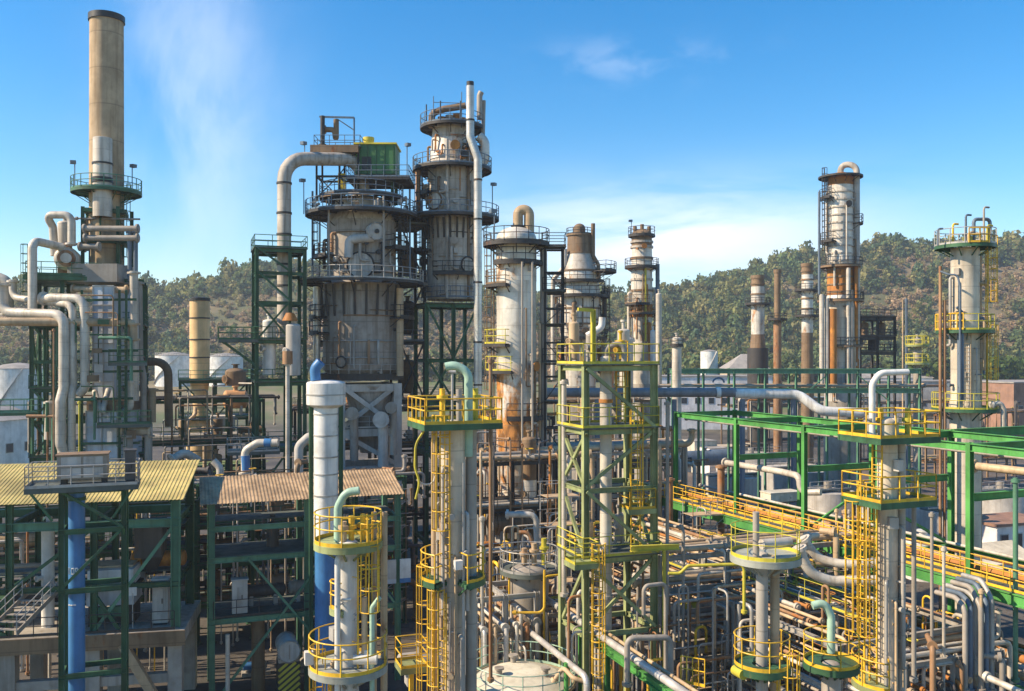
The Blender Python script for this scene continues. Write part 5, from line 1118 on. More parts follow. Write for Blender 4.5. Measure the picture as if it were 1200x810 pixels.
# ---- white tower with the big gooseneck
WTX, WTY = X(605, 74), 74.0
WT = T("white_tower", "white clad tower with a swan neck top, next to the silvery vent pipe", "tower", (WTX, WTY, 0)); rw = W(47, WTY) / 2
mb = MB(); mb.lathe(WTX, WTY, [(rw * .8, 0), (rw * .8, Z(570, WTY)), (rw, Z(555, WTY)), (rw, Z(280, WTY))], 40); mb.dome(WTX, WTY, Z(280, WTY), rw, W(14, WTY), 40); mb.build("shell", WTOWER, WT)
for (v0, v1, m_, a0, a1) in ((330, 282, WRUST, -180, 180),):
    mb = MB(); mb.lathe(WTX, WTY, [(rw + .015, Z(v0, WTY)), (rw + .015, Z(v1, WTY))], 32, a0, a1); mb.build("rusty_cladding", m_, WT)
mb = MB(); g_ = W(12, WTY) / 2; mb.tube([pt(607, 272, WTY), pt(607, 246, WTY), pt(620, 246, WTY), pt(620, 276, WTY)], g_, 18, br=W(7, WTY)); mb.build("gooseneck_pipe", PIPET, WT)
mb = MB(); q = pt(607, 268, WTY); mb.cyl(q, q + UP * .25, g_ * 1.35, 20); mb.build("flange", BLACK, WT)
mb = MB(); mb.tube([pt(620, 277, WTY), pt(620, 282, WTY - .2), (WTX + rw + .6, WTY, Z(290, WTY)), (WTX + rw + .6, WTY, Z(560, WTY))], .3, 12); mb.build("overhead_pipe", PIPEG, WT)
platform(WT, WTX, WTY, Z(286, WTY), rw, rw + 1.1, 0, 360, DARK, DARK, 1.15, .035)
platform(WT, WTX, WTY, Z(308, WTY), rw, rw + .55, -60, 100, DARK, DARK, 1.1, .035)
for v, a0, a1, rm, e in ((334, -115, -20, BROWN, .9), (403, -115, -20, OLY, 1.0), (434, -115, -10, OLY, .9), (488, -20, 100, DARK, .6), (530, -100, 60, DARK, .7)): platform(WT, WTX, WTY, Z(v, WTY), rw, rw + e, a0, a1, rm, DARK, 1.15, .035)
lx = WTX + rw + 1.2
LT, lg = frame("ladder_tower", "slim dark lattice ladder tower hugging the white tower", "steel structure", (lx - .5, WTY - .3), [0, 1.5], [0, 1.5], [Z(v, WTY) for v in (560, 530, 500, 470, 440, 425, 400, 380, 360, 342, 318, 290)], DARK, .14, .14, decks=tuple(Z(v, WTY) for v in (530, 470, 425, 380, 342, 290)), rails=(Z(425, WTY), Z(290, WTY), Z(342, WTY)), railm=DARK, ua=XA, tr=.03,
    brace=[('a', 0, 0, Z(a, WTY), Z(b, WTY), '/' if i % 2 else '\\') for i, (a, b) in enumerate(((530, 500), (470, 440), (425, 400), (380, 360), (342, 318)))])
for u_ in (612, 624): mb = MB(); p = pt(u_, 450, 71.8); mb.cyl((p.x, p.y, Z(560, 74)), (p.x, p.y, Z(310 if u_ > 600 else 410, 74)), .09 if u_ != 592 else .14, 8); mb.build("riser", PIPET if u_ < 600 else PIPEG, WT)
ladder(WT, WTX, WTY, rw + .2, -85, Z(488, WTY), Z(286, WTY), BROWN, True)
flood("floodlight standing above the white tower's top deck by the swan neck", (WTX - 1.8, WTY - .4, Z(286, WTY)), 2.6, -60)
vdrum("rust brown upright vessel with a silver lower half at the white tower's foot", X(620, 70), 70, Z(640, 70), Z(515, 70), W(17, 70) / 2, BROWN, legs=0)
mb = MB(); x_, y_ = X(620, 70), 70; mb.lathe(x_, y_, [(W(17, 70) / 2 + .02, Z(596, 70)), (W(17, 70) / 2 + .02, Z(562, 70))], 24); S("silver_jacket", mb, SILV, "silver jacket wrapped round the rust brown upright vessel", "jacket")
drum("dark rusty cross drum at the white tower's base", pt(598, 612, 68), 3, .8, BROWN, U, flange=True)

# ---- olive green frame tower with the inner white column
OX, OY = X(672, 50), 49.0
OT, og = frame("column_tower", "tall olive green open tower with yellow ladders around a thin white column", "steel structure", (X(686, 48), 48.0), [0, 4.15], [0, 3.2], [2.2, Z(742, 48), Z(655, 48), Z(572, 48), Z(503, 48), Z(428, 48)], OGRN, .32, .27,
    decks=(Z(655, 48), Z(503, 48), Z(428, 48)), rails=(Z(655, 48), Z(503, 48), Z(428, 48)), deckm=DECK, railm=OLY, tr=.03,
    brace=[('a', 0, 0, Z(572, 48), Z(507, 48), '/'), ('a', 0, 0, Z(655, 48), Z(576, 48), '\\'), ('a', 0, 0, Z(742, 48), Z(659, 48), 'x'), ('b', 0, 0, Z(572, 48), Z(507, 48), 'x'), ('b', 0, 0, Z(655, 48), Z(576, 48), '/'), ('b', 0, 0, Z(742, 48), Z(659, 48), '\\'), ('a', 0, 0, Z(503, 48), Z(432, 48), '\\'), ('b', 1, 0, Z(655, 48), Z(576, 48), 'x')])
ic = og(1.75, 1.1, 0)
IC = T("inner_column", "thin white column standing inside the olive green open tower", "column", (ic.x, ic.y, 0)); ri = W(14, 49.5) / 2
mb = MB(); mb.lathe(ic.x, ic.y, [(ri, 0), (ri, Z(420, 49.5))], 24); mb.dome(ic.x, ic.y, Z(420, 49.5), ri, .15, 24); mb.build("shell", PIPEW, IC)
for v in (470, 640, 700): ring(IC, ic.x, ic.y, Z(v, 49.5), ri, RUST if v == 470 else STEEL, .06, .2)
mb = MB(); mb.tube([(ic.x, ic.y, Z(420, 49.5)), (ic.x, ic.y, Z(408, 49.5)), (ic.x + 1.0, ic.y, Z(400, 49.5)), (ic.x + 1.0, ic.y, Z(426, 49.5))], .16, 10); mb.build("gooseneck_pipe", PIPEG, IC)
for (a, b, v0, v1) in ((3.3, .6, 655, 503), (.5, -.45, 830, 655), (3.2, 2.2, 503, 428)):
    p = og(a, b, 0); ladder(OT, p.x, p.y, .25, 0, Z(v0, 48), Z(v1, 48) + .6, YEL, True)
rect_platform(OT, og(3.3, .3, Z(600, 48)), 1.6, 1.4, YEL, OGRN)
rect_platform(OT, og(-.5, -.6, Z(655, 48) + .02), 1.4, 1.4, OLY, OGRN)
mb = MB(); mb.ibeam(og(2.2, -1.0, Z(652, 46)), og(5.2, -.9, Z(655, 46)), .25, .3); mb.build("davit_beam", OLY, OT)
dv = og(.6, .3, Z(428, 48)); mb = MB(); mb.ibeam(dv, dv + UP * 3.0, .22, .22); mb.bar(dv + UP * 2.95, dv + UP * 3.0 - U * .9, .18); mb.build("davit", OLY, OT)
for k, (a, b, r_, h_, m_) in enumerate(((1.0, 1.4, .3, 1.6, PIPEG), (2.6, 1.0, .25, 1.3, YEL), (3.3, 2.0, .35, 1.9, PIPEW), (.4, 2.4, .3, 2.3, PIPET))):
    p = og(a, b, 0); vdrum(["small grey pot on the olive tower's top deck", "small yellow pot on the olive tower's top deck", "white pot on the olive tower's top deck", "tan pot on the olive tower's top deck"][k], p.x, p.y, Z(428, 48) + .06, Z(428, 48) + h_, r_, m_, legs=.2)
for k, (a, b, r_, h_, m_) in enumerate(((1.0, 2.2, .28, 1.5, PIPET), (3.0, 2.4, .3, 1.7, PIPEG))):
    p = og(a, b, 0); vdrum(["tan pot on the olive tower's railed middle deck", "grey pot on the olive tower's railed middle deck"][k], p.x, p.y, Z(503, 48) + .06, Z(503, 48) + h_, r_, m_, legs=.2)
    p = og(a + .2, b, 0); vdrum(["tan pot on the olive tower's lowest deck", "grey pot on the olive tower's lowest deck"][k], p.x, p.y, Z(655, 48) + .06, Z(655, 48) + h_, r_, m_, legs=.2)
ODK = ("topmost", "middle", "lowest")
pipe([pt(661, 445, 50.5), pt(661, 700, 50.5)], W(6, 50) / 2, PIPEW, "slender pale standpipe just outside the olive tower", fl=(0, 1))
pipe([pt(782, 470, 49.5), pt(782, 720, 49.5)], .1, PIPEG, "thin grey standpipe at the olive tower's east post")
pipe([og(4.5, -.5, 0), og(4.5, -.5, Z(650, 47)), og(4.5, 1.5, Z(640, 47))], .1, OLY, "yellowish pipe turning over beside the olive tower", br=.5)
pipe([pt(872, 720, 46), pt(872, 661, 46), pt(806, 663, 46), pt(797, 672, 46), pt(783, 672, 46)], .085, OLY, "yellowish level pipe with an offset elbow beside the olive tower", br=.35)

# ---- bottle shaped tower and the rusty ring tower (about 122 m out)
KX, KY = X(681, 122), 122.0
KT = T("bottle_tower", "bottle shaped white and brown tower with a narrow rusty neck", "tower", (KX, KY, 0))
def bands(root, u, d, lst, n=36):
    """lst: (v_top, w_top, v_bottom, w_bottom, material, part name)"""
    for v0, w0, v1, w1, m_, nm in lst:
        mb = MB(); mb.lathe(X(u, d), d, [(W(w1, d) / 2, Z(v1, d)), (W(w0, d) / 2, Z(v0, d))], n); mb.build(nm, m_, root)
bands(KT, 679, KY, [(276, 28, 297, 29, BROWN, "neck"), (297, 29, 318, 42, VGREY2, "shoulder"), (318, 42, 350, 50, WRUST, "upper_shell"), (350, 50, 380, 50, WRUST, "white_shell"), (380, 50, 396, 44, WRUST, "lower_shoulder"), (396, 44, 452, 38, WRUST, "lower_shell")])
kx = X(679, KY)
mb = MB(); r_ = W(14, KY) / 2; mb.lathe(kx, KY, [(W(31, KY) / 2, Z(277, KY)), (W(31, KY) / 2, Z(275, KY)), (r_, Z(275, KY)), (r_, Z(268, KY))], 20); mb.dome(kx, KY, Z(268, KY), r_, r_ * .85, 20); mb.build("top_nozzle", BROWN, KT); rail_arc(KT, kx, KY, Z(275, KY), W(30, KY) / 2, -100, 100, DARK, .8, .05)
mb = MB(); mb.lathe(kx, KY, [(W(40, KY) / 2, 0), (W(38, KY) / 2, Z(452, KY))], 32); mb.build("skirt", CONC, KT)
for v, w, a0, a1, e in ((330, 46, -110, 60, 1.0), (347, 50, -60, 120, 1.2), (318, 42, 40, 130, 2.6), (396, 45, -120, 120, 1.2)): platform(KT, kx, KY, Z(v, KY), W(w, KY) / 2 - .1, W(w, KY) / 2 + e, a0, a1, DARK, DARK, 1.15, .04)
for v, w in ((297, 29), (318, 42), (362, 50), (380, 50)): ring(KT, kx, KY, Z(v, KY), W(w, KY) / 2, BROWN, .12, .25)
mb = MB(); mb.tube([pt(695, 262, 121), pt(695, 300, 121), pt(701, 310, 121), pt(702, 330, 121)], .28, 10); mb.build("side_pipe", BROWN, KT)
mb = MB(); mb.tube([pt(662, 292, 121), pt(662, 312, 121), pt(648, 328, 121), pt(648, 445, 121)], .3, 10); mb.build("downcomer", PIPEW, KT)
mb = MB(); mb.tube([pt(688, 394, 117), pt(698, 388, 117), pt(705, 384, 117), pt(706, 372, 117)], .45, 12); mb.build("white_elbow", WHITE, KT)
ladder(KT, kx, KY, W(50, KY) / 2 + .6, 70, Z(420, KY), Z(330, KY), DARK, True, tr=.04)
RX, RY = X(752, 128), 128.0
RT = T("ring_tower", "slim tower of pale rings streaked orange, behind the olive green open tower", "tower", (RX, RY, 0))
bands(RT, 752, RY, [(276, 24, 290, 24, BROWN, "cap_shell"), (290, 24, 356, 25, WRUST, "ring_shell"), (356, 25, 372, 26, RUST, "orange_shell"), (372, 24, 400, 22, WRUST, "lower_shell"), (400, 22, 450, 20, PIPEW, "foot_shell")], 28)
mb = MB(); mb.lathe(RX, RY, [(W(20, RY) / 2, 0), (W(20, RY) / 2, Z(450, RY))], 24); mb.build("skirt", CONC, RT)
mb = MB(); mb.dome(RX, RY, Z(276, RY), W(24, RY) / 2, .9, 28); mb.build("head", BROWN, RT)
for k in range(3): mb = MB(); p = Vector((RX - 1 + k, RY - .3, Z(274, RY))); mb.cyl(p, p + UP * (1.0 + .3 * (k == 1)), .28, 10); mb.build("top_nozzle", BROWN, RT)
for v in (284, 290, 303, 316, 328, 341, 356): ring(RT, RX, RY, Z(v, RY), W(25, RY) / 2, BROWN if v % 2 else VGREY2, .12, .3)
for v, a0, a1, e in ((276, 0, 360, .4), (313, 0, 360, .9), (356, -120, 20, .9), (367, -60, 110, .8)): platform(RT, RX, RY, Z(v, RY), W(25, RY) / 2, W(25, RY) / 2 + e, a0, a1, DARK if v < 350 else BROWN, DARK, 1.15, .04)
mb = MB(); mb.tube([(RX + W(26, RY) / 2 + .6, RY - .5, Z(430, RY)), (RX + W(26, RY) / 2 + .6, RY - .5, Z(310, RY))], .3, 10); mb.build("downcomer", BLUEST, RT)
mb = MB(); mb.tube([(RX + .3, RY - 1.7, Z(400, RY)), (RX + .3, RY - 1.7, Z(316, RY))], .15, 8); mb.build("riser", OLY, RT)
flood("hooked lamp on the west rim of the slim ringed tower", (RX - 1.5, RY - .3, Z(276, RY)), 2.0, -80)
for k, (u, v0, v1, w, m_) in enumerate(((772, 345, 440, 7, PIPEW), (734, 398, 450, 16, PIPEW), (716, 405, 450, 7, PIPEB), (708, 398, 450, 6, PIPEW), (765, 388, 450, 6, WHITE))):
    x_, y_ = X(u, 118 + k), 118.0 + k; vdrum(["slim pale standpipe column behind the olive tower's east side", "stout white vessel before the slim ringed tower", "thin rusty column between the bottle and ringed towers", "thin pale column under the bottle tower", "thin bright white column just beside the slim ringed tower"][k], x_, y_, 0, Z(v0, y_), W(w, y_) / 2, m_, name="slim_column", cat="column")
# slim grey column and the long slate pipe
x_, y_ = X(793, 112), 112.0
SC1 = vdrum("slim grey column with a dark ring, alone before the long white building", x_, y_, 0, Z(397, y_), W(11, y_) / 2, PIPEW, name="slim_column", cat="column")
platform(SC1, x_, y_, Z(404, y_), W(11, y_) / 2, W(11, y_) / 2 + .25, 0, 360, DARK, DARK, 1.0, .04)
LP_ = T("long_pipe", "long thick level pipe, slate blue then pale, crossing before the white building", "pipe", pt(790, 475, 96))
mb = MB(); mb.tube([pt(640, 460, 96), pt(862, 460, 96)], W(11, 96) / 2, 18); mb.build("slate_section", PIPEBL, LP_)
mb = MB(); mb.tube([pt(861, 461, 96), pt(935, 462, 96), pt(962, 482, 95), pt(1010, 484, 95)], W(11.5, 96) / 2, 18, br=2.0); mb.build("pale_section", WHITE, LP_)
mb = MB()
mb.cyl(pt(839, 460, 96), pt(844, 460, 96), W(13.5, 96) / 2, 18); mb.build("flange", WHITE, LP_)
mb = MB(); q = pt(842, 454, 96); mb.tube([q + Vector((math.cos(t * .26) * .6, 0, .5 + math.sin(t * .26) * .5)) for t in range(13)], .1, 6, br=.001); mb.build("bypass_loop", BLUEST, LP_)
for u_ in (700, 790, 870, 930): mb = MB(); q = pt(u_, 468, 96); mb.bar((q.x, q.y, 0), q, .4); mb.build("support_post", BLUEST, LP_)

dress(WT, WTX, WTY, rw, Z(560, WTY), Z(300, WTY), 111, 5, 10, 100, ms=[PIPET, BROWN, PIPEW, RUST], rmax=.12, boxes=1)
dress(KT, kx, KY, W(50, KY) / 2, Z(395, KY), Z(330, KY), 112, 9, ms=[BROWN, PIPEB, PIPEW, DARK], rmax=.3, boxes=2)
dress(KT, kx, KY, W(40, KY) / 2, Z(450, KY), Z(398, KY), 113, 8, ms=[BROWN, PIPEB, PIPEW, RUST], rmax=.3, boxes=2)
dress(RT, RX, RY, W(25, RY) / 2, Z(440, RY), Z(290, RY), 114, 10, ms=[BROWN, PIPEB, PIPEW, RUST], rmax=.25, boxes=2)
dress(N1, nx1, ny1, nr1, 5, Z(505, 41), 115, 6, -80, 60, ms=[PIPET, STEEL, COLG], rmax=.1)
dress(N2, nx2, ny2, nr2, 4, Z(640, 35), 116, 4, -80, 50, ms=[PIPET, STEEL, WHITE], rmax=.08)
# ================================================================ EAST: green pipe rack with the yellow railed walkway
RA = Vector((.39, -.92, 0)).normalized(); RB = Vector((-RA.y, RA.x, 0)); RO = Vector((13.7, 75, 0))
def rg(a, b, z): return RO + RA * a + RB * b + UP * z
RK, _ = frame("pipe_rack", "long bright green two storey pipe rack with a yellow railed walkway", "pipe rack", (RO.x, RO.y), [0, 8.2, 15.6, 22.2, 28.6, 36], [0, 6], [5, 10, 17.2], BGRN, .3, .42, ua=RA,
    brace=[('b', 2, 0, 10, 13, '/'), ('b', 3, 0, 10, 13, '\\')])
for a in (8.2, 15.6, 22.2, 28.6): mb = MB(); mb.ibeam(rg(a, .3, 14.2), rg(a, 5.7, 14.2), .3, .4); mb.build("tie_beam", BGRN, RK)
mb = MB(); mb.bar(rg(-1, -.65, 10.05), rg(36, -.65, 10.05), 1.2, .06); wk = mb.build("walkway", DECK, RK)
for b in (-1.3, -.02): mb = MB(); mb.ibeam(rg(-1, b, 9.72), rg(36, b, 9.72), .2, .6); mb.build("walkway_beam", BGRN, wk)
rail_poly(wk, [rg(-1, -1.28, 10.08), rg(36, -1.28, 10.08)], YEL, 1.12, .032, False, 1.3); rail_poly(wk, [rg(-1, -.1, 10.08), rg(36, -.1, 10.08)], YEL, 1.12, .032, False, 1.3)
mb = MB(); mb.ibeam(rg(22.2, 6.1, 16.95), rg(22.2, 26, 16.95), .3, .55); mb.build("branch_beam", BGRN, RK)
mb = MB(); mb.ibeam(rg(28.6, 6.1, 16.95), rg(28.6, 30, 16.95), .3, .55); mb.build("branch_beam", BGRN, RK)
for k, (b, r_, m_) in enumerate(((2.3, .09, PIPEG), (3.2, .11, PIPED), (4.3, .18, RUST))):
    pipe([rg(-2, b, 16.3 + r_), rg(33, b, 16.3 + r_)], r_, m_, f"{ORD[k]} pipe from the walkway side hung under the green rack's top beams", group="pipes under the green rack's top beams", fl=(0, 1))
prng = random.Random(11)
PAL = [PIPEG, PIPEW, PIPET, PIPEB, PIPEB, PIPED, PIPET, PIPEW, PIPET, RUST]
def deco(o, p, ax, r, k):
    """valve body with handwheel on a pipe"""
    mb = MB(); mb.cyl(p - ax * (r * 1.6 + .08), p, r * 1.5 + .05, 10, r * .9); mb.cyl(p, p + ax * (r * 1.6 + .08), r * .9, 10, r * 1.5 + .05); mb.cyl(p, p + UP * (r * 2.4 + .25), r * .45 + .03, 8); v = mb.build("valve", [PIPEG, PIPED, OLY][k % 3], o)
    mb = MB(); q = p + UP * (r * 2.4 + .26); s_ = ax.cross(UP); R_ = r * 1.1 + .14
    mb.tube([q + (ax * math.cos(.6283 * i) + s_ * math.sin(.6283 * i)) * R_ for i in range(11)], .03, 5, br=.001); mb.bar(q - ax * R_, q + ax * R_, .04); mb.build("handwheel", [YEL, OLY, RUST][k % 3], v)
for t, (z, tn) in enumerate(((5.05, "lower"), (10.05, "walkway"))):
    n = 7 if t == 0 else 4
    for k in range(n):
        b = .7 + 4.7 * k / (n - 1); r_ = prng.choice((.1, .14, .18, .24)); zz = z + r_; m_ = PAL[prng.randrange(len(PAL))]
        o = pipe([rg(-3 - prng.random() * 4, b, zz), rg(34.5, b, zz)], r_, m_, f"{ORD[k]} pipe from the walkway side on the green rack's {tn} tier", group=f"pipes on the green rack's {tn} tier", fl=(0, 1))
# lower pipe bank south-west of the walkway
LB, _ = frame("pipe_sleeper_rack", "low brown grey pipe rack full of pipes below the yellow railed walkway", "pipe rack", (RO.x, RO.y), [-2, 6, 14, 22, 30], [-10.5, -6, -1.8], [3.4, 5.8, 8.0], CONC, .3, .32, ua=RA)
cnt = 0
for t, (z, tn) in enumerate(((3.45, "bottom"), (5.85, "middle"), (8.05, "top"))):
    n = (12, 14, 15)[t]
    for k in range(n):
        b = -10.1 + 8.0 * k / (n - 1) + prng.uniform(-.12, .12); r_ = prng.choice((.05, .07, .09, .11, .13, .16, .2)); zz = z + r_; m_ = PAL[prng.randrange(len(PAL))]
        a0 = -4 + prng.uniform(0, 5); a1 = 32 - prng.uniform(0, 10) * (t == 2); pts = [rg(a0, b, zz), rg(a1, b, zz)]
        if prng.random() < .45: pts.append(rg(a1, b, z - prng.choice((2.2, 3.2))))
        if prng.random() < .3: am = prng.uniform(8, 20); pts[1:1] = [rg(am, b, zz), rg(am, b, zz + .9), rg(am + 2, b, zz + .9), rg(am + 2, b, zz)]
        lab = f"{ORD[k]} pipe from the olive tower side on the sleeper rack's {tn} tier"
        o = pipe(pts, r_, m_, lab, group=f"pipes on the sleeper rack's {tn} tier", fl=(0, -1)); o_off = ROOT[o.name]
        if k % 3 == 0: deco(o, rg(prng.uniform(6, 26), b, zz), RA, r_, k + t)
# ---- cross pipes in front of it
def clutter(nm, label, o, As, Bs, zs, seed, where, m, n, ua=None, risers=5, concrete=False, pal=PAL, z0=0, rmax=.26, brace=(), deck=(), rail=None, grp=None):
    rr = random.Random(seed); ua = ua or U; ub = Vector((-ua.y, ua.x, 0)); oo = Vector((o[0], o[1], 0)); gg_ = lambda a, b, z: oo + ua * a + ub * b + UP * z
    frame(nm, label, "pipe rack" if "rack" in nm else "steel structure", o, As, Bs, zs, m, .28, .3, ua=ua, concrete=concrete, brace=brace, decks=deck, rails=deck, railm=rail, z0=z0)  # deck levels are added floors that cast shade on the ground below
    names = ["bottom", "second", "third", "fourth", "fifth"]; names = names[:len(zs) - 1] + ["top"]
    for t, z in enumerate(zs):
        for k in range(n):
            b = Bs[0] + .35 + (Bs[-1] - Bs[0] - .7) * k / max(1, n - 1) + rr.uniform(-.15, .15); r_ = min(rmax, rr.choice((.08, .1, .13, .16, .2, .28))); zz = z + r_ + .01; m_ = pal[rr.randrange(len(pal))]
            a0 = As[0] - rr.uniform(.3, 1.5); a1 = As[-1] + rr.uniform(.3, 1.8); pts = [gg_(a0, b, zz), gg_(a1, b, zz)]
            q = rr.random()
            if q < .3: pts.append(gg_(a1, b, max(.1, z - rr.choice((2, 3, 4)))))
            elif q < .5: pts.insert(0, gg_(a0, b, max(.1, z - rr.choice((2, 3)))))
            elif q < .62: pts.append(gg_(a1, b, z + 1.6))
            ob = pipe(pts, r_, m_, name="conduit_pipe" if r_ < .11 else "pipe" if r_ < .25 else "header_pipe", label=f"{ORD[k]} pipe from the near side, {names[t]} tier, {where[4:]}", group=f"pipes on {where}", fl=(0, -1))
            if (k + t) % 3 == 0: deco(ob, gg_(rr.uniform(As[0] + .6, As[-1] - .6), b, zz), ua, r_, k)
    for k in range(risers):
        a = As[0] + (As[-1] - As[0]) * (k + .5) / risers + rr.uniform(-.4, .4); b = Bs[0] - rr.uniform(.3, 1.0); zt_ = zs[-1] + rr.uniform(-.5, 1.8); r_ = rr.choice((.07, .1, .14, .2)); m_ = pal[rr.randrange(len(pal))]
        e = rr.choice((-1, 1)); pipe([gg_(a, b, .05), gg_(a, b, zt_), gg_(a + e * rr.uniform(.5, 1.5), b + rr.uniform(.3, 1.5), zt_)], r_, m_, f"{ORD[k]} riser pipe from the west before {where}", name="riser_pipe", group=f"riser pipes at {where}", fl=(0, 1))
    return gg_
cgr = clutter("cross_pipe_rack", "cross rack of level pipes just east of the olive tower", (X(775, 52), 52), [0, 4.5, 9, 13.5], [0, 2.6], [4.2, 6.4, 8.4, 10.3], 3, "the cross rack", CONC, 6, risers=5, pal=[PIPEW, PIPET, PIPEW, PIPEG, PIPET, PIPEB])
# ---- near right columns
N3, x3, y3, r3 = near_col("distillation_column", "tall cream column with yellow railed decks and white gooseneck before the green rack", 1040, 40, 23, 494)
rect_platform(N3, (x3, y3 - .1, Z(510, 40)), 3.3, 2.7, YEL, GRN, 1.12, .035, U, sp=.75); rect_platform(N3, (x3, y3 - .1, Z(583, 40)), 3.1, 2.5, YEL, GRN, 1.12, .035, U, (1, 1, 1, 1), sp=.9)
ladder(N3, x3, y3, r3 + .25, -60, Z(583, 40), Z(510, 40), YEL, True); ladder(N3, x3, y3, r3 + .3, -75, Z(800, 40), Z(583, 40), YEL, True); ladder(N3, x3, y3, r3 + .75, -85, Z(800, 40), Z(590, 40), YEL, True)
platform(N3, x3, y3, Z(798, 40), r3, W(80, 40) / 2, 200, 340, YEL, OGRN, 1.2, .035)
mb = MB(); mb.tube([pt(1022, 512, 39.7), pt(1022, 450, 39.7), pt(1031, 437, 39.7), pt(1064, 436, 39.9)], .14, 12, br=.5); mb.build("gooseneck_pipe", WHITE, N3)
mb = MB(); x_, y_ = x3 + r3 + .17, y3 - .05; mb.lathe(x_, y_, [(.17, 0), (.17, Z(520, 40))], 16); mb.build("companion_pipe", COLG, N3)
for k in range(4): mb = MB(); p = Vector((x3 - .9 + .6 * k, y3 - .2 + .2 * (k % 2), Z(510, 40))); mb.cyl(p, p + UP * (.9 + .3 * (k % 2)), .12, 10); mb.cyl(p + UP * .6, p + UP * .78, .24, 10); mb.build("relief_valve", [PIPEG, YEL, PIPEW, OLY][k], N3)
pipe([pt(1071, 548, 41), pt(1071, 800, 41)], W(5.5, 41) / 2, PIPEG, "straight grey standpipe close beside the tall cream column", fl=(0, 1))
N4, x4, y4, r4 = near_col("twin_column", "grey and tan twin column with a dark green round deck", 893, 35, 14, 650, COLG)
mb = MB(); x_, y_ = X(908, 35.2), 35.2; mb.lathe(x_, y_, [(W(11, 35) / 2, 0), (W(11, 35) / 2, Z(655, 35))], 20); mb.dome(x_, y_, Z(655, 35), W(11, 35) / 2, .1, 20); mb.build("tan_shell", PIPET, N4)
platform(N4, X(897, 35), 35, Z(650, 35), .35, W(82, 35) / 2, 0, 360, OLY, DECKP, 1.1, .02); platform(N4, X(893, 35), 35, Z(778, 35), .35, W(66, 35) / 2, 0, 360, YEL, GRN, 1.15, .028)
mb = MB(); p = pt(900, 648, 34.4); mb.tube([p + UP * .35 - U * .3, p + UP * .35 + U * 1.0], .2, 12); mb.build("cross_nozzle", PIPEW, N4)
ladder(N4, X(905, 35), 35, .5, 30, Z(900, 35), Z(778, 35), YEL, True)
mb = MB(); mb.tube([pt(886, 652, 34.6), pt(886, 600, 34.6)], .13, 10); mb.build("top_pipe", PIPEG, N4)
mb = MB(); p = pt(870, 790, 34.5); mb.cyl(p - VV * .1, p + VV * .5, .2, 18); mb.build("yellow_manway", OLY, N4)
N5, x5, y5, r5 = near_col("stub_column", "low grey stub column with one yellow railed deck beside the cream column", 974, 37, 22, 780, PIPEG)
platform(N5, x5, y5, Z(776, 37), r5, W(64, 37) / 2, 0, 360, YEL, GRN, 1.15, .028)
pipe([pt(952, 710, 38), pt(966, 706, 38), pt(974, 722, 38), pt(974, 765, 38)], .17, PALEG, "pale green bent pipe dropping to the low grey stub column", br=.5)
pipe([pt(940, 630, 47), pt(958, 655, 47), pt(985, 661, 46.5), pt(1040, 660, 46)], .24, PIPEW, "thick pale curved pipe sweeping east above the sleeper rack", br=1.5)
pipe([pt(935, 640, 46), pt(948, 672, 46), pt(975, 681, 46), pt(1035, 680, 45.5)], .26, PIPEW, "second thick pale curved pipe, sweeping just below the first", br=1.5)
SGs = T("yellow_guard", "yellow railed corner guard by the grey looped pipe under the olive tower", "railing", pt(812, 800, 42)); rail_poly(SGs, [pt(798, 800, 43.5), pt(826, 806, 41.5)], YEL, 1.3, .03, False, .5); 
# ---- big diagonal silver pipe and neighbours (parallel to the plant grid)
DP = Vector((7.6, 40, 6.95))
pipe([DP - VV * 4, DP + VV * 17.5], .2, SILV, "long silver pipe running diagonally out past the olive tower's foot", fl=(0, 1))
pipe([DP - VV * 4 + U * .55, DP + VV * 15 + U * .55], .09, PIPET, "thin tan pipe hugging the long diagonal silver pipe", fl=(0, 1))
pipe([DP + VV * 6 - U * 1.9 - UP * 6, DP + VV * 6 - U * 1.9 - UP * 1.2, DP + VV * 16 - U * 1.9 - UP * 1.2, DP + VV * 16 - U * 1.9 - UP * 4], .17, SILV, "shorter silver pipe parallel below the long diagonal one", fl=(0,))
mb = MB(); mb.ibeam(DP - VV * 4 + U * .2 - UP * .65, DP + VV * 12 + U * .2 - UP * .65, .3, .4)
DB = T("diagonal_pipe_support", "bright green beam on posts carrying the diagonal silver pipe", "support", (DP + VV * 2).to_tuple()[:2] + (0,)); mb.build("beam", BGRN, DB)
for t in (-2, 3, 8, 11.5): mb = MB(); p = DP + VV * t + U * .2; mb.ibeam((p.x, p.y, 0), p - UP * .86, .25, .25); mb.build("post", BGRN, DB)
pipe([pt(735, 805, 44), pt(735, 748, 44), pt(786, 747, 44.5), pt(786, 800, 44.5)], .15, PIPEG, "grey pipe loop bent like a staple at the olive tower's foot", br=.35)
pipe([pt(648, 800, 47), pt(660, 782, 47), pt(672, 795, 46), pt(690, 800, 46)], .12, PIPET, "tan twisting small pipe beside the domed white tank")
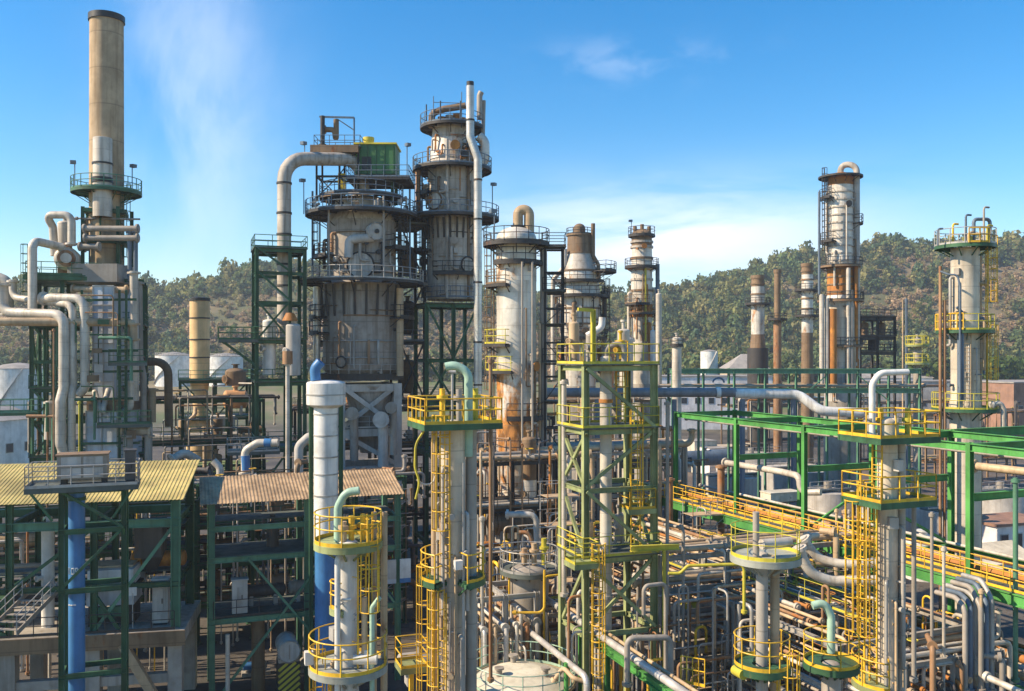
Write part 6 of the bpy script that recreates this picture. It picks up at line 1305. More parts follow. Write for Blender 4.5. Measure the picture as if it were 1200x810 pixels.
# ---- domed tank in the foreground
KTk = T("domed_tank", "pale flat domed tank with a green ring railing at the picture's bottom edge", "tank", (X(612, 49), 49, 0)); kx_, ky_, kr, kz = X(612, 49), 49, W(112, 49) / 2, Z(796, 49)
mb = MB(); mb.lathe(kx_, ky_, [(kr, 0), (kr, kz)], 48); mb.build("shell", TANKW, KTk)
mb = MB(); mb.lathe(kx_, ky_, [(kr + .05, kz), (kr * .75, kz + .32), (kr * .45, kz + .5), (.01, kz + .58)], 48); mb.build("dome_roof", CREAM, KTk)
rail_arc(KTk, kx_, ky_, kz, kr + .25, 0, 360, PALEG, 1.15, .03)
mb = MB(); mb.arcdeck(kx_, ky_, kz - .02, kr, kr + .35, 0, 360, .1); mb.build("rim_walk", PIPET, KTk)
for a in (60, 200, 300): mb = MB(); p = pol(kx_, ky_, kr * .55, a, kz + .38); mb.cyl(p, p + UP * .5, .16, 10); mb.cyl(p + UP * .42, p + UP * .52, .27, 12); mb.build("vent", PIPEG, KTk)
mb = MB(); p = pol(kx_, ky_, kr + .45, 48, 0); mb.cyl(p, (p.x, p.y, kz + 1.6), .13, 10); mb.build("green_riser", BGRN, KTk)
# ---- railed vessel in the middle, grey portal and pipes
MV = T("railed_vessel", "grey round vessel with a white railed top, between the two tall near columns", "vessel", (X(620, 55), 55, 0)); mx_, my_, mr_ = X(620, 55), 55, W(56, 55) / 2
mb = MB(); mb.lathe(mx_, my_, [(mr_ * .8, 3), (mr_ * .8, Z(670, 55))], 32); mb.dome(mx_, my_, Z(670, 55), mr_ * .8, .5, 32); mb.dome(mx_, my_, 3, mr_ * .8, .5, 32, down=True); mb.build("shell", PIPEG, MV)
for a in (40, 130, 220, 310): mb = MB(); p = pol(mx_, my_, mr_ * .75, a, 0); mb.bar(p, p + UP * 3.4, .25); mb.build("leg", STEEL, MV)
platform(MV, mx_, my_, Z(666, 55), mr_ * .8, mr_ + .35, 0, 360, STEEL, DECK, 1.25, .03)
for k, (du, h_) in enumerate(((.9, 1.6), (-.3, 1.0), (.3, 1.3))): mb = MB(); p = Vector((mx_ + du, my_ - .3, Z(666, 55) + .3)); mb.cyl(p, p + UP * h_, .16, 10); mb.cyl(p + UP * h_ * .6, p + UP * (h_ * .6 + .15), .3, 10); mb.build("nozzle", PIPET if k else OLY, MV)
pipe([pt(592, 603, 58), pt(628, 603, 58), pt(631, 690, 58)], .2, CONCP, "pale grey pipe bent square over the railed vessel", br=.5)
pipe([pt(608, 624, 57), pt(620, 624, 57), pt(625, 640, 57), pt(625, 665, 57)], .13, PIPEB, "brown hooked pipe entering the railed vessel's top", br=.5)
pipe([pt(575, 420, 43), pt(575, 800, 43)], .09, PIPEB, "thin brown standpipe in front of the railed vessel", fl=(0, 1))
pipe([pt(565, 605, 52), pt(565, 790, 52)], .11, PIPEW, "thin pale standpipe beside the railed vessel", fl=(0, 1))
pipe([pt(600, 718, 50), pt(638, 718, 50), pt(638, 668, 50)], .07, YEL, "yellow pipe bent upward beneath the railed vessel", br=.4)
GP, ggp = frame("grey_portal", "grey steel portal carrying tilted pipes behind the domed white tank", "support structure", (X(556, 52), 52), [0, 1.9, 3.9], [0, 3.2], [Z(738, 52), Z(700, 52)], STEEL, .3, .3)
for k in range(6):
    m_ = [SILV, PIPET, CONCP, PIPEW, PIPEB, PIPEG][k]; pipe([ggp(.3 + k * .65, -1.0, 1.2), ggp(.3 + k * .65, -1.0, Z(738, 52) + .2 + .1 * (k % 2)), ggp(.3 + k * .65, 6.5, Z(738, 52) + .2 + .1 * (k % 2)), ggp(.3 + k * .65, 6.5, 1)], [.12, .09, .15, .1, .12, .17][k], m_, f"{ORD[k]} pipe from the west lying across the grey portal", group="pipes across the grey portal", fl=(0, 1))
# ---- clutter behind and between
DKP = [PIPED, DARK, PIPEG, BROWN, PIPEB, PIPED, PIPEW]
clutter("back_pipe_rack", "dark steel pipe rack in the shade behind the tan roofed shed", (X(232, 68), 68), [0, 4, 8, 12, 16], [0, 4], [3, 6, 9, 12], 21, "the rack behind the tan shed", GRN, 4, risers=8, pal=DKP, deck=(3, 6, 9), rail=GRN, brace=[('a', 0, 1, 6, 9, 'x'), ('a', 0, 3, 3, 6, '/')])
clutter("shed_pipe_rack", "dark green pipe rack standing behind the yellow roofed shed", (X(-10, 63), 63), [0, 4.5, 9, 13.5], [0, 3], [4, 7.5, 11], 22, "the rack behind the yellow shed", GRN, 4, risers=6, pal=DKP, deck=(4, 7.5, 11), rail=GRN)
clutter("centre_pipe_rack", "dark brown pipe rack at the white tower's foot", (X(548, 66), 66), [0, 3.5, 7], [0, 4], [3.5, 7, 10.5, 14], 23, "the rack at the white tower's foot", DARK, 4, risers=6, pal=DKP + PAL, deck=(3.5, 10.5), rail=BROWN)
clutter("middle_pipe_rack", "rusty grey pipe rack behind the olive green open tower", (X(648, 72), 72), [0, 4, 8, 12], [0, 4], [3.5, 7, 10.5, 14], 24, "the rack behind the olive tower", CONC, 4, risers=6, brace=[('a', 0, 0, 7, 10.5, '/'), ('a', 0, 2, 10.5, 14, '\\')])
clutter("distant_pipe_rack", "brown pipe rack under the bottle and ringed towers", (X(636, 104), 104), [0, 5, 10, 15], [0, 4], [5, 9, 13, 16.5], 25, "the rack under the bottle tower", BROWN, 3, risers=6)
clutter("yard_pipe_rack", "brown pipe rack along the far side of the round basins", (X(860, 205), 205), [0, 11, 22, 33, 44, 55, 66], [0, 5], [6, 10, 14], 26, "the rack beyond the basins", BROWN, 3, risers=8, rmax=.4)
clutter("corner_pipe_rack", "low steel pipe rack beneath the green rack's near end", (X(1062, 43), 43), [0, 3, 6], [0, 2.6], [3, 5.2, 7.2], 27, "the rack under the walkway's near end", CONC, 4, risers=3)
clutter("front_pipe_rack", "low pipe rack between the domed tank and the olive tower", (X(640, 54), 54), [0, 2.6, 5.2], [0, 3], [2.5, 4.6, 6.4], 28, "the rack by the domed tank", CONC, 4, risers=3)
clutter("heater_pipe_rack", "dark green pipe rack with added shade floors between the heater and the dark green tower", (X(158, 90), 90), [0, 4.5, 9, 12.5], [0, 5], [5, 9, 13, 17.3], 31, "the rack between heater and green tower", GRN, 3, risers=6, pal=DKP, deck=(9, 13), rail=GRN)
clutter("table_pipe_rack", "dark pipe rack with added shade floors behind the concrete table", (X(352, 95), 95), [0, 4.5, 9, 13.5, 18], [0, 5], [4, 8, 12, 16], 32, "the rack behind the concrete table", DARK, 3, risers=6, pal=DKP, deck=(8, 12, 16), rail=DARK)
clutter("floored_pipe_rack", "dark pipe rack with added shade floors between the vent pipe and the white tower", (X(556, 84), 84), [0, 4, 8], [0, 5], [4, 8, 12, 16], 33, "the rack by the silvery vent pipe", DARK, 3, risers=5, pal=DKP + [RUST], deck=(4, 8, 12), rail=BROWN)
clutter("shaded_pipe_rack", "dark pipe rack with added shade floors in the gap between the two sheds", (X(150, 74), 74), [0, 4, 8, 12, 16, 20], [0, 5], [4, 7.5, 11], 34, "the rack in the gap between the sheds", DARK, 3, risers=8, pal=DKP, deck=(4, 7.5), rail=GRN)
clutter("low_pipe_rack", "low rusty pipe rack under the long slate pipe", (X(700, 92), 92), [0, 4, 8, 12], [0, 4], [3.5, 7, 10.5], 35, "the rack under the long slate pipe", BROWN, 3, risers=6)
clutter("east_pipe_rack", "pale pipe rack behind the green rack, below the grey green bridge", (X(880, 172), 172), [0, 7, 14, 21, 28], [0, 4], [5, 9, 13], 36, "the rack below the grey green bridge", CONC, 3, risers=8)
clutter("road_pipe_rack", "brown pipe rack before the tan building at the road's end", (X(1085, 150), 150), [0, 6, 12, 18, 24], [0, 4], [4, 8, 12], 37, "the rack before the tan building", BROWN, 3, risers=7)
# bundle of grey hairpin pipes at the lower right
for k in range(6):
    u = 1131 + k * 6.2; d_ = 44.0 + .25 * (k % 3)
    pipe([pt(u, 812, d_), pt(u, 712 - 5 * (k % 3), d_), pt(u - 12, 700 - 4 * k, d_ + .8), pt(u - 34, 694 - 4 * k, d_ + 2)], .13, [PIPEG, BLUEST, STEEL][k % 3], f"{ORD[k]} grey pipe from the west in the bent bundle under the walkway", group="grey bent pipe bundle under the walkway", br=.6)
pipe([pt(1153, 792, 43.5), pt(1220, 822, 41)], .16, PIPEW, "pale pipe heading out of the picture from the grey bundle", fl=(0,))
pipe([pt(1190, 560, 45), pt(1190, 800, 45)], .12, TEAL, "green standpipe at the walkway's near end", fl=(0, 1))
for k, (u, v) in enumerate(((1092, 600), (1106, 640), (1150, 690))):
    pipe([pt(u, v, 44), pt(u, 815, 44)], .08, [PIPEG, PIPEW, PIPET][k], ["thin grey standpipe just before the walkway", "thin pale standpipe just before the walkway", "thin tan standpipe beside the grey bent bundle"][k], name="riser_pipe", fl=(0, 1))
# pipes slanting off the walkway corner (u 780 to 850)
pipe([pt(845, 545, 70), pt(845, 645, 70)], .28, PIPEB, "thick brown post pipe in front of the walkway", fl=(0,))
pipe([pt(785, 560, 71), pt(785, 650, 71)], .25, PIPEB, "brown post pipe where the walkway starts", fl=(0,))
pipe([pt(849, 542, 72), pt(916, 553, 66), pt(937, 558, 64), pt(938, 577, 64), pt(962, 577, 63)], .24, PIPEW, "long pale pipe dropping in steps above the walkway", br=.5)
WBx = machine("long cream ridged box lying above the walkway by the stepped pale pipe", pt(915, 573, 84) - UP * 1.2, 3.4, 1.6, .8, CREAM, name="equipment_box")
for k in range(5):
    a = 2 + k * 1.2; pipe([rg(-1 + k * .5, -3.2 - k * 1.1, 8.9), rg(11 + k * 2, -3.2 - k * 1.1, 8.9), rg(11 + k * 2, -3.2 - k * 1.1, 7)], .1 + .03 * (k % 3), [PIPET, PIPEB, PIPEW, RUST, PIPET][k], f"{ORD[k]} tan slanting pipe out from the walkway above the sleeper rack", group="tan pipes just under the walkway", fl=(0,))

# ================================================================ CREAM TOWER WITH THREE DECKS (70 m)
ZX, ZY = X(1131, 70), 70.0; rz_ = W(31, 70) / 2
Z1 = T("decked_tower", "cream tower with wide railed decks and a pipe arch on top", "tower", (ZX, ZY, 0))
mb = MB(); mb.lathe(ZX, ZY, [(rz_ * 1.08, 0), (rz_ * 1.08, Z(470, ZY)), (rz_, Z(468, ZY)), (rz_, Z(291, ZY))], 36); mb.build("shell", COLM, Z1)
for v, e0, a0, a1, rm in ((288, 33, 0, 360, STEEL), (387, 31, -150, 150, OLY), (478, 36, -160, 160, OLY)): platform(Z1, ZX, ZY, Z(v, ZY), rz_, W(e0, ZY), a0, a1, rm, GRN, 1.2, .035)
rail_poly(Z1, [pol(ZX, ZY, 2.1, a, Z(387, ZY)) for a in (-110, -80, -55, -30)], YEL, 1.25, .05, sp=.4, name="yellow_gate"); rail_poly(Z1, [pol(ZX, ZY, 2.25, a, Z(288, ZY)) for a in (-20, 0, 20)], YEL, 1.1, .05, sp=.5, name="yellow_gate")
mb = MB(); mb.tube([pt(1141, 290, 69.4), pt(1141, 257, 69.4), pt(1160, 257, 69.6), pt(1160, 290, 69.6)], .14, 10, br=.3); mb.build("pipe_arch", BLUEST, Z1)
mb = MB(); mb.tube([pt(1135, 288, 69), pt(1135, 274, 69), pt(1141, 272, 69.4)], .12, 8); mb.build("vent_pipe", PIPET, Z1); mb = MB(); p = pt(1134, 288, 69.5); mb.cyl(p, p + UP * .7, .35, 14); mb.build("top_nozzle", OLY, Z1)
mb = MB(); mb.tube([pt(1099, 288, 69), pt(1099, 268, 69), pt(1105, 268, 69)], .07, 8); mb.build("lamp_arm", BLUEST, Z1)
mb = MB(); mb.tube([(ZX + rz_ + .16, ZY + .2, 0), (ZX + rz_ + .16, ZY + .2, Z(300, ZY))], .22, 12); mb.build("companion_pipe", PIPET, Z1)
mb = MB(); mb.tube([pt(1102, 318, 68.8), pt(1112, 322, 68.4), pt(1122, 322, 68.3), pt(1125, 336, 68.3), pt(1125, 480, 68.3)], .08, 10, br=.5); mb.build("instrument_pipe", BLUEST, Z1)
mb = MB(); mb.tube([pt(1128, 470, 68.4), pt(1128, 366, 68.4), pt(1121, 360, 68.4)], .1, 8); mb.build("sample_pipe", BLUEST, Z1)
for u_, v0 in ((1102, 312), (1107, 352)): mb = MB(); p = pt(u_, v0, 69); mb.tube([p, (p.x, p.y, 0)], .12, 8); mb.build("riser", PIPEB, Z1)
ladder(Z1, ZX, ZY, rz_ + .5, 75, Z(387, ZY), Z(288, ZY), YEL, True); ladder(Z1, ZX, ZY, rz_ + .3, -20, Z(478, ZY), Z(387, ZY), PIPET, False); ladder(Z1, ZX, ZY, rz_ + .5, 70, Z(478, ZY), Z(390, ZY), YEL, True)
pipe([pt(1160, 475, 68), pt(1172, 472, 68), pt(1176, 480, 68), pt(1176, 525, 68)], .2, PIPEW, "white hooked pipe beside the cream decked tower", br=.5)
pipe([pt(1050, 560, 92), pt(1050, 505, 92)], .3, PIPEG, "grey standpipe beyond the tall cream column")
pipe([pt(1140, 546, 62), pt(1230, 556, 58)], .28, PIPET, "tan level pipe crossing behind the green rack at the picture edge", fl=(0,))
# ================================================================ BANDED RUSTY TOWER (130 m) and stacks
QX, QY = X(985, 130), 130.0
QT = T("banded_tower", "tall white banded tower with an orange rusted waist and a swan neck pipe", "tower", (QX, QY, 0))
bands(QT, 985, QY, [(208, 29, 218, 29, RUST, "cap_shell"), (218, 29, 312, 30, WCLAD, "white_shell"), (312, 30, 346, 30, RUST, "orange_shell"), (346, 30, 358, 36, WRUST, "shoulder"), (358, 36, 430, 36, COLM, "lower_shell"), (430, 36, 470, 36, CONCP, "foot_shell")], 32)
mb = MB(); mb.lathe(QX, QY, [(W(38, QY) / 2, 0), (W(38, QY) / 2, Z(470, QY))], 28); mb.build("skirt", CONC, QT); mb = MB(); mb.dome(QX, QY, Z(208, QY), W(29, QY) / 2, .7, 28); mb.build("head", RUST, QT)
for v in range(226, 346, 9): ring(QT, QX, QY, Z(v, QY), W(30, QY) / 2, VGREY2 if v < 310 else BROWN, .1, .22)
for v, a0, a1, e in ((232, -120, -50, 1.2), (262, 50, 130, 1.3), (283, -130, -40, 1.2), (312, -140, 60, 1.2), (352, -120, 120, 1.0), (405, -60, 120, .8)): platform(QT, QX, QY, Z(v, QY), W(29 if v < 330 else 36, QY) / 2, W(29 if v < 330 else 36, QY) / 2 + e, a0, a1, DARK, DARK if v < 300 else BROWN, 1.15, .045)
platform(QT, QX, QY, Z(207, QY), .3, W(29, QY) / 2 + 1.3, 0, 360, None, DARK)
mb = MB(); mb.tube([pt(985, 208, QY), pt(985, 193, QY), pt(1004, 193, QY - 1), pt(1004, 360, QY - 1), pt(1004, 470, QY - 1)], W(7, QY) / 2, 14, br=1.2); mb.build("swan_neck_pipe", VGREY2, QT)
mb = MB(); mb.tube([pt(1003, 310, 128.4), pt(1003, 440, 128.4)], .3, 10); mb.build("rusty_pipe", RUST, QT)
for u_, v0, v1, m_, r_ in ((960, 225, 345, BLUEST, .18), (963, 345, 450, PIPEW, .35), (969, 350, 450, PIPEW, .3), (976, 362, 450, RUST, .55), (994, 314, 450, PIPEW, .3), (998, 340, 450, PIPEG, .25)): mb = MB(); mb.tube([pt(u_, v0, 127.3), pt(u_, v1, 127.3)], r_, 10); mb.build("riser", m_, QT)
ladder(QT, QX, QY, W(30, QY) / 2 + .4, -75, Z(312, QY), Z(205, QY), DARK, True, tr=.045)
def stack(label, u, d, vt, w, m, rings, seg, name="slim_stack", plat=()):
    x = X(u, d); z0 = float(hgt(x, d)); root = T(name, label, "stack", (x, d, z0)); bands(root, u, d, [(a, w_, b, w2, mm, nm) for a, w_, b, w2, mm, nm in seg], 24)
    mb = MB(); mb.lathe(x, d, [(W(seg[-1][3], d) / 2, z0), (W(seg[-1][3], d) / 2, Z(seg[-1][2], d))], 24); mb.build("base_shell", seg[-1][4], root)
    mb = MB(); r = W(w, d) / 2; mb.lathe(x, d, [(r + .01, Z(vt + 4, d)), (r + .12, Z(vt + 4, d)), (r + .12, Z(vt, d)), (r - .3, Z(vt, d)), (r - .35, Z(vt + 8, d))], 24); mb.build("rim", BROWN, root)
    for v in rings: ring(root, x, d, Z(v, d), r, BROWN, .15, .3)
    for v in plat: platform(root, x, d, Z(v, d), r, r + 1.2, 0, 360, DARK, DARK, 1.1, .05)
stack("short thick white and brown stack on a dark box by the hip roof", 888, 175, 323, 15, WRUST, (333, 345), [(323, 15, 336, 15, BROWN, "top_shell"), (336, 15, 392, 15, WRUST, "shell"), (392, 15, 408, 18, BROWN, "foot_shell"), (408, 24, 440, 24, DARK, "box_base")], plat=(356,))
stack("thinnest dark stack with one ring deck, between two thicker stacks", 911, 172, 316, 7.5, BROWN, (), [(316, 7.5, 378, 7.5, BROWN, "shell"), (378, 9, 430, 9, PIPEB, "lower_shell")], plat=(374,))
stack("pale banded stack close beside the rusty banded tower", 946, 168, 309, 13, WRUST, (318, 328, 350, 362), [(309, 13, 322, 13, BROWN, "top_shell"), (322, 13, 390, 13, WRUST, "shell"), (390, 13, 440, 14, BROWN, "lower_shell")], plat=(340, 370))
# grey green rack in front of them
GR, grg = frame("long_pipe_bridge", "long grey green pipe bridge on posts before the distant stacks", "pipe rack", (X(788, 116), 116), [0, 4, 8, 12, 16, 20, 24, 28, 32], [0, 3], [Z(455, 116), Z(432, 116)], TEAL, .25, .6, ua=XA, brace=[('a', 0, 4, Z(470, 116), Z(440, 116), '/'), ('a', 0, 6, Z(470, 116), Z(440, 116), '\\')])
for k in range(5): pipe([grg(-2, .4 + .5 * k, Z(454, 116) + .2), grg(33, .4 + .5 * k, Z(454, 116) + .2)], .16 + .04 * (k % 2), PAL[(k * 2) % 9], f"{ORD[k]} pipe from the near side on the long grey green bridge", group="pipes on the long grey green bridge", fl=(0, 1))
# dark open structure + flare-like pole
DS, dsg = frame("open_structure", "dark open three floor steel structure behind the banded rusty tower", "steel structure", (X(1008, 140), 140), [0, 3.4, 6.8], [0, 5], [5, 10, Z(432, 140), Z(412, 140), Z(394, 140), Z(371, 140)], DARK, .3, .5, decks=(Z(412, 140), Z(394, 140), Z(371, 140)), rails=(Z(394, 140), Z(371, 140), Z(412, 140)), railm=DARK, tr=.05, deckm=DARK)
for k in range(4): p = dsg(.8 + 1.7 * k, 2, 0); vdrum(f"{ORD[k]} dark upright pot from the west in the dark open structure", p.x, p.y, [Z(412, 140), Z(394, 140)][k % 2] + .06, [Z(412, 140), Z(394, 140)][k % 2] + 2, .7, [DARK, BROWN][k % 2])
FP = T("flare_pole", "very thin dark pole with cross arms near the dark open structure", "mast", (X(1062, 138), 138, 0)); p = pt(1062, 350, 138); mb = MB(); mb.cyl((p.x, p.y, 0), p, .22, 8); mb.build("pole", BLUEST, FP)
for v in (362, 392): mb = MB(); mb.bar(pt(1056, v, 138), pt(1068, v, 138), .14); mb.build("cross_arm", BLUEST, FP)
mb = MB(); mb.cyl(pt(1058, 352, 138), (pt(1058, 352, 138).x, 138, 0), .12, 6); mb.build("guy_pipe", PIPET, FP)
x_, y_ = X(1075, 120), 120.0; YC = vdrum("little yellow railed column between the flare pole and the cream decked tower", x_, y_, 0, Z(398, y_), W(9, y_) / 2, PIPEG, name="slim_column", cat="column")
for v in (404, 425): platform(YC, x_, y_, Z(v, y_), W(9, y_) / 2, W(26, y_) / 2, 0, 360, OLY, OGRN, 1.15, .06)
# ================================================================ YARD ON THE EAST: basins, boxes, sheds
def basin(label, u, v, wpx, z=4.5, m=CONCP, cover=CONCP):
    d = (CAMZ - z) / (v - HOR) * F; x = X(u, d); r = W(wpx, d) / 2; root = T("concrete_basin", label, "basin", (x, d, 0), "round concrete basins in the yard"); mb = MB(); mb.lathe(x, d, [(r, 0), (r, z), (r - .3, z), (r - .3, z - .5)], 40); mb.build("wall", m, root)
    mb = MB(); mb.lathe(x, d, [(r - .3, z - .35), (.05, z - .1)], 40); mb.build("cover", cover, root); mb = MB(); mb.box((x, d, z + .1), 2 * r - .1, 1.2, .2); br_ = mb.build("bridge", DECK, root); rail_poly(br_, [Vector((x, d, z + .2)) - U * (r - .1) - VV * .55, Vector((x, d, z + .2)) + U * (r - .1) - VV * .55], STEEL, 1.1, .04)
    mb = MB(); mb.cyl((x, d, z), (x, d, z + 1.2), .5, 14); mb.build("drive_head", PIPEG, root)
for a in (("round pale basin well back behind the cream boxes", 880, 533, 80), ("widest round pale basin, framed by green posts above the stepped pipe", 928, 548, 100), ("round pale basin just above the walkway's first bays", 858, 557, 66), ("round pale basin beyond the walkway beside the tall cream column", 970, 575, 60), ("round pale basin seen behind the tall cream column's second deck", 1040, 580, 70), ("round pale basin beside the green cross beams", 1110, 596, 70), ("round pale basin at the yard's far east by the tan level pipe", 1172, 575, 70)): basin(*a)
pt_d = lambda u, v: (22 - 0) / (v - HOR) * F
for k, (u, v, a, b, h, m_, lb) in enumerate(((820, 553, 3.2, 3, 3.4, CREAM, "cream box cabin, biggest of the group behind the walkway's start"), (836, 556, 2.6, 2.6, 2.8, WALLW, "white box cabin next to the big cream one"), (850, 548, 5, 3, 2.4, WALLT, "low tan box cabin behind the white one"), (871, 556, 2.4, 2.4, 2.2, CREAM, "small cream box cabin by the first green rack post"), (806, 548, 2.5, 2.5, 3, CONCP, "grey box cabin half hidden by the olive tower"))):
    d = pt_d(u, v); machine(lb, Vector((X(u, d), d, 0)), a * 1.5, b * 1.4, h * 1.7, m_, ROOFG if k != 2 else None, name="box_cabin", cat="cabin")
drum("long slate blue horizontal tank lying behind the cream boxes", (X(826, 150), 150, 4.6), 11, 1.3, BLUEST, U)
d = 86; house("cream_roofed_shed", "low shed with a big cream pitched roof just past the walkway", (X(1152, d), d, 0), 6.5, 5.5, 2.6, WALLW, ROOFC, rise=1.3, win=(3, 1))
d = 100; house("white_hut", "small white flat hut with dark windows behind the cream roofed shed", (X(1178, d), d, 0), 8, 5, 3.4, WALLW, ROOFT, flat=True, win=(4, 1))
x_, y_ = X(1082, 88), 88.0; vdrum("squat white tank between cream column and cream roofed shed", x_, y_, 0, 3.6, 1.7, WHITE, name="squat_tank", cat="tank")
for k, (u, v, m_) in enumerate(((990, 612, PIPEB), (1004, 618, RUST), (960, 600, PIPEG), (1020, 622, PIPET))):
    d = (22 - 2) / (v - HOR) * F; drum([ "brown drum lying just beyond the walkway's middle", "rust orange drum lying near the cream column's ladder", "grey drum lying under the stepped pale pipe", "tan drum lying behind the cream column's ladder"][k], (X(u, d), d, 1.6), 4.5, .9, m_, RA if k % 2 else RB, flange=True)
# a few pumps on the ground where gaps open
def pump(label, p, m, a=None):
    a = a or U; p = Vector(p); root = T("pump", label, "pump", p, "process pumps on the ground"); mb = MB(); mb.box(p + UP * .12, 1.9, .7, .24, a); mb.build("baseplate", CONC, root)
    mb = MB(); q = p + UP * .62; mb.cyl(q - a * .85, q - a * .05, .27, 14); mb.build("motor", m, root); mb = MB(); b_ = Vector((-a.y, a.x, 0)); mb.cyl(q + a * .4 - b_ * .16, q + a * .4 + b_ * .16, .34, 16); mb.cyl(q + a * .4, q + a * .4 + UP * .7, .1, 8); mb.cyl(q - a * .05, q + a * .3, .09, 8); mb.build("casing", PIPEG, root)
for k, (u, d, m_, lb) in enumerate(((300, 61.5, BLUE, "blue motor pump under the tan roofed shed beside the striped pedestal"), (350, 62, GRN, "green motor pump under the tan roofed shed by the grey standpipe"), (650, 60, BLUE, "blue motor pump near the rack by the domed tank"), (700, 60, GRN, "green motor pump under the olive tower"), (830, 60, BLUE, "blue motor pump below the cross rack"))): pump(lb, (X(u, d), d, .02), m_)

dress(Z1, ZX, ZY, rz_, Z(476, ZY), Z(295, ZY), 121, 6, -80, 80, ms=[PIPET, STEEL, BLUEST], rmax=.12)
dress(QT, QX, QY, W(30, QY) / 2, Z(345, QY), Z(225, QY), 122, 5, ms=[BROWN, PIPEW, PIPEW, DARK], rmax=.16, boxes=1)
dress(QT, QX, QY, W(36, QY) / 2, Z(470, QY), Z(355, QY), 123, 10, ms=[BROWN, RUST, PIPEW, PIPET], rmax=.3)
dress(N3, x3, y3, r3, 5, Z(520, 40), 124, 5, -50, 70, ms=[PIPET, STEEL, COLG], rmax=.08)
# more top works on the cream decked tower
for k, (a_, h_) in enumerate(((-60, 1.6), (-25, 2.2), (30, 2.8), (65, 1.5))):
    mb = MB(); p = pol(ZX, ZY, rz_ + .5, a_, Z(288, ZY)); mb.tube([p, p + UP * h_, p + UP * h_ + Vector((.5, .2, 0))], .08, 8); mb.build("vent_pipe", [YEL, BLUEST, PIPEG, OLY][k], Z1)

# small vessels and exchangers filling the racks' added shade floors
fl_ = [("rack behind the tan shed", (X(232, 68), 68), (3, 6, 9), 16, 2.2), ("rack between heater and green tower", (X(158, 90), 90), (9, 13), 12, 2.5), ("rack behind the concrete table", (X(352, 95), 95), (8, 12, 16), 18, 2.5), ("rack by the silvery vent pipe", (X(556, 84), 84), (4, 8, 12), 8, 2.5), ("rack behind the yellow shed", (X(-10, 63), 63), (4, 7.5), 13, 1.6), ("rack in the gap between the sheds", (X(150, 74), 74), (4, 7.5), 19, 2.2)]
fr = random.Random(9); CN = {PIPED: "black", BROWN: "brown", PIPEG: "grey", PIPET: "tan", RUST: "orange", GRN: "green", CONCP: "pale grey"}
for (wn, oo, zs_, L_, b_) in fl_:
    for zi, z in enumerate(zs_):
        n_ = 4 if L_ > 10 else 2
        for k in range(n_):
            p = Vector((oo[0], oo[1], 0)) + U * (1.4 + (L_ - 2.4) * k / max(1, n_ - 1) + fr.uniform(-.4, .4)) + VV * (b_ - .9 + fr.uniform(-.5, .5)) + UP * (z + .06); m_ = fr.choice(list(CN)); tier = ["lowest", "middle", "highest"][zi] if len(zs_) > 2 else ["lower", "upper"][zi]
            if fr.random() < .5: vdrum(f"{CN[m_]} upright pot, {ORD[k]} from the west, {tier} floor, {wn}", p.x, p.y, p.z, p.z + fr.uniform(1.3, 2.3), fr.uniform(.35, .6), m_, legs=.4, name="process_pot")
            else: r_ = fr.uniform(.35, .55); drum(f"{CN[m_]} level exchanger, {ORD[k]} from the west, {tier} floor, {wn}", p + UP * (r_ + .5), fr.uniform(1.8, 2.8), r_, m_, U, "heat_exchanger", "heat exchanger", flange=fr.random() < .6)

# ---- slim standpipes, scaffolds and handrails crowding the process area
sr = random.Random(31)
SPL = [PIPEW, PIPET, PIPEG, STEEL, PIPEB, YEL]
SPN = {PIPEW: "pale", PIPET: "tan", PIPEG: "grey", STEEL: "galvanised", PIPEB: "rusty", YEL: "yellow"}
def standpipes(n, fn, where, z0, z1, grp):
    for k in range(n):
        p = fn(k, n); m_ = sr.choice(SPL); h = sr.uniform(z0, z1); r_ = sr.choice((.045, .06, .08, .11)); e = RA * sr.choice((-1, 1)) if sr.random() < .5 else RB * sr.choice((-1, 1)); L_ = sr.uniform(.4, 1.8)
        pipe([p, p + UP * h, p + UP * h + e * L_, p + UP * (h - sr.choice((.6, 1.5, 3))) + e * L_], r_, m_, f"{ORD[k % 20]} {SPN[m_]} slim standpipe from the west, {where}", name="standpipe", group=grp, br=.3, fl=(0,))
standpipes(20, lambda k, n: rg(3 + 26 * sr.random(), -11.5 + 9.5 * k / n, .02), "among the sleeper rack's pipes", 7.5, 10.8, "slim standpipes among the sleeper rack")
standpipes(16, lambda k, n: Vector((X(570 + 100 * k / n, 57), 57 + 8 * sr.random(), .02)), "around the railed vessel", 6, 11.5, "slim standpipes around the railed vessel")
standpipes(16, lambda k, n: Vector((X(1050 + 140 * k / n, 47), 46 + 5 * sr.random(), .02)), "below the walkway's near end", 5, 9, "slim standpipes below the walkway's near end")
standpipes(14, lambda k, n: Vector((X(790 + 200 * k / n, 50), 49 + 3 * sr.random(), .02)), "before the cross rack", 6, 10.5, "slim standpipes before the cross rack")
standpipes(12, lambda k, n: Vector((X(250 + 200 * k / n, 66), 66 + 4 * sr.random(), .02)), "in the shade behind the tan shed", 6, 13, "slim standpipes behind the tan shed")
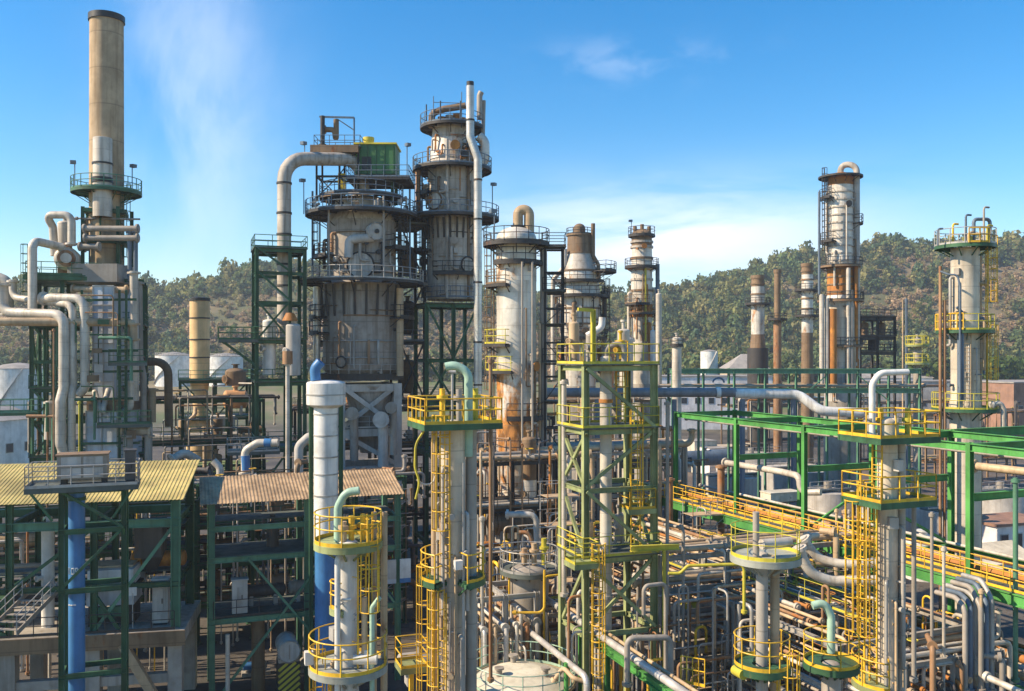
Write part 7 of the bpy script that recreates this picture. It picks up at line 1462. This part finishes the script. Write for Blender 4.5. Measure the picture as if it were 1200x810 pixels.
def scaffold(label, u, d, a, b, lifts, z0=0.0, h=2.0, ua=None):
    ua = ua or U; ub = Vector((-ua.y, ua.x, 0)); o = Vector((X(u, d), d, z0)); root = T("scaffold", label, "scaffold", o, "tube scaffolds in the plant")
    for i in range(3):
        for j in range(2): mb = MB(); p = o + ua * (a * i / 2) + ub * (b * j); mb.cyl(p, p + UP * (h * lifts + 1), .035, 6); mb.build("upright", STEEL if (i + j) % 2 else PIPEB, root)
    for k in range(1, lifts + 1):
        for j in range(2):
            for dz in (0, 1.0): mb = MB(); mb.cyl(o + ub * (b * j) + UP * (h * k + dz) - ua * .2, o + ub * (b * j) + ua * (a + .2) + UP * (h * k + dz), .03, 6); mb.build("ledger", STEEL, root)
        mb = MB(); mb.box(o + ua * (a / 2) + ub * (b / 2) + UP * (h * k + .06), a, b - .08, .05, ua); mb.build("board", PIPET, root)
        mb = MB(); mb.cyl(o + UP * (h * (k - 1)), o + ua * a + UP * (h * k), .03, 6); mb.build("brace", STEEL, root)
scaffold("tall tube scaffold between the railed vessel and the olive tower", 642, 62, 2.4, 1.4, 6)
scaffold("tube scaffold standing behind the cross rack beside the brown post pipe", 812, 66, 3.0, 1.4, 5)
scaffold("tube scaffold at the concrete table's foot behind the tan shed", 430, 72, 3.2, 1.5, 5)
scaffold("short tube scaffold under the walkway beside the bent grey bundle", 1085, 50, 2.6, 1.3, 3)
for k, (a_, b_, c_, d_, z_) in enumerate(((6, -9.5, 16, -9.5, 8.4), (10, -4.2, 24, -4.2, 8.4), (18, -7.2, 29, -7.2, 8.4))):
    root = T("service_walkway", ["slim railed catwalk over the sleeper rack, closest to the olive tower", "slim railed catwalk over the sleeper rack, closest to the green walkway", "slim railed catwalk over the sleeper rack's middle"][k], "walkway", rg(a_, b_, z_)); mb = MB(); mb.bar(rg(a_, b_, z_), rg(c_, d_, z_), .7, .05); mb.build("grating", DECK, root)
    rail_poly(root, [rg(a_, b_ - .34, z_), rg(c_, d_ - .34, z_)], OLY, 1.1, .025, False, 1.4)

standpipes(18, lambda k, n: Vector((X(665 + 115 * k / n, 49), 46 + 6 * sr.random(), .02)), "at the olive tower's foot", 4, 10, "slim standpipes at the olive tower's foot")
standpipes(14, lambda k, n: Vector((X(556 + 95 * k / n, 53), 51.5 + 3 * sr.random(), .02)), "around the grey portal", 4, 9, "slim standpipes around the grey portal")
standpipes(16, lambda k, n: Vector((X(4 + 200 * k / n, 61), 60 + 3 * sr.random(), .02)), "behind the yellow shed's table", 6, 12, "slim standpipes behind the yellow shed's table")
standpipes(18, lambda k, n: Vector((X(560 + 90 * k / n, 72), 71.5 + 5 * sr.random(), .02)), "at the white tower's foot", 8, 17, "slim standpipes at the white tower's foot")
standpipes(18, lambda k, n: Vector((X(790 + 160 * k / n, 58), 55 + 5 * sr.random(), .02)), "just under the walkway's middle", 6, 10, "slim standpipes under the walkway's middle")
def thinruns(n, org, du, dv, z0, z1, where, grp):
    for k in range(n):
        z = z0 + (z1 - z0) * (k + sr.random() * .6) / n; m_ = sr.choice(SPL[:5]); a = sr.uniform(0, du * .4); L_ = sr.uniform(du * .35, du * .6); b = sr.uniform(0, dv); r_ = sr.choice((.035, .05, .07, .09)); p = org + U * a + VV * b; q = p + U * L_
        pipe([Vector((p.x, p.y, max(.05, z - sr.uniform(1, 4)))), p + UP * z, q + UP * z, Vector((q.x, q.y, max(.05, z - sr.uniform(1, 5))))], r_, m_, f"{ORD[k % 20]} {SPN[m_]} thin line from the ground up, {where}", name="thin_pipe", group=grp, br=.25, fl=())
thinruns(18, Vector((X(560, 56), 56, 0)), 9, 5, 2, 11, "between near column and olive tower", "thin lines between near column and olive tower")
thinruns(20, Vector((X(782, 47), 47, 0)), 12, 4, 2, 9.5, "in front of the cross rack", "thin lines in front of the cross rack")
thinruns(18, Vector((X(640, 80), 80, 0)), 13, 6, 4, 16, "behind the olive tower", "thin lines behind the olive tower")
thinruns(16, Vector((X(560, 78), 78, 0)), 7, 5, 4, 17, "beside the white tower", "thin lines beside the white tower")
thinruns(16, Vector((X(230, 72), 72, 0)), 16, 4, 3, 13.5, "behind the tan shed", "thin lines behind the tan shed")
thinruns(14, Vector((X(1050, 42), 42, 0)), 6, 5, 2, 8, "under the walkway's near end", "thin lines under the walkway's near end")
thinruns(14, Vector((X(165, 88), 88, 0)), 13, 4, 6, 19, "between heater and green tower", "thin lines between heater and green tower")
